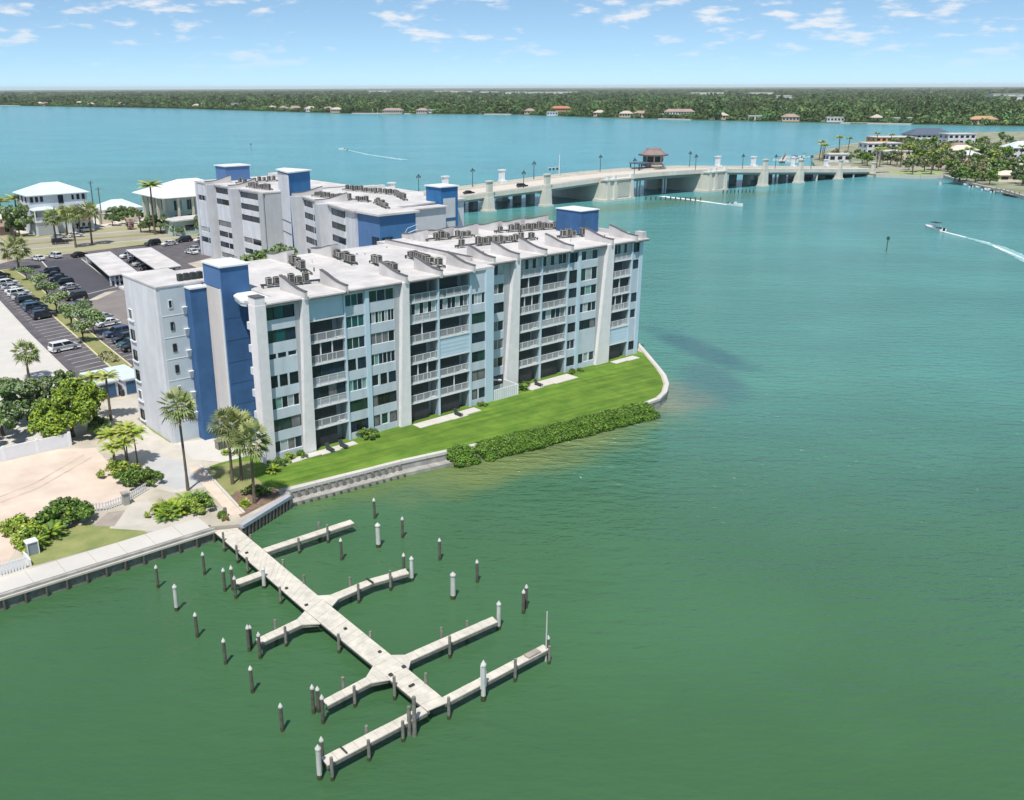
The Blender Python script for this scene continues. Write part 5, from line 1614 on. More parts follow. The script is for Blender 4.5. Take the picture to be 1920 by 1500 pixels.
for x, y, k, p, a, lb in [(84.6, 292.6, 'suv', 'black', -8, 'black car driving on the road before the palms'), (99.0, 312.6, 'van', 'white', -6, 'white van parked before the three storey house'), (93.0, 303.6, 'sedan', 'white', -7, 'white car on the far lane behind the palms'), (88.0, 304.4, 'sedan', 'silver', -7, 'silver car on the far lane before the three storey house')]:
    car(k, p, x, y, a, lb, z_=G + 0.05)

# ------------------------------------------------------------------ carports, sheds, walls, fences
def carport(label, q):
    t = thing('carport', label, 'carport', (sum(p[0] for p in q) / 4, sum(p[1] for p in q) / 4, G))
    MB().prism(q, 3.9, 4.12).build('roof', roof_white, t)
    c = Vector((sum(p[0] for p in q) / 4, sum(p[1] for p in q) / 4))
    q2 = [tuple(c + (Vector(p) - c) * 0.985) for p in q]
    MB().prism(q2, 3.72, 3.896).build('soffit', darkmetal, t)
    a0, a1, b1, b0 = [Vector(p) for p in q2]
    for i in range(7):
        f = i / 6
        for e0, e1, o_ in ((a0, a1, b0), (b0, b1, a0)):
            p = e0.lerp(e1, 0.02 + 0.96 * f)
            p = p + (c - p).normalized() * 0.5
            MB().box(p.x - .16, p.x + .16, p.y - .16, p.y + .16, G, 3.716).build('column', stucco, t)
    return t


carport('left white flat roofed carport over parked cars', [(73.4, 219.2), (80.4, 219.8), (86.0, 253.6), (79.0, 253.0)])
carport('right white flat roofed carport over parked cars', [(85.0, 220.2), (91.8, 220.6), (97.0, 252.6), (90.2, 253.4)])
for i in range(9):
    y = 223 + i * 3.1
    car(rng.choice(['suv', 'sedan']), rng.choice(['black', 'silver', 'dark', 'white', 'grey']), 77.3 + (y - 220) * 0.2, y, 187, ORD[i] + ' car from the near end in the shade under the left carport', group='cars under the left carport')


def shed(label, x0, x1, y0, y1):
    t = thing('storage_shed', label, 'shed', ((x0 + x1) / 2, (y0 + y1) / 2, G))
    MB().box(x0, x1, y0, y1, G, 3.9).build('wall', stucco, t)
    MB().box(x0 - .25, x1 + .2, y0 - .3, y1 + .3, 3.904, 4.12).build('roof', metal_roof, t)
    d = MB().box(x0 + .35, x1 - .35, y0 - .06, y0 - .001, G + .15, 3.6).build('door', navy, t)
    for i in range(6):
        MB().box(x0 + .36, x1 - .36, y0 - .075, y0 - .061, G + .2 + i * .33, G + .24 + i * .33).build('door_rib', blue, d)
    return t


s1 = shed('left white storage shed with a blue roller door and roof vents', 41.9, 44.9, 136.6, 143.4)
for x, y in [(43.0, 139.2), (43.9, 140.6), (42.9, 141.6)]:
    MB().box(x - .3, x + .3, y - .15, y + .15, 4.124, 4.4).build('roof_vent', darkmetal, s1)
shed('right white storage shed with a blue roller door beside the end wall', 45.6, 48.6, 136.0, 143.6)
for x, w_, lb in [(45.25, .6, 'dark bin between the two storage sheds')]:
    t = thing('waste_bin', lb, 'bin', (x, 136.1, G)); MB().cyl(x, 136.1, G, G + .9, .26, .32, 10).build('body', darkmetal, t); MB().cyl(x, 136.1, G + .905, G + 1.0, .34, .3, 10).build('lid', darkmetal, t)

gw = thing('garden_wall', 'long white garden wall between the sand lot and the trees', 'wall', (15, 121, G))
for i in range(14):
    a, b = 32.4 - i * 4.0, 32.4 - (i + 1) * 4.0
    ya, yb = 120.0 + i * 0.06, 120.06 + i * 0.06
    MB().box(b + .02, a - .02, ya, ya + .2, G - .1, G + 1.75).build('panel', mat('white wall paint', (0.74, 0.76, 0.80), 0.8, 0.05, 0.6, streak=.06), gw)
    MB().box(a - .16, a + .16, ya - .08, ya + .28, G - .1, G + 1.9).build('pillar', trim, gw)
pf = thing('picket_fence', 'low grey picket fence between the sand lot and the concrete pad', 'fence', (30, 97.6, G))
pl = [(26.9, 98.3), (29.0, 97.3), (31.4, 97.7), (34.6, 99.6)]
for (xa, ya), (xb, yb) in zip(pl, pl[1:]):
    n = int(math.hypot(xb - xa, yb - ya) / 0.3)
    for i in range(n):
        x, y = xa + (xb - xa) * i / n, ya + (yb - ya) * i / n
        MB().box(x - .05, x + .05, y - .03, y + .03, G, G + 1.05).build('picket', rail_mat, pf)
    d = Vector((xb - xa, yb - ya)); nn = Vector((-d.y, d.x)).normalized() * .03
    for zz in (.3, .85):
        MB().hexa([(xa - nn.x, ya - nn.y, G + zz), (xb - nn.x, yb - nn.y, G + zz), (xb + nn.x, yb + nn.y, G + zz), (xa + nn.x, ya + nn.y, G + zz)][::1],
                  [(xa - nn.x, ya - nn.y, G + zz + .08), (xb - nn.x, yb - nn.y, G + zz + .08), (xb + nn.x, yb + nn.y, G + zz + .08), (xa + nn.x, ya + nn.y, G + zz + .08)]).build('rail', rail_mat, pf)
gp_ = thing('gate_post', 'stocky grey stone gate post in the picket fence', 'gate post', (31.3, 97.4, G))
MB().box(30.95, 31.6, 97.1, 97.75, G, G + 1.35).build('shaft', concrete_old, gp_)
MB().box(30.85, 31.7, 97.0, 97.85, G + 1.354, G + 1.5).build('cap', concrete_old, gp_)
wf = thing('picket_fence', 'white fence panels at the left edge beside the waterfront walk', 'fence', (15.5, 89.3, G))
for i in range(26):
    x = 18.2 - i * 0.28
    MB().box(x - .1, x + .1, 89.2, 89.26, G, G + 1.2).build('picket', trim, wf)
for zz in (.25, .95):
    MB().box(11, 18.4, 89.27, 89.33, G + zz, G + zz + .1).build('rail', trim, wf)
ub = thing('utility_cabinet', 'grey open lattice utility box with white frame beside the corner hedge', 'utility cabinet', (19.6, 92.0, G))
MB().box(19.2, 20.2, 91.6, 92.5, G, G + 1.35).build('body', mat('grey enamel', (0.26, 0.30, 0.33), 0.5, 0.1, 1.5), ub)
MB().box(19.12, 20.28, 91.52, 92.58, G + 1.354, G + 1.45).build('lid', trim, ub)
for x in (19.14, 20.18):
    MB().box(x, x + .08, 91.5, 91.599, G, G + 1.34).build('frame_bar', trim, ub)
MB().box(18.7, 18.85, 89.4, 91.6, G, G + .7).build('side_wall', trim, ub)
for x, y, lb in [(47.0, 106.3, 'left tan utility box beside the blue stair strip'), (48.2, 106.0, 'right tan utility box beside the blue stair strip')]:
    t = thing('utility_box', lb, 'utility box', (x, y, G))
    MB().box(x - .5, x + .5, y - .5, y + .5, G, G + 1.1).build('body', mat('olive enamel', (0.24, 0.25, 0.19), 0.6, .1, 1), t)
    for i in range(4):
        MB().box(x - .42 + i * .24, x - .3 + i * .24, y - .53, y - .501, G + .1, G + 1.0).build('louver', darkmetal, t)
    MB().box(x - .55, x + .55, y - .55, y + .55, G + 1.104, G + 1.18).build('lid', MATS['olive enamel'], t)
for x, y, lb in [(57.4, 96.3, 'left patio lounger'), (59.4, 96.2, 'right patio lounger'), (78.6, 96.0, 'patio lounger'), (97.0, 98.6, 'patio lounger')]:
    pos = {57.4: 'first dark lounger on the leftmost patio', 59.4: 'second dark lounger on the leftmost patio', 78.6: 'dark lounger on the middle patio', 97.0: 'dark lounger on the right wing patio'}[x]
    t = thing('lounger', pos, 'lounger', (x, y, G + .1))
    MB().box(x - .3, x + .3, y - .8, y + .4, G + .38, G + .46).build('seat', darkmetal, t)
    MB().hexa([(x - .3, y + .4, G + .38), (x + .3, y + .4, G + .38), (x + .3, y + .46, G + .38), (x - .3, y + .46, G + .38)], [(x - .3, y + .75, G + .95), (x + .3, y + .75, G + .95), (x + .3, y + .81, G + .95), (x - .3, y + .81, G + .95)]).build('backrest', darkmetal, t)
    for a in (-.26, .22):
        for b in (-.75, .32):
            MB().box(x + a, x + a + .05, y + b, y + b + .05, G + .1, G + .376).build('leg', darkmetal, t)

# ------------------------------------------------------------------ houses by the far road
def hip_roof(mb, x0, x1, y0, y1, z0, h_, m=0, over=0.8, th=0.25):
    x0 -= over; x1 += over; y0 -= over; y1 += over
    w = min(x1 - x0, y1 - y0) / 2
    if x1 - x0 >= y1 - y0:
        r0, r1 = (x0 + w * .92, (y0 + y1) / 2), (x1 - w * .92, (y0 + y1) / 2)
    else:
        r0, r1 = ((x0 + x1) / 2, y0 + w * .92), ((x0 + x1) / 2, y1 - w * .92)
    b = [(x0, y0), (x1, y0), (x1, y1), (x0, y1)]
    vs = [(x, y, z0) for x, y in b] + [(x, y, z0 + th) for x, y in b] + [(*r0, z0 + h_), (*r1, z0 + h_)]
    fs = [(3, 2, 1, 0), (0, 1, 5, 4), (1, 2, 6, 5), (2, 3, 7, 6), (3, 0, 4, 7)]
    if x1 - x0 >= y1 - y0:
        fs += [(4, 5, 9, 8), (5, 6, 9), (6, 7, 8, 9), (7, 4, 8)]
    else:
        fs += [(4, 5, 8), (5, 6, 9, 8), (6, 7, 9), (7, 4, 8, 9)]
    mb.add(vs, fs, m)
    return mb


def house_windows(par, fr, us, z0, z1, w=0.9, g='d'):
    for u in us:
        window(par, fr, u - w / 2, u + w / 2, z0, z1, g, d=0.02)


h1 = thing('house', 'three storey white house with pale hip roof and balconies beyond the road', 'house', (94, 322, G))
MB().box(84.0, 102.2, 317, 331, G, 13.6).build('wall', palehouse, h1)
hip_roof(MB(), 84.0, 102.2, 317, 331, 13.604, 3.4).build('roof', metal_roof, h1)
FH1 = Fr((0, 317), (1, 0), (0, -1))
house_windows(h1, FH1, (84.9, 86.4, 87.9, 97.6, 99.3, 101.0), 11.6, 13.3)
window(h1, FH1, 93.0, 94.6, 10.8, 13.4, 'nd', d=.02); window(h1, FH1, 93.2, 94.8, 6.6, 9.2, 'nd', d=.02)
# bays with their own roofs and a balcony
MB().box(84.2, 90.6, 313.2, 316.99, G, 5.7).build('garage_bay', palehouse, h1)
MB().box(83.9, 90.9, 312.8, 316.99, 5.704, 6.1).build('balcony_floor', trim, h1)
for x in (84.0, 90.4):
    MB().box(x, x + .35, 312.9, 313.25, 6.104, 9.3).build('balcony_post', trim, h1)
hip_roof(MB(), 84.2, 90.6, 313.4, 316.6, 9.304, 1.0, over=.5).build('balcony_roof', metal_roof, h1)
railing(h1, Fr((0, 313.0), (1, 0), (0, -1)), 83.4, 90.4, 6.104)
house_windows(h1, FH1, (85.2, 88.8), 6.6, 8.6, 1.0)
MB().box(84.6, 89.2, 313.12, 313.19, G + .1, 4.8).build('garage_door', mat('grey door', (0.42, 0.44, 0.46), .6, .05, 1), h1)
MB().box(95.4, 102.0, 313.0, 316.99, G, 8.6).build('right_bay', palehouse, h1)
hip_roof(MB(), 95.4, 102.0, 313.0, 316.6, 8.604, 1.3, over=.6).build('bay_roof', metal_roof, h1)
house_windows(h1, Fr((0, 313.0), (1, 0), (0, -1)), (96.8, 98.7, 100.6), 6.2, 8.0)
house_windows(h1, Fr((0, 313.0), (1, 0), (0, -1)), (96.8, 98.7, 100.6), 2.6, 4.4)
FH1L = Fr((84.0, 0), (0, -1), (-1, 0))
house_windows(h1, FH1L, (-320, -324, -328), 11.4, 13.2, 1.1); house_windows(h1, FH1L, (-321, -327), 6.8, 8.6, 1.1)

h3 = thing('house', 'large pale green house with a broad white tent shaped roof and tall columns', 'house', (131, 305, G))
MB().box(121.5, 146, 298, 318, G, 12.0).build('wall', greenhouse_wall, h3)
hip_roof(MB(), 119.6, 147, 296.4, 319, 12.004, 4.8, over=1.2).build('roof', trim, h3)
for x in (119.6, 124.5, 129.5, 134.5, 139.5):
    MB().box(x - .35, x + .35, 296.2, 296.9, G, 12.0).build('column', cream, h3)
for y in (302, 308, 314):
    MB().box(119.4, 120.1, y - .35, y + .35, G, 12.0).build('column', cream, h3)
FH3 = Fr((0, 298), (1, 0), (0, -1)); FH3L = Fr((121.5, 0), (0, -1), (-1, 0))
for z0, z1 in ((7.6, 11.0), (3.0, 6.2)):
    for u in (125.0, 129.5, 134.0, 138.4):
        window(h3, FH3, u - 1.5, u + 1.5, z0, z1, 'tgm', d=.02)
    for u in (-301.5, -307, -313):
        window(h3, FH3L, u - 1.8, u + 1.8, z0, z1, 'tgm', d=.02)
h3b = thing('house', 'low flat roofed pale green annex before the large house', 'house', (124, 287, G))
MB().box(117.5, 131, 284.5, 292.5, G, 6.0).build('wall', greenhouse_wall, h3b)
MB().box(116.8, 131.6, 283.8, 293.0, 6.004, 6.4).build('roof', roof_white, h3b)
window(h3b, Fr((0, 284.5), (1, 0), (0, -1)), 121.0, 124.0, 3.0, 4.6, 'dn', d=.02)
h2 = thing('house', 'small beach pavilion with a white hip roof between the two large houses', 'house', (121, 345, G))
MB().box(115, 128, 340, 350, G, 4.6).build('wall', cream, h2)
hip_roof(MB(), 115, 128, 340, 350, 4.604, 3.0, over=1.0).build('roof', metal_roof, h2)
for u in (116.5, 119.5, 122.5, 125.5):
    window(h2, Fr((0, 340), (1, 0), (0, -1)), u - 1, u + 1, 2.4, 4.2, 'dn', d=.02)
h4 = thing('house', 'low house with a brown roof at the left edge beyond the road', 'house', (72, 328, G))
MB().box(60, 79.5, 322, 333, G, 4.2).build('wall', mat('rose stucco', (0.42, 0.30, 0.27), .85, .08, .5), h4)
hip_roof(MB(), 60, 79.5, 322, 333, 4.204, 2.6).build('roof', brown_roof, h4)
for u in (70, 74, 77.5):
    window(h4, Fr((0, 322), (1, 0), (0, -1)), u - .8, u + .8, 2.4, 3.7, 'd', d=.02)
for x0, x1, y, hgt, lb in [(108.5, 113.0, 327, 3.4, 'pale garage front with a white door beside the three storey house'), (124.5, 132.0, 322.5, 4.0, 'cream garden wall beside the large pale green house'), (115.5, 122.5, 328, 2.6, 'low cream wall behind the road shrubs')]:
    t = thing('garden_wall', lb, 'wall', ((x0 + x1) / 2, y, G))
    MB().box(x0, x1, y, y + .4, G, G + hgt).build('panel', cream, t)
    MB().box(x0 - .1, x1 + .1, y - .1, y + .5, G + hgt + .004, G + hgt + .2).build('coping', trim, t)
for x, y, s_, cr, lb in [(79.4, 316.0, 0.9, 'g', 'tall loose tree left of the three storey house'), (110.8, 321.0, .7, 'd', 'round clipped bush before the pale garage front'), (116.0, 322.5, .75, 'd', 'round dark tree before the low cream wall'),
                         (121.6, 324.0, .7, 'd', 'round dark tree beside the cream garden wall'), (118.6, 336.0, .8, 'm', 'wide green hedge tree before the beach pavilion'), (123.0, 334.0, .7, 'm', 'green tree right of the beach pavilion'),
                         (125.6, 281.0, 1.0, 'm', 'bushy tree at the corner of the pale green annex'), (119.0, 285.6, .6, 'm', 'small tree left of the pale green annex'), (114.6, 298.0, .8, 'm', 'bush below the tall feather palm'),
                         (78.8, 318.0, .8, 'd', 'dark shrub tree beside the brown roofed house'), (131.4, 279.0, 1.1, 'd', 'dark tree behind the corner of the distant block'), (116.5, 293.5, 1.0, 'm', 'leafy tree hiding the left columns of the large pale house'), (127.5, 292.8, .8, 'm', 'small tree above the annex roof before the large pale house')]:
    cr_ = {'g': cg, 'd': dk1, 'm': cg}[cr]
    plant('leafy_tree', lb, 'tree', (x, y, G), cr_, tg, rng.uniform(0, 6), s_ * (1.0 if cr != 'g' else 1.2), zs=s_ * (1.9 if cr == 'g' else 1.0))
cpk = leaf_cloud('pink_foliage', [(0, 0, 1.2, .9, .9, 1.1)], 400, 0.2, [mat('pink blossom', (0.45, 0.22, 0.28), .7, .2, 1), leaf_grey], 13, .4)
plant('blossom_tree', 'small pink flowering tree before the cream wall', 'tree', (112.0, 308.0, G), cpk, cst, 0, 1.6)
# street lamps and utility poles by the road
for x, y, hh, lb in [(106.5, 325.0, 15.0, 'tall thin utility pole rising against the bay between the houses'), (111.5, 333.0, 12.0, 'shorter utility pole behind the beach pavilion'), (75.0, 304.0, 5.0, 'short pole on the road median at the left edge'), (112.4, 300.0, 6.0, 'thin sign post beside the pink tree')]:
    t = thing('utility_pole', lb, 'utility pole', (x, y, G))
    MB().cyl(x, y, G, G + hh, .22, .15, 8).build('shaft', pile_wood, t)
    MB().box(x - 1.0, x + 1.0, y - .07, y + .07, G + hh - .8, G + hh - .64).build('crossarm', pile_wood, t)

# trees of the parking island
for x, y, s_, cr, lb in [(51.4, 172.0, .75, cg, 'open grey green tree nearest the minivan in the parking island'), (53.2, 184.0, .85, cg, 'middle grey green tree in the parking island'), (55.0, 199.0, .8, cg, 'grey green tree between the navy cars and the grey hatchback'),
                         (57.6, 214.0, .75, cg, 'far grey green tree in the parking island'), (59.2, 226.0, .7, cg, 'small tree below the golden palm in the parking island'), (54.8, 176.5, .9, cg, 'leaning grey tree beside the white cars in the parking island'),
                         (60.4, 240.0, .6, cg, 'far small tree at the end of the parking island'), (58.2, 192.0, .6, cg, 'small reddish tree on the worn asphalt')]:
    lobes_ = [(0, 0, 3.4, 1.7, 1.6, 1.0), (-1.6, .4, 3.0, 1.3, 1.3, .9), (1.5, .6, 3.7, 1.4, 1.3, .9), (.3, -1.4, 3.1, 1.3, 1.1, .8)]
    if 'open' not in TR_CACHE:
        TR_CACHE['open'] = (leaf_cloud('open_crown', lobes_, 1500, .22, [leaf_grey, leaf_mid, leaf_dark], 17, .2, weights=(5, 3, 1)), limb_mesh('open_trunk', 1.7, .16, [(-1.4, .3, 3.0), (1.3, .5, 3.5), (.2, -1.2, 3.0), (0, .3, 3.6)]))
    plant('leafy_tree', lb, 'tree', (x, y, G + .1), *TR_CACHE['open'], rng.uniform(0, 6), s_ * 1.25)
plant('leafy_tree', 'green tree between the near roof and the distant block', 'tree', (94.5, 178, G), cg, tg, .5, 2.0)
plant('shrub', 'dry brown shrub bed at the near end of the parking island', 'shrub', (50.8, 157.5, G), leaf_cloud('dry_foliage', [(0, 0, .5, 1.4, 3.2, .6)], 900, .2, [palm_dead, drygrass, leaf_grey], 23, .3), cst, 0, 1.0)
# ------------------------------------------------------------------ bridge
br = thing('bascule_bridge', 'long cream concrete drawbridge crossing the bay behind the apartment blocks', 'bridge', (330, 270, 0))


def yn(x):      # near edge
    return 274.3 - (x - 241.5) * 0.0965


BP = [(150, 3.0), (190, 4.1), (215, 5.0), (240, 6.1), (268, 7.2), (298, 8.6), (314, 9.0), (335, 9.25), (360, 9.0), (373, 8.7), (402, 7.2), (430, 5.9), (462, 4.2), (491, 2.9), (512, 2.2)]
BW = 25.0
for (xa, za), (xb, zb) in zip(BP, BP[1:]):
    ya, yb = yn(xa), yn(xb)
    span = 'bascule_leaf' if 314 <= xa < 360 else 'deck_span'
    g_ = 0.03
    MB().hexa([(xa + g_, ya, za - .45), (xb - g_, yb, zb - .45), (xb - g_, yb + BW, zb - .45), (xa + g_, ya + BW, za - .45)],
              [(xa + g_, ya, za), (xb - g_, yb, zb), (xb - g_, yb + BW, zb), (xa + g_, ya + BW, za)]).build(span, bridge_deck, br)
    for off, nm in ((-0.2, 'near_parapet'), (BW - .2, 'far_parapet')):
        MB().hexa([(xa + g_, ya + off, za - .75), (xb - g_, yb + off, zb - .75), (xb - g_, yb + off + .4, zb - .75), (xa + g_, ya + off + .4, za - .75)],
                  [(xa + g_, ya + off, za + 1.0), (xb - g_, yb + off, zb + 1.0), (xb - g_, yb + off + .4, zb + 1.0), (xa + g_, ya + off + .4, za + 1.0)]).build('parapet', bridge_mat, br)
    for off in (4.2, 20.4):
        MB().hexa([(xa + g_, ya + off, za + .004), (xb - g_, yb + off, zb + .004), (xb - g_, yb + off + .5, zb + .004), (xa + g_, ya + off + .5, za + .004)],
                  [(xa + g_, ya + off, za + .7), (xb - g_, yb + off, zb + .7), (xb - g_, yb + off + .5, zb + .7), (xa + g_, ya + off + .5, za + .7)]).build('traffic_barrier', bridge_mat, br)
    if not 314 <= xa < 360:
        for off in (.8, 6.5, 12.2, 18, 23.5):
            MB().hexa([(xa, ya + off, za - 1.7), (xb, yb + off, zb - 1.7), (xb, yb + off + .6, zb - 1.7), (xa, ya + off + .6, za - 1.7)],
                      [(xa, ya + off, za - .46), (xb, yb + off, zb - .46), (xb, yb + off + .6, zb - .46), (xa, ya + off + .6, za - .46)]).build('girder', girder, br)
    else:
        for off in (1.2, 8.5, 16, 23):
            MB().hexa([(xa, ya + off, za - 2.1), (xb, yb + off, zb - 2.1), (xb, yb + off + .5, zb - 2.1), (xa, ya + off + .5, za - 2.1)],
                      [(xa, ya + off, za - .46), (xb, yb + off, zb - .46), (xb, yb + off + .5, zb - .46), (xa, ya + off + .5, za - .46)]).build('steel_girder', mat('steel green grey', (.25, .30, .28), .6, .1, .3), br)


def deck_z(x):
    for (xa, za), (xb, zb) in zip(BP, BP[1:]):
        if xa <= x <= xb:
            return za + (zb - za) * (x - xa) / (xb - xa)
    return 2.0


for x in (190, 215, 240, 268.5, 402.4, 429.6, 461.9, 491):
    z1 = deck_z(x)
    y = yn(x)
    p = MB()
    w = 1.5 if x < 450 else 1.1
    # tapering end column that stands proud of the parapet, with a pylon above the deck
    for y0, y1 in ((y - 2.2, y + 1.0), (y + BW - 1.0, y + BW + 2.2)):
        q = MB()
        q.hexa([(x - w - .5, y0 - .4, -2), (x + w + .5, y0 - .4, -2), (x + w + .5, y1 + .2, -2), (x - w - .5, y1 + .2, -2)],
               [(x - w, y0, z1 - .5), (x + w, y0, z1 - .5), (x + w, y1, z1 - .5), (x - w, y1, z1 - .5)])
        q.box(x - w - .8, x + w + .8, y0 - .7, y1 + .4, -1, .7)
        q.build('pier_column', bridge_mat, br)
        q = MB()
        q.box(x - w * .95, x + w * .95, y0 + .1, y0 + 1.9 if y0 < y else y1 - .1, z1 - .496, z1 + 1.3)
        ph = 5.2 if x < 480 else 4.0
        ys = (y0 + .3, y0 + 1.8) if y0 < y else (y1 - 1.8, y1 - .3)
        q.box(x - w * .75, x + w * .75, ys[0], ys[1], z1 + 1.3, z1 + ph)
        q.box(x - w, x + w, ys[0] - .25, ys[1] + .25, z1 + ph, z1 + ph + .45)
        q.build('pylon', trim if y0 > y else bridge_mat, br)
    for f in (.34, .66):
        MB().box(x - w * .8, x + w * .8, y + BW * f - 1.5, y + BW * f + 1.5, -2, z1 - 2.3).build('pier_column', girder, br)
    MB().box(x - w * .9, x + w * .9, y + 1.0, y + BW - 1.0, z1 - 2.3, z1 - 1.7).build('pier_cap', girder, br)
for x in (446, 477):
    for f in (.03, .35, .65, .97):
        MB().cyl(x, yn(x) + BW * f, -2, deck_z(x) - 1.7, .5, n=8).build('pier_pile', bridge_mat, br)
# bascule piers
for x0, x1 in ((297.5, 314.5), (359.5, 373.5)):
    y = yn((x0 + x1) / 2)
    z1 = deck_z((x0 + x1) / 2)
    for y0, y1 in ((y - 3.2, y + BW / 2), (y + BW / 2, y + BW + 3.2)):
        q = MB()
        q.hexa([(x0 - .6, y0 - .5, -2), (x1 + .6, y0 - .5, -2), (x1 + .6, y1, -2), (x0 - .6, y1, -2)], [(x0, y0, z1 - .5), (x1, y0, z1 - .5), (x1, y1, z1 - .5), (x0, y1, z1 - .5)])
        q.build('bascule_pier', bridge_mat, br)
    MB().box(x0 - .9, x1 + .9, y - 4.2, y + BW + 4.2, -1, .9).build('footing', bridge_mat, br)
    for i, (a, b) in enumerate(((x0 + .3, x0 + 1.9), (x0 + 4.6, x0 + 6.2), (x1 - 1.9, x1 - .3))):
        MB().hexa([(a - .2, y - 4.2, .9), (b + .2, y - 4.2, .9), (b + .2, y - 2.8, .9), (a - .2, y - 2.8, .9)], [(a, y - 3.7, z1 + .4), (b, y - 3.7, z1 + .4), (b, y - 2.8, z1 + .4), (a, y - 2.8, z1 + .4)]).build('pilaster', bridge_mat, br)
    MB().box(x0 - .4, x1 + .4, y - 3.9, y - .25, z1 - .3, z1 + .35).build('pier_cornice', bridge_mat, br)
    for i, xx in enumerate((x0 + 1.1, x0 + 5.4, x1 - 1.1)):
        MB().box(xx - .7, xx + .7, y - 3.6, y - 2.3, z1 + .354, z1 + 1.9).build('bollard_block', trim, br)
    MB().box(x0 + 7.2, x1 - 2.6, y - 3.72, y - 3.45, 1.6, z1 - 1.4).build('panel', girder if False else mat('pier panel', (.56, .54, .47), .85, .06, .4), br)
# white portal frames under the leaf (fender lights)
for x in (327, 343):
    q = MB(); yy = yn(x) + 6
    q.box(x - 1.2, x - .7, yy - .3, yy + .3, 0, 6.6); q.box(x + .7, x + 1.2, yy - .3, yy + .3, 0, 6.6); q.box(x - 1.2, x + 1.2, yy - .3, yy + .3, 6.6, 7.2)
    q.build('portal_frame', trim, br)
# tender house
th_ = thing('bridge_tender_house', 'octagonal bridge control house with a pinkish overhanging roof', 'control house', (355, 287.5, 9))
def octa(r_, z0, z1, m, nm, par, r2_=None, cx_=355.0, cy_=287.5):
    r2_ = r_ if r2_ is None else r2_
    a = MB(); a.cyl(cx_, cy_, z0, z1, r_, r2_, 8); return a.build(nm, m, par)
octa(3.6, -2, 10.5, bridge_mat, 'shaft', th_)
octa(5.4, 10.504, 11.2, tanwall, 'gallery', th_)
octa(4.4, 11.204, 12.4, tanwall, 'dado', th_)
octa(4.5, 12.404, 15.2, GL['d'], 'glazing', th_)
for k in range(8):
    a = 2 * math.pi * k / 8
    MB().box(355 + 4.5 * math.cos(a) - .2, 355 + 4.5 * math.cos(a) + .2, 287.5 + 4.5 * math.sin(a) - .2, 287.5 + 4.5 * math.sin(a) + .2, 12.404, 15.2).build('mullion', tanwall, th_)
octa(7.0, 15.204, 15.8, darkcap, 'eave', th_)
octa(6.4, 15.804, 18.0, mat('pink tile roof', (.27, .205, .19), .8, .1, .5), 'roof', th_, 3.4)
MB().cyl(355, 287.5, 18.004, 18.5, 3.5, 3.2, 8).build('roof_cap', MATS['pink tile roof'], th_)
MB().box(341, 350.0, 284, 290, 12.0, 12.5).build('canopy', dark_roof, th_)
for x in (341.4, 349.2):
    for y in (284.3, 289.5):
        MB().box(x, x + .4, y, y + .4, deck_z(342) - .3, 12.0).build('canopy_post', darkmetal, th_)
# lamps on the bridge
lm = MB(); lm.cyl(0, 0, 0, 7.2, .16, .1, 7); lm_me = lm.mesh('lamp_post', darkmetal)
lh_ = MB(); lh_.box(-.8, .8, -.12, .12, 7.0, 7.2); lh_.cyl(-.8, 0, 6.4, 7.0, .3, .2, 8); lh_.cyl(.8, 0, 6.4, 7.0, .3, .2, 8); lh_.cyl(0, 0, 7.2, 7.9, .35, .1, 8)
lh_me = lh_.mesh('lamp_heads', darkmetal)
lamps = [(226, 1), (252, 1), (284, 1), (322, 1), (356, 0), (388, 0), (412, 0), (440, 0), (258, 0), (318, 0), (380, 1)]
order = ['first', 'second', 'third', 'fourth', 'fifth', 'sixth', 'seventh', 'eighth']
cnt = {0: 0, 1: 0}
for x, far in sorted(lamps):
    lb = '%s dark lamp post from the left along the %s parapet of the bridge' % (order[cnt[far]], 'far' if far else 'near')
    cnt[far] += 1
    t = thing('street_lamp', lb, 'street lamp', (x, yn(x) + (BW - .8 if far else .5), deck_z(x)), group='lamps on the bridge')
    link('post', lm_me, t, world=False); link('lamp_head', lh_me, t, world=False)
sg = thing('traffic_signal', 'slim white signal gantry rising over the far side of the bridge', 'traffic signal', (296, yn(296) + BW - 3, deck_z(296)))
MB().cyl(296, yn(296) + BW - 3, deck_z(296), deck_z(296) + 9.5, .14, .1, 7).build('post', trim, sg)
MB().box(289, 296, yn(296) + BW - 3.1, yn(296) + BW - 2.9, deck_z(296) + 4.2, deck_z(296) + 4.45).build('arm', rail_mat, sg)
for i in range(3):
    MB().box(290 + i * 2.2, 290.7 + i * 2.2, yn(296) + BW - 3.2, yn(296) + BW - 2.8, deck_z(296) + 3.2, deck_z(296) + 4.2).build('signal_head', darkmetal, sg)
car('sedan', 'black', 238, yn(238) + 8.6, -6, 'black car climbing the near half of the bridge on the left', deck_z(238) + .02, 'cars driving over the bridge')
car('suv', 'dark', 264, yn(264) + 8.2, -6, 'dark sport utility car on the bridge before the second pier', deck_z(264) + .02, 'cars driving over the bridge')
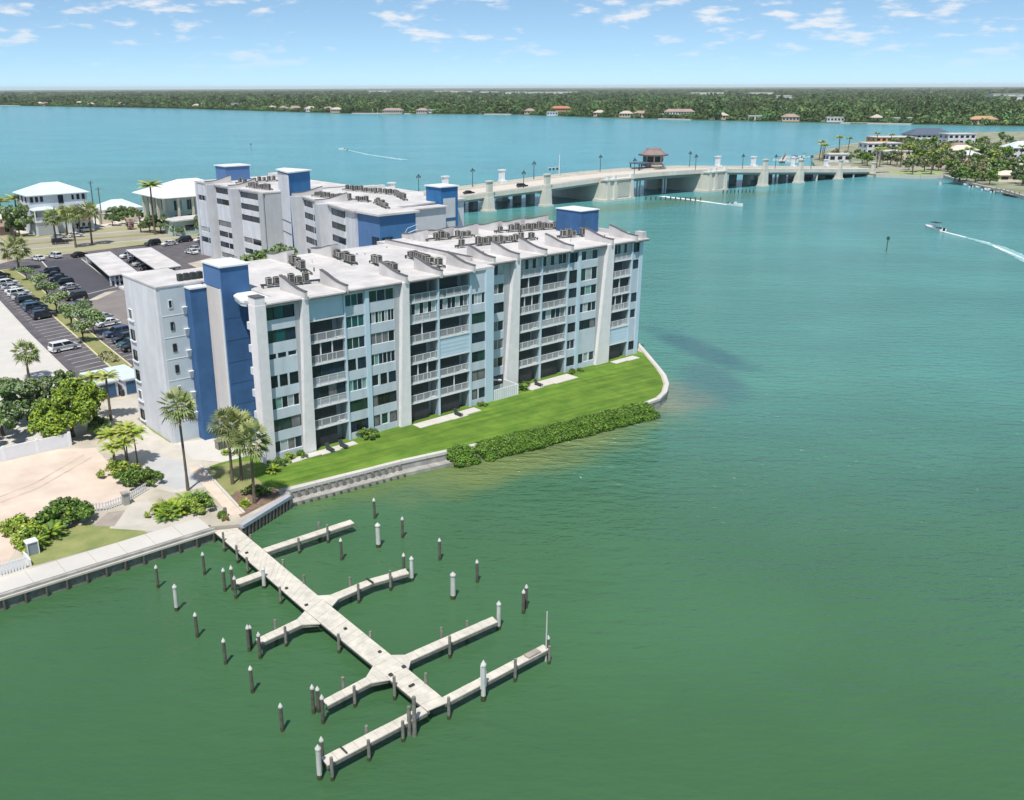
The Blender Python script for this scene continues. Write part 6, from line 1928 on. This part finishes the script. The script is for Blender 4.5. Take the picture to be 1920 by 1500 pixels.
# fenders and marker piles by the channel
for i in range(12):
    t = thing('fender_pile', ORD[i] + ' dark timber fender pile in the row below the left bascule pier', 'pile', (316 + i * 1.3, 258.5 - i * 1.6, 0), group='fender piles of the left bascule pier')
    link('shaft', P_STD[0], t, world=False).scale = (2.2, 2.2, .75)
for i in range(9):
    t = thing('fender_pile', ORD[i] + ' dark timber fender pile in the row below the right bascule pier', 'pile', (362 + i * 1.6, 252.0 - i * 0.9, 0), group='fender piles of the right bascule pier')
    link('shaft', P_STD[0], t, world=False).scale = (2.2, 2.2, .75)
for x, y, lb in [(266.9, 128.1, 'slim channel marker post with a dark board right of the bay'), (351.9, 685.2, 'distant channel marker post far out in the bay')]:
    t = thing('channel_marker', lb, 'channel marker', (x, y, 0))
    MB().cyl(x, y, -1, 4.4, .16, .12, 8).build('post', pile_wood, t)
    v_ = Vector((-x, -y, 0)).normalized(); q_ = Vector((-v_.y, v_.x, 0)) * .42; c_ = Vector((x, y, 0)) + v_ * .25
    MB().hexa([c_ - q_ + Vector((0, 0, 3.5)), c_ + q_ + Vector((0, 0, 3.5)), c_ + q_ + v_ * .08 + Vector((0, 0, 3.5)), c_ - q_ + v_ * .08 + Vector((0, 0, 3.5))],
              [c_ - q_ + Vector((0, 0, 4.4)), c_ + q_ + Vector((0, 0, 4.4)), c_ + q_ + v_ * .08 + Vector((0, 0, 4.4)), c_ - q_ + v_ * .08 + Vector((0, 0, 4.4))]).build('board', mat('marker green', (.03, .09, .06), .6, .1, 1), t)

# ------------------------------------------------------------------ boats
def boat(label, x, y, ang, L_=8.0, top=True, hull=boat_white, canopy=canvas):
    t = thing('motor_boat', label, 'boat', (x, y, 0), R(ang))
    b = L_ * .16
    secs = [(-.5, 1.0, .75), (-.1, 1.0, .8), (.25, .85, .95), (.42, .45, 1.1), (.5, .03, 1.2)]
    mb = MB()
    rows = []
    for f, w, hh in secs:
        X_ = f * L_
        rows.append([(X_, -b * w, hh), (X_, -b * w * .85, -.2), (X_, b * w * .85, -.2), (X_, b * w, hh), (X_, b * w * .8, hh), (X_, b * w * .75, hh * .55), (X_, -b * w * .75, hh * .55), (X_, -b * w * .8, hh)])
    vs = [p for r_ in rows for p in r_]
    fs = []
    for i in range(len(rows) - 1):
        for j in range(8):
            k = (j + 1) % 8
            fs.append((i * 8 + j, i * 8 + k, (i + 1) * 8 + k, (i + 1) * 8 + j))
    fs += [tuple(range(8))[::-1], tuple(range(len(vs) - 8, len(vs)))]
    mb.add(vs, fs)
    mb.mesh
    link('hull', mb.mesh('boat_hull', hull), t, world=False)
    link('console', MB().box(-.08 * L_, .05 * L_, -b * .4, b * .4, .4, 1.5).mesh('boat_console', hull), t, world=False)
    link('seats', MB().box(-.3 * L_, -.2 * L_, -b * .6, b * .6, .4, 1.0).mesh('boat_seats', canvas), t, world=False)
    link('outboard_motor', MB().box(-.57 * L_, -.51 * L_, -.25, .25, -.2, 1.15).mesh('outboard', rubber), t, world=False)
    if top:
        q = MB()
        for a in (-.22, .1):
            for s_ in (-1, 1):
                q.cyl(a * L_, s_ * b * .7, .6, 2.4, .035, n=5)
        link('top_frame', q.mesh('boat_frame', rail_mat), t, world=False)
        link('canopy_top', MB().box(-.26 * L_, .14 * L_, -b * .8, b * .8, 2.4, 2.52).mesh('boat_canopy', canopy), t, world=False)
    return t


def wake(pts, w0, w1, m=foam, seed=1):
    """foam trail: strip with frayed edges"""
    g = random.Random(seed)
    P = [Vector(p) for p in pts]
    mb = MB()
    n = 60
    dense = []
    for i in range(n + 1):
        t = i / n * (len(P) - 1); k = min(int(t), len(P) - 2)
        dense.append(P[k].lerp(P[k + 1], t - k))
    rows = []
    for i, p in enumerate(dense):
        d = (dense[min(i + 1, n)] - dense[max(i - 1, 0)]).normalized(); nn = Vector((-d.y, d.x))
        w = (w0 + (w1 - w0) * i / n)
        a, b = w * g.uniform(.7, 1.1), w * g.uniform(.7, 1.1)
        rows.append(((p.x - nn.x * a, p.y - nn.y * a, .03), (p.x, p.y, .06 + .12 * (1 - i / n)), (p.x + nn.x * b, p.y + nn.y * b, .03)))
    for r0_, r1_ in zip(rows, rows[1:]):
        mb.add([*r0_, *r1_], [(0, 1, 4, 3), (1, 2, 5, 4)])
    return mb.build('wake', m, kind='structure')


thin_foam = mat('thin foam', (.26, .46, .47), .7, .12, .5)
boat('dark topped pontoon style motor boat speeding on the right with a white wake', 321.5, 139.2, 63, 8.6)
wake([(319.4, 135.4), (306, 116), (284.7, 97.5), (262, 80)], .5, 1.5)
wake([(312, 124.5), (300, 109.5), (284, 96.5), (262, 79)], 1.0, 3.4, thin_foam, 4)
boat('small white motor boat leaving a wake just past the right bascule pier', 327.8, 221.8, -85, 6.5, top=False)
wake([(327.9, 225), (331, 245.1), (332.1, 263.1)], .9, 2.2, foam, 2)
boat('distant tiny white speedboat far out in the bay', 401.8, 630.6, 110, 8, top=False)
wake([(404, 626.8), (386, 572.1), (375.3, 512.4)], .9, 3.5, mat('faint foam', (.30, .50, .54), .6, .1, .5), 3)
boat('small boat with a dark cover moored off the right point', 477, 207, 200, 9, top=True, canopy=blue_boat)

# ------------------------------------------------------------------ right hand point
PT = [(490, 262), (489, 246), (493, 236), (496, 226), (509, 219.7), (486.7, 201.8), (468.2, 184.2), (456.2, 170.1), (436.5, 154), (400, 120), (420, 60), (700, -40), (1200, 120), (1150, 330), (1010, 410), (830, 420), (760, 402), (660, 372), (596, 345), (545, 316), (500, 287)]
slab('right_point', PT, -2, G, mat('shell ground', (.40, .38, .30), .95, .2, .09, col2=(.15, .19, .09)), kind='structure')
sheet('right_point_lawn', [(496, 242), (500, 230), (512, 222), (522, 226), (540, 240), (520, 256)], G + .03, mat('pale verge', (.30, .38, .17), .95, .2, .1), kind='structure')
sheet('right_point_road', [(508, 250), (560, 238), (640, 205), (645, 225), (570, 262), (508, 272)], G + .05, roadmat, kind='structure')
wallp = thing('seawall', 'pale low seawall edging the right hand point', 'seawall', (470, 190, 0))
for a, b in zip(PT[1:9], PT[2:10]):
    A_, B_ = Vector(a), Vector(b)
    nn = Vector((-(B_ - A_).y, (B_ - A_).x)).normalized() * .5
    MB().hexa([(A_.x - nn.x, A_.y - nn.y, -1), (B_.x - nn.x, B_.y - nn.y, -1), (B_.x + nn.x, B_.y + nn.y, -1), (A_.x + nn.x, A_.y + nn.y, -1)][::-1],
              [(A_.x - nn.x, A_.y - nn.y, G + .2), (B_.x - nn.x, B_.y - nn.y, G + .2), (B_.x + nn.x, B_.y + nn.y, G + .2), (A_.x + nn.x, A_.y + nn.y, G + .2)][::-1]).build('panel', concrete, wallp)


def simple_house(label, cx_, cy_, w, d, hh, rot, wall, roof, rh=3.0, flat=False, floors=1, z_=G, g='d', group=None):
    t = thing('house', label, 'house', (cx_, cy_, z_), R(rot), group)
    link('wall', MB().box(-w / 2, w / 2, -d / 2, d / 2, -.3, hh).mesh('house_wall', wall), t, world=False)
    if flat:
        link('roof', MB().box(-w / 2 - .4, w / 2 + .4, -d / 2 - .4, d / 2 + .4, hh + .004, hh + .5).mesh('house_roof', roof), t, world=False)
    else:
        link('roof', hip_roof(MB(), -w / 2, w / 2, -d / 2, d / 2, hh + .004, rh, over=.9).mesh('house_roof', roof), t, world=False)
    n = max(2, int(w / 4))
    for f in range(floors):
        z0 = hh * f / floors + hh / floors * .35
        for i in range(n):
            x = -w / 2 + w * (i + .5) / n
            link('window', MB().box(x - w / n * .3, x + w / n * .3, -d / 2 - .06, -d / 2 + .1, z0, z0 + hh / floors * .45).mesh('house_window', GL[g]), t, world=False)
        for i in range(2):
            y = -d / 2 + d * (i + .5) / 2
            link('window', MB().box(-w / 2 - .06, -w / 2 + .1, y - 1.2, y + 1.2, z0, z0 + hh / floors * .45).mesh('house_window', GL[g]), t, world=False)
    return t


for a in [('orange walled building with a pale roof on the right point', 722, 356, 30, 16, 7, -38, orange_wall, roof_white, 3, True, 2),
          ('grey blue house with a dark slate roof on the right point', 760, 346, 32, 16, 8, -38, palehouse, dark_roof, 5, False, 3),
          ('white flat roofed tall building behind the trees of the right point', 720, 306, 20, 14, 11, -38, stucco, roof_white, 3, True, 3),
          ('pale beige two storey house among the trees of the right point', 583, 284, 17, 11, 6, -38, cream, roof_white, 3, True, 2),
          ('long white flat roofed shed near the right edge of the frame', 552, 214, 24, 8, 3.6, -40, stucco, roof_white, 2, True, 1),
          ('second long white roofed shed behind the first at the right edge', 584, 214, 24, 9, 4, -40, cream, roof_white, 2, True, 1),
          ('low tan house with cream roof in the middle of the right point', 640, 268, 16, 10, 5, -38, tanwall, cream, 3, False, 1),
          ('white house with pale roof behind the palms of the right point', 640, 322, 24, 14, 7, -38, stucco, roof_white, 3, True, 2),
          ('cream boat shed at the right water edge', 500, 186, 11, 8, 3, -42, cream, cream, 2, False, 1),
          ('low terracotta roofed house deep in the right point', 700, 250, 26, 14, 6, -38, tanwall, terracotta, 3, False, 1),
          ('small white house at the tip of the right point', 552, 304, 14, 9, 4.5, -38, stucco, roof_white, 2, True, 1),
          ('small cream house with hip roof near the right point road', 606, 250, 12, 9, 4.5, -38, cream, metal_roof, 2.5, False, 1),
          ('small rose roofed house among the right point trees', 668, 282, 13, 10, 5, -38, cream, brown_roof, 3, False, 1),
          ('small white cottage behind the sheds at the right edge', 618, 208, 12, 9, 4.5, -40, stucco, metal_roof, 3, False, 1),
          ('small tan cottage near the right water edge', 530, 192, 10, 8, 4, -40, tanwall, roof_white, 2.5, False, 1),
          ('pale house with grey roof near the right frame edge', 662, 238, 24, 14, 7, -40, stucco, metal_roof, 4, False, 2)]:
    simple_house(a[0], a[1], a[2], a[3], a[4], a[5], a[6], a[7], a[8], a[9], a[10], a[11])
olive = mat('olive leaves', (.25, .23, .10), .6, .25, .3, obj_var=.15)
lb3 = [(0, 0, 4.0, 2.6, 2.6, 2.6), (1.4, .6, 3.2, 1.9, 1.8, 1.7), (-1.5, -.4, 3.4, 1.8, 1.8, 1.8)]
ct = [leaf_cloud('round_crown_a', bumpy(lb2, 26, 71, .6, 1.2), 900, .42, [leaf_dark, leaf_mid], 41, .4, weights=(4, 2)), leaf_cloud('round_crown_b', bumpy(lb3, 24, 72, .6, 1.2), 850, .42, [olive, leaf_grey, leaf_dark], 42, .4, weights=(4, 2, 2)),
      leaf_cloud('round_crown_c', bumpy(lb3, 26, 73, .6, 1.2), 850, .42, [leaf_mid, leaf_dark, leaf_lime], 43, .4, weights=(4, 3, 1)), leaf_cloud('round_crown_d', bumpy(lb2, 24, 74, .6, 1.2), 850, .42, [leaf_grey, leaf_dark, leaf_mid], 44, .4, weights=(4, 3, 1))]
LMK = [(722, 356, 'beside the orange walled building'), (760, 346, 'beside the slate roofed house'), (720, 306, 'beside the white tall building'), (583, 284, 'beside the pale beige house'), (552, 214, 'beside the first white shed at the right'), (584, 214, 'beside the second white shed at the right'),
       (640, 268, 'beside the low tan house'), (640, 322, 'beside the white house behind the palms'), (500, 186, 'beside the cream boat shed'), (700, 250, 'beside the terracotta roofed house'), (552, 304, 'at the tip of the right point'), (662, 238, 'beside the pale grey roofed house'), (860, 320, 'at the far back of the right point')]


def near_landmark(x, y):
    return min(LMK, key=lambda q: (q[0] - x) ** 2 + (q[1] - y) ** 2)[2]



tree_pts = [(560, 300), (572, 306), (548, 282), (562, 276), (600, 292), (590, 300), (612, 284), (604, 272), (575, 268), (622, 296), (636, 286), (618, 312), (605, 322), (650, 300), (660, 284), (664, 312), (690, 320),
            (676, 268), (640, 246), (655, 256), (668, 292), (684, 238), (700, 276), (625, 242), (610, 238), (596, 236), (640, 222), (655, 214), (672, 220), (690, 208), (604, 190), (620, 196), (640, 190), (565, 194), (575, 186), (520, 190), (512, 182), (530, 196), (506, 176), (498, 168), (545, 190), (530, 178), (590, 176), (700, 190), (720, 230), (740, 250), (760, 280), (800, 300), (820, 270), (780, 240), (860, 330), (890, 300), (720, 330), (580, 322), (560, 290), (700, 300), (640, 310), (615, 262), (635, 275), (590, 285), (655, 240)]
g_ = random.Random(77)
while len(tree_pts) < 250:
    x, y = (g_.uniform(500, 760), g_.uniform(165, 345)) if len(tree_pts) < 190 else (g_.uniform(478, 580), g_.uniform(166, 250))
    if x < 512 and y > 208: continue
    if (y - 172) > (x - 470) * 0.05 and y < 262 + (x - 490) * .38 and all((x - q[0]) ** 2 + (y - q[1]) ** 2 > 120 for q in LMK) and not (505 < x < 640 and abs(y - (262 - (x - 505) * .33)) < 12):
        tree_pts.append((x, y))
for i, (x, y) in enumerate(tree_pts):
    s_ = rng.uniform(.75, 1.45)
    plant('leafy_tree', ['dark', 'olive', 'mid green', 'grey green'][i % 4] + ' rounded tree ' + near_landmark(x, y), 'tree', (x + rng.uniform(-3, 3), y + rng.uniform(-3, 3), G), ct[i % 4], tg, rng.uniform(0, 6), s_, group='trees on the right hand point')
pm = MB().tube([(0, 0, -.3), (.15, .1, 4), (.4, .2, 8)], [.3, .24, .2], 7).mesh('point_palm_trunk', trunk_mat)
for i, (x, y) in enumerate([(548, 311), (556, 318), (566, 322), (610, 335), (640, 345), (690, 350), (535, 268), (520, 262), (540, 258), (555, 262), (580, 254), (596, 258), (500, 232), (508, 226), (560, 230), (533, 206), (516, 200), (620, 225), (690, 340), (525, 246)]):
    t = thing('palm_tree', 'tall palm ' + near_landmark(x, y), 'palm tree', (x, y, G), rng.uniform(0, 6), 'palms on the right hand point')
    s_ = rng.uniform(.9, 1.4); t.scale = (s_, s_, s_)
    link('trunk', pm, t, world=False)
    o = link('crown', FEA[i % 2], t, world=False, loc=(.4, .2, 8)); o.scale = (1.25,) * 3
# marina pier and boats behind the tip
mp_ = thing('marina_pier', 'low marina pier with piles off the far side of the right point', 'pier', (560, 345, 0))
MB().prism([(538, 331), (575, 352), (573, 355), (536, 334)], .9, 1.25).build('deck', concrete, mp_)
for i in range(8):
    MB().cyl(538 + i * 5, 332.6 + i * 2.85, -1, 3.2, .3, n=7).build('pile', pile_grey, mp_)
for i, (x, y) in enumerate([(546, 331), (556, 337), (566, 342), (552, 343), (582, 352), (590, 349)]):
    boat('%s moored boat at the marina pier of the right point' % ['nearest white', 'second white', 'third white', 'outer white', 'far blue covered', 'farthest white'][i], x, y, 120, rng.uniform(8, 12), top=True, canopy=blue_boat if i in (1, 4) else canvas)
# dock and clutter along the right shore
rd = thing('boat_dock', 'weathered timber boat dock along the shore at the right edge', 'dock', (462, 168, 0))
MB().prism([(452, 172), (440, 158), (443, 155.5), (455, 169.5)], .7, 1.0).build('deck', pile_grey, rd)
for i in range(6):
    MB().cyl(440.5 + i * 2.4, 157.5 + i * 2.8, -1, 2.6, .22, n=7).build('pile', pile_grey, rd)
for i, (x, y) in enumerate([(462, 174), (470, 181), (455, 166), (478, 190)]):
    boat('%s small boat tied up along the right shore' % ['first', 'second', 'third', 'fourth'][i], x - 4, y + 3, 50, 7, top=bool(i % 2))

# ------------------------------------------------------------------ far shore
FS = [(300, 5200), (600, 3800), (748, 2966), (860, 2480), (923, 2248), (950, 1850), (969, 1520), (1080, 1330), (1139, 1239), (1120, 1050), (1126, 863), (1150, 720), (1164, 625), (1217, 455), (1330, 150), (1500, -250), (4000, -3000), (29500, -6000), (29500, 29500), (-3000, 29500), (-2000, 20000)]
slab('far_shore', FS, -2, .9, far_ground, kind='structure')


def shore_x(y):
    pts_ = FS[:16]
    for (xa, ya), (xb, yb) in zip(pts_, pts_[1:]):
        if yb <= y <= ya:
            return xa + (xb - xa) * (ya - y) / (ya - yb)
    return 300 if y > 5200 else 1500


far_h = [(1190, 3000, 22, 'white', 'white house far along the left of the opposite shore'), (1040, 2440, 20, 'tan', 'tan house on the opposite shore left of the white cube'), (1090, 2190, 16, 'cube', 'bright white cube house on the opposite shore'), (1010, 1760, 26, 'rose', 'rosy house on the opposite shore left of the distant speedboat'),
         (985, 1560, 20, 'tan', 'tan house on the opposite shore above the distant speedboat'), (1015, 1420, 36, 'rose', 'long rose roofed house on the opposite shore'), (1055, 1385, 20, 'rose', 'second rose roofed house on the opposite shore'), (1210, 1190, 34, 'terra', 'large terracotta mansion on the opposite shore'),
         (1172, 905, 44, 'villa', 'broad white villa with rose roof on the opposite shore right of centre'), (1176, 775, 22, 'white', 'white house on the opposite shore above the right of the bridge'), (1166, 716, 22, 'rose', 'rosy house on the opposite shore above the right of the bridge'), (1230, 590, 30, 'white', 'white house on the opposite shore above the right point'),
         (1240, 500, 30, 'orange', 'orange roofed house on the opposite shore at the far right'), (940, 2870, 18, 'tan', 'low tan house at the far left of the opposite shore'), (1160, 1215, 18, 'rose', 'small rosy house right of the little mangrove island'), (1145, 985, 20, 'tan', 'tan house left of the white villa on the opposite shore'),
         (1185, 660, 26, 'white', 'low white house on the opposite shore beyond the bridge end'), (1010, 2080, 18, 'white', 'small white house on the opposite shore among dark trees'), (985, 1660, 16, 'white', 'little white house beside the rosy house on the opposite shore'), (1130, 1130, 18, 'white', 'small white house between the mansion and the villa'), (960, 2600, 18, 'rose', 'small rosy house on the left of the opposite shore'), (1160, 820, 16, 'tan', 'small tan house right of the white villa')]
fm = {'white': (stucco, roof_white), 'tan': (tanwall, tanwall), 'cube': (stucco, roof_white), 'rose': (tanwall, mat('rose tile', (.37, .27, .235), .8, .15, .1)), 'terra': (mat('terra wall', (.46, .24, .16), .8, .1, .1), terracotta), 'villa': (stucco, MATS['rose tile']), 'orange': (tanwall, mat('orange tile', (.48, .29, .17), .8, .1, .1))}
gh = random.Random(12)
for i in range(20):
    y = gh.uniform(480, 2900)
    far_h.append((shore_x(y) + gh.uniform(20, 60), y, gh.uniform(13, 24), gh.choice(['white', 'rose', 'tan', 'white', 'tan']), None))
far_h.sort(key=lambda q: -math.atan2(q[1], q[0]))
TENS = ORD + ['fifteenth', 'sixteenth', 'seventeenth', 'eighteenth', 'nineteenth', 'twentieth', 'twenty first', 'twenty second', 'twenty third']
for i, q in enumerate(far_h):
    if q[4] is None:
        kk = {'white': 'white flat roofed', 'rose': 'rose roofed', 'tan': 'tan'}[q[3]]
        o_ = TENS[i] if i < 20 else (TENS[len(far_h) - 1 - i])
        far_h[i] = (*q[:4], '%s house, %s from the %s along the opposite shore' % (kk, o_, 'left' if i < 20 else 'right'))
for x, y, w, k, lb in far_h:
    a, b = fm[k]
    two = k in ('villa', 'terra', 'cube')
    simple_house(lb, x, y, w, 13, 9 if two else 5.5, -50, a, b, 4, k in ('cube', 'white'), 2 if two else 1, .9, 'n')
for i, (x, y, w, lb) in enumerate([(5500, 7900, 240, 'leftmost long white warehouse near the horizon'), (5300, 6500, 330, 'second long white warehouse near the horizon'), (4700, 5350, 140, 'third white warehouse near the horizon'), (4400, 4600, 330, 'longest white warehouse near the middle of the horizon'),
                                   (4650, 4520, 160, 'white warehouse behind the longest one near the horizon'), (4300, 3150, 170, 'white warehouse near the horizon right of the middle'), (4500, 2950, 120, 'small white warehouse near the horizon right of the middle'), (3000, 1880, 50, 'small pale roof in the woods above the bridge end'), (3250, 1220, 70, 'pale long roof in the woods at the far right'), (5600, 6950, 90, 'small white block between the two left warehouses'), (3900, 1500, 120, 'pale roof near the horizon at the far right')]):
    t = thing('warehouse', lb, 'warehouse', (x, y, .9), R(-50))
    link('wall', MB().box(-w / 2, w / 2, -40, 40, -.5, 12).mesh('warehouse_wall', stucco), t, world=False)
    link('roof', MB().box(-w / 2 - 1, w / 2 + 1, -41, 41, 12.01, 13.5).mesh('warehouse_roof', roof_white), t, world=False)
# sea walls and beaches as bright slivers along the opposite shore
for i, (ya, yb) in enumerate([(2980, 2860), (1500, 1400), (905, 850), (640, 560), (1280, 1240)]):
    xa, xb = shore_x(ya), shore_x(yb)
    o = MB().hexa([(xa - 1.5, ya, -1), (xb - 1.5, yb, -1), (xb + 4, yb, -1), (xa + 4, ya, -1)], [(xa - 1.5, ya, 1.5), (xb - 1.5, yb, 1.5), (xb + 4, yb, 1.5), (xa + 4, ya, 1.5)]).build('seawall', concrete)
    o['label'] = ['pale sliver of seawall at the far left of the opposite shore', 'pale seawall below the rose roofed houses', 'pale seawall below the white villa', 'pale seawall beyond the bridge end on the opposite shore', 'pale seawall below the terracotta mansion'][i]; o['category'] = 'seawall'

# woods: crowns instanced over the opposite shore, one mass
protos = []
for i, (mset, sd) in enumerate([([far_leaf, far_leaf2], 61), ([far_leaf2, far_leaf], 62), ([far_leaf, far_leaf2], 63)]):
    lob = [(0, 0, 4.5, 4.2, 4.2, 3.6), (2.4, 1, 4.0, 3.2, 3.0, 2.8), (-2.2, -1.4, 3.8, 3.2, 3.0, 2.8)] if i < 2 else [(0, 0, 6.0, 2.6, 2.6, 5.0), (.6, .4, 4, 2.8, 2.8, 3.2)]
    protos.append(bpy.data.objects.new('wood_crown', leaf_cloud('wood_crown', lob, 260, 1.5, mset, sd, .6, .7)))
g = np.random.default_rng(5)
pts_ = []; scl = []
house_xy = np.array([(a[0], a[1]) for a in far_h])
tries = 0
while len(pts_) < 26000 and tries < 400000:
    tries += 1
    az = math.radians(g.uniform(10, 84))
    rr = 900 * (16 ** (g.random() ** 0.9))
    x, y = rr * math.cos(az), rr * math.sin(az)
    sx = shore_x(y)
    if x < sx + 6:
        continue
    if rr < 3400:
        dd = house_xy - np.array((x, y))
        # keep the strip in front of each house open towards the water
        u = dd @ np.array((math.cos(az), math.sin(az))); w = dd @ np.array((-math.sin(az), math.cos(az)))
        if np.any((np.abs(w) < 11) & (u > -6) & (u < 60)):
            if g.random() < .93:
                continue
    s_ = g.choice([.45, .7, .9, 1.1, 1.5], p=[.2, .25, .25, .2, .1]) * g.uniform(.85, 1.15) * (1 + max(0, rr - 1500) / 5200)
    zsc = min(1.0, 1.0 / (1 + max(0, rr - 1500) / 14000)) * s_ / max(1, 1 + max(0, rr - 1500) / 6500)
    pts_.append((x, y, .5)); scl.append((s_, s_, zsc * g.uniform(.8, 1.35)))
# dense first row along the water
for y in np.arange(300, 3200, 5.0):
    for q in range(2):
        yy = y + g.uniform(-3, 3)
        x = shore_x(yy) + g.uniform(5, 30)
        dd = house_xy - np.array((x, yy))
        if np.any(np.hypot(dd[:, 0], dd[:, 1]) < 22) and g.random() < .85:
            continue
        s_ = g.uniform(.45, 1.0)
        pts_.append((x, yy, .4)); scl.append((s_, s_, s_ * g.uniform(.7, 1.2)))
me = bpy.data.meshes.new('woods')
me.from_pydata(pts_, [], [])
at = me.attributes.new('sc', 'FLOAT_VECTOR', 'POINT')
at.data.foreach_set('vector', np.array(scl, np.float32).ravel())
woods = link('woods', me, None, kind='stuff', label='dense green woods covering the opposite shore up to the horizon', category='woods')
ng = bpy.data.node_groups.new('scatter_crowns', 'GeometryNodeTree')
ng.interface.new_socket('Geometry', in_out='INPUT', socket_type='NodeSocketGeometry')
ng.interface.new_socket('Geometry', in_out='OUTPUT', socket_type='NodeSocketGeometry')
gn = ng.nodes.new
gi, go = gn('NodeGroupInput'), gn('NodeGroupOutput')
iop = gn('GeometryNodeInstanceOnPoints'); iop.inputs['Pick Instance'].default_value = True
jn = gn('GeometryNodeJoinGeometry')
for p in protos:
    oi = gn('GeometryNodeObjectInfo'); oi.inputs['Object'].default_value = p; oi.inputs['As Instance'].default_value = True
    ng.links.new(oi.outputs['Geometry'], jn.inputs[0])
na = gn('GeometryNodeInputNamedAttribute'); na.data_type = 'FLOAT_VECTOR'; na.inputs['Name'].default_value = 'sc'
rv = gn('FunctionNodeRandomValue'); rv.data_type = 'FLOAT_VECTOR'
rv.inputs[0].default_value = (0, 0, 0); rv.inputs[1].default_value = (0.1, 0.1, 6.283)
ri = gn('FunctionNodeRandomValue'); ri.data_type = 'INT'
for s_ in ri.inputs:
    if s_.type == 'INT' and s_.name == 'Max':
        s_.default_value = 2
    if s_.type == 'INT' and s_.name == 'Min':
        s_.default_value = 0
ng.links.new(gi.outputs[0], iop.inputs['Points'])
ng.links.new(jn.outputs[0], iop.inputs['Instance'])
ng.links.new(na.outputs[0], iop.inputs['Scale'])
ng.links.new(rv.outputs[0], iop.inputs['Rotation'])
ng.links.new([o for o in ri.outputs if o.type == 'INT'][0], iop.inputs['Instance Index'])
ng.links.new(iop.outputs[0], go.inputs[0])
md = woods.modifiers.new('scatter', 'NODES'); md.node_group = ng
# ------------------------------------------------------------------ haze over the bay
hzm = bpy.data.materials.new('sea haze')
hzm.use_nodes = True
ht = hzm.node_tree
ht.nodes.clear()
ho = ht.nodes.new('ShaderNodeOutputMaterial')
pv = ht.nodes.new('ShaderNodeVolumePrincipled')
pv.inputs['Color'].default_value = (0.93, 0.97, 1.0, 1)
pv.inputs['Density'].default_value = 0.000032
pv.inputs['Anisotropy'].default_value = -0.15
ht.links.new(pv.outputs[0], ho.inputs['Volume'])
MB().box(-31000, 31000, -31000, 31000, -3, 75).build('haze', hzm, kind='stuff')
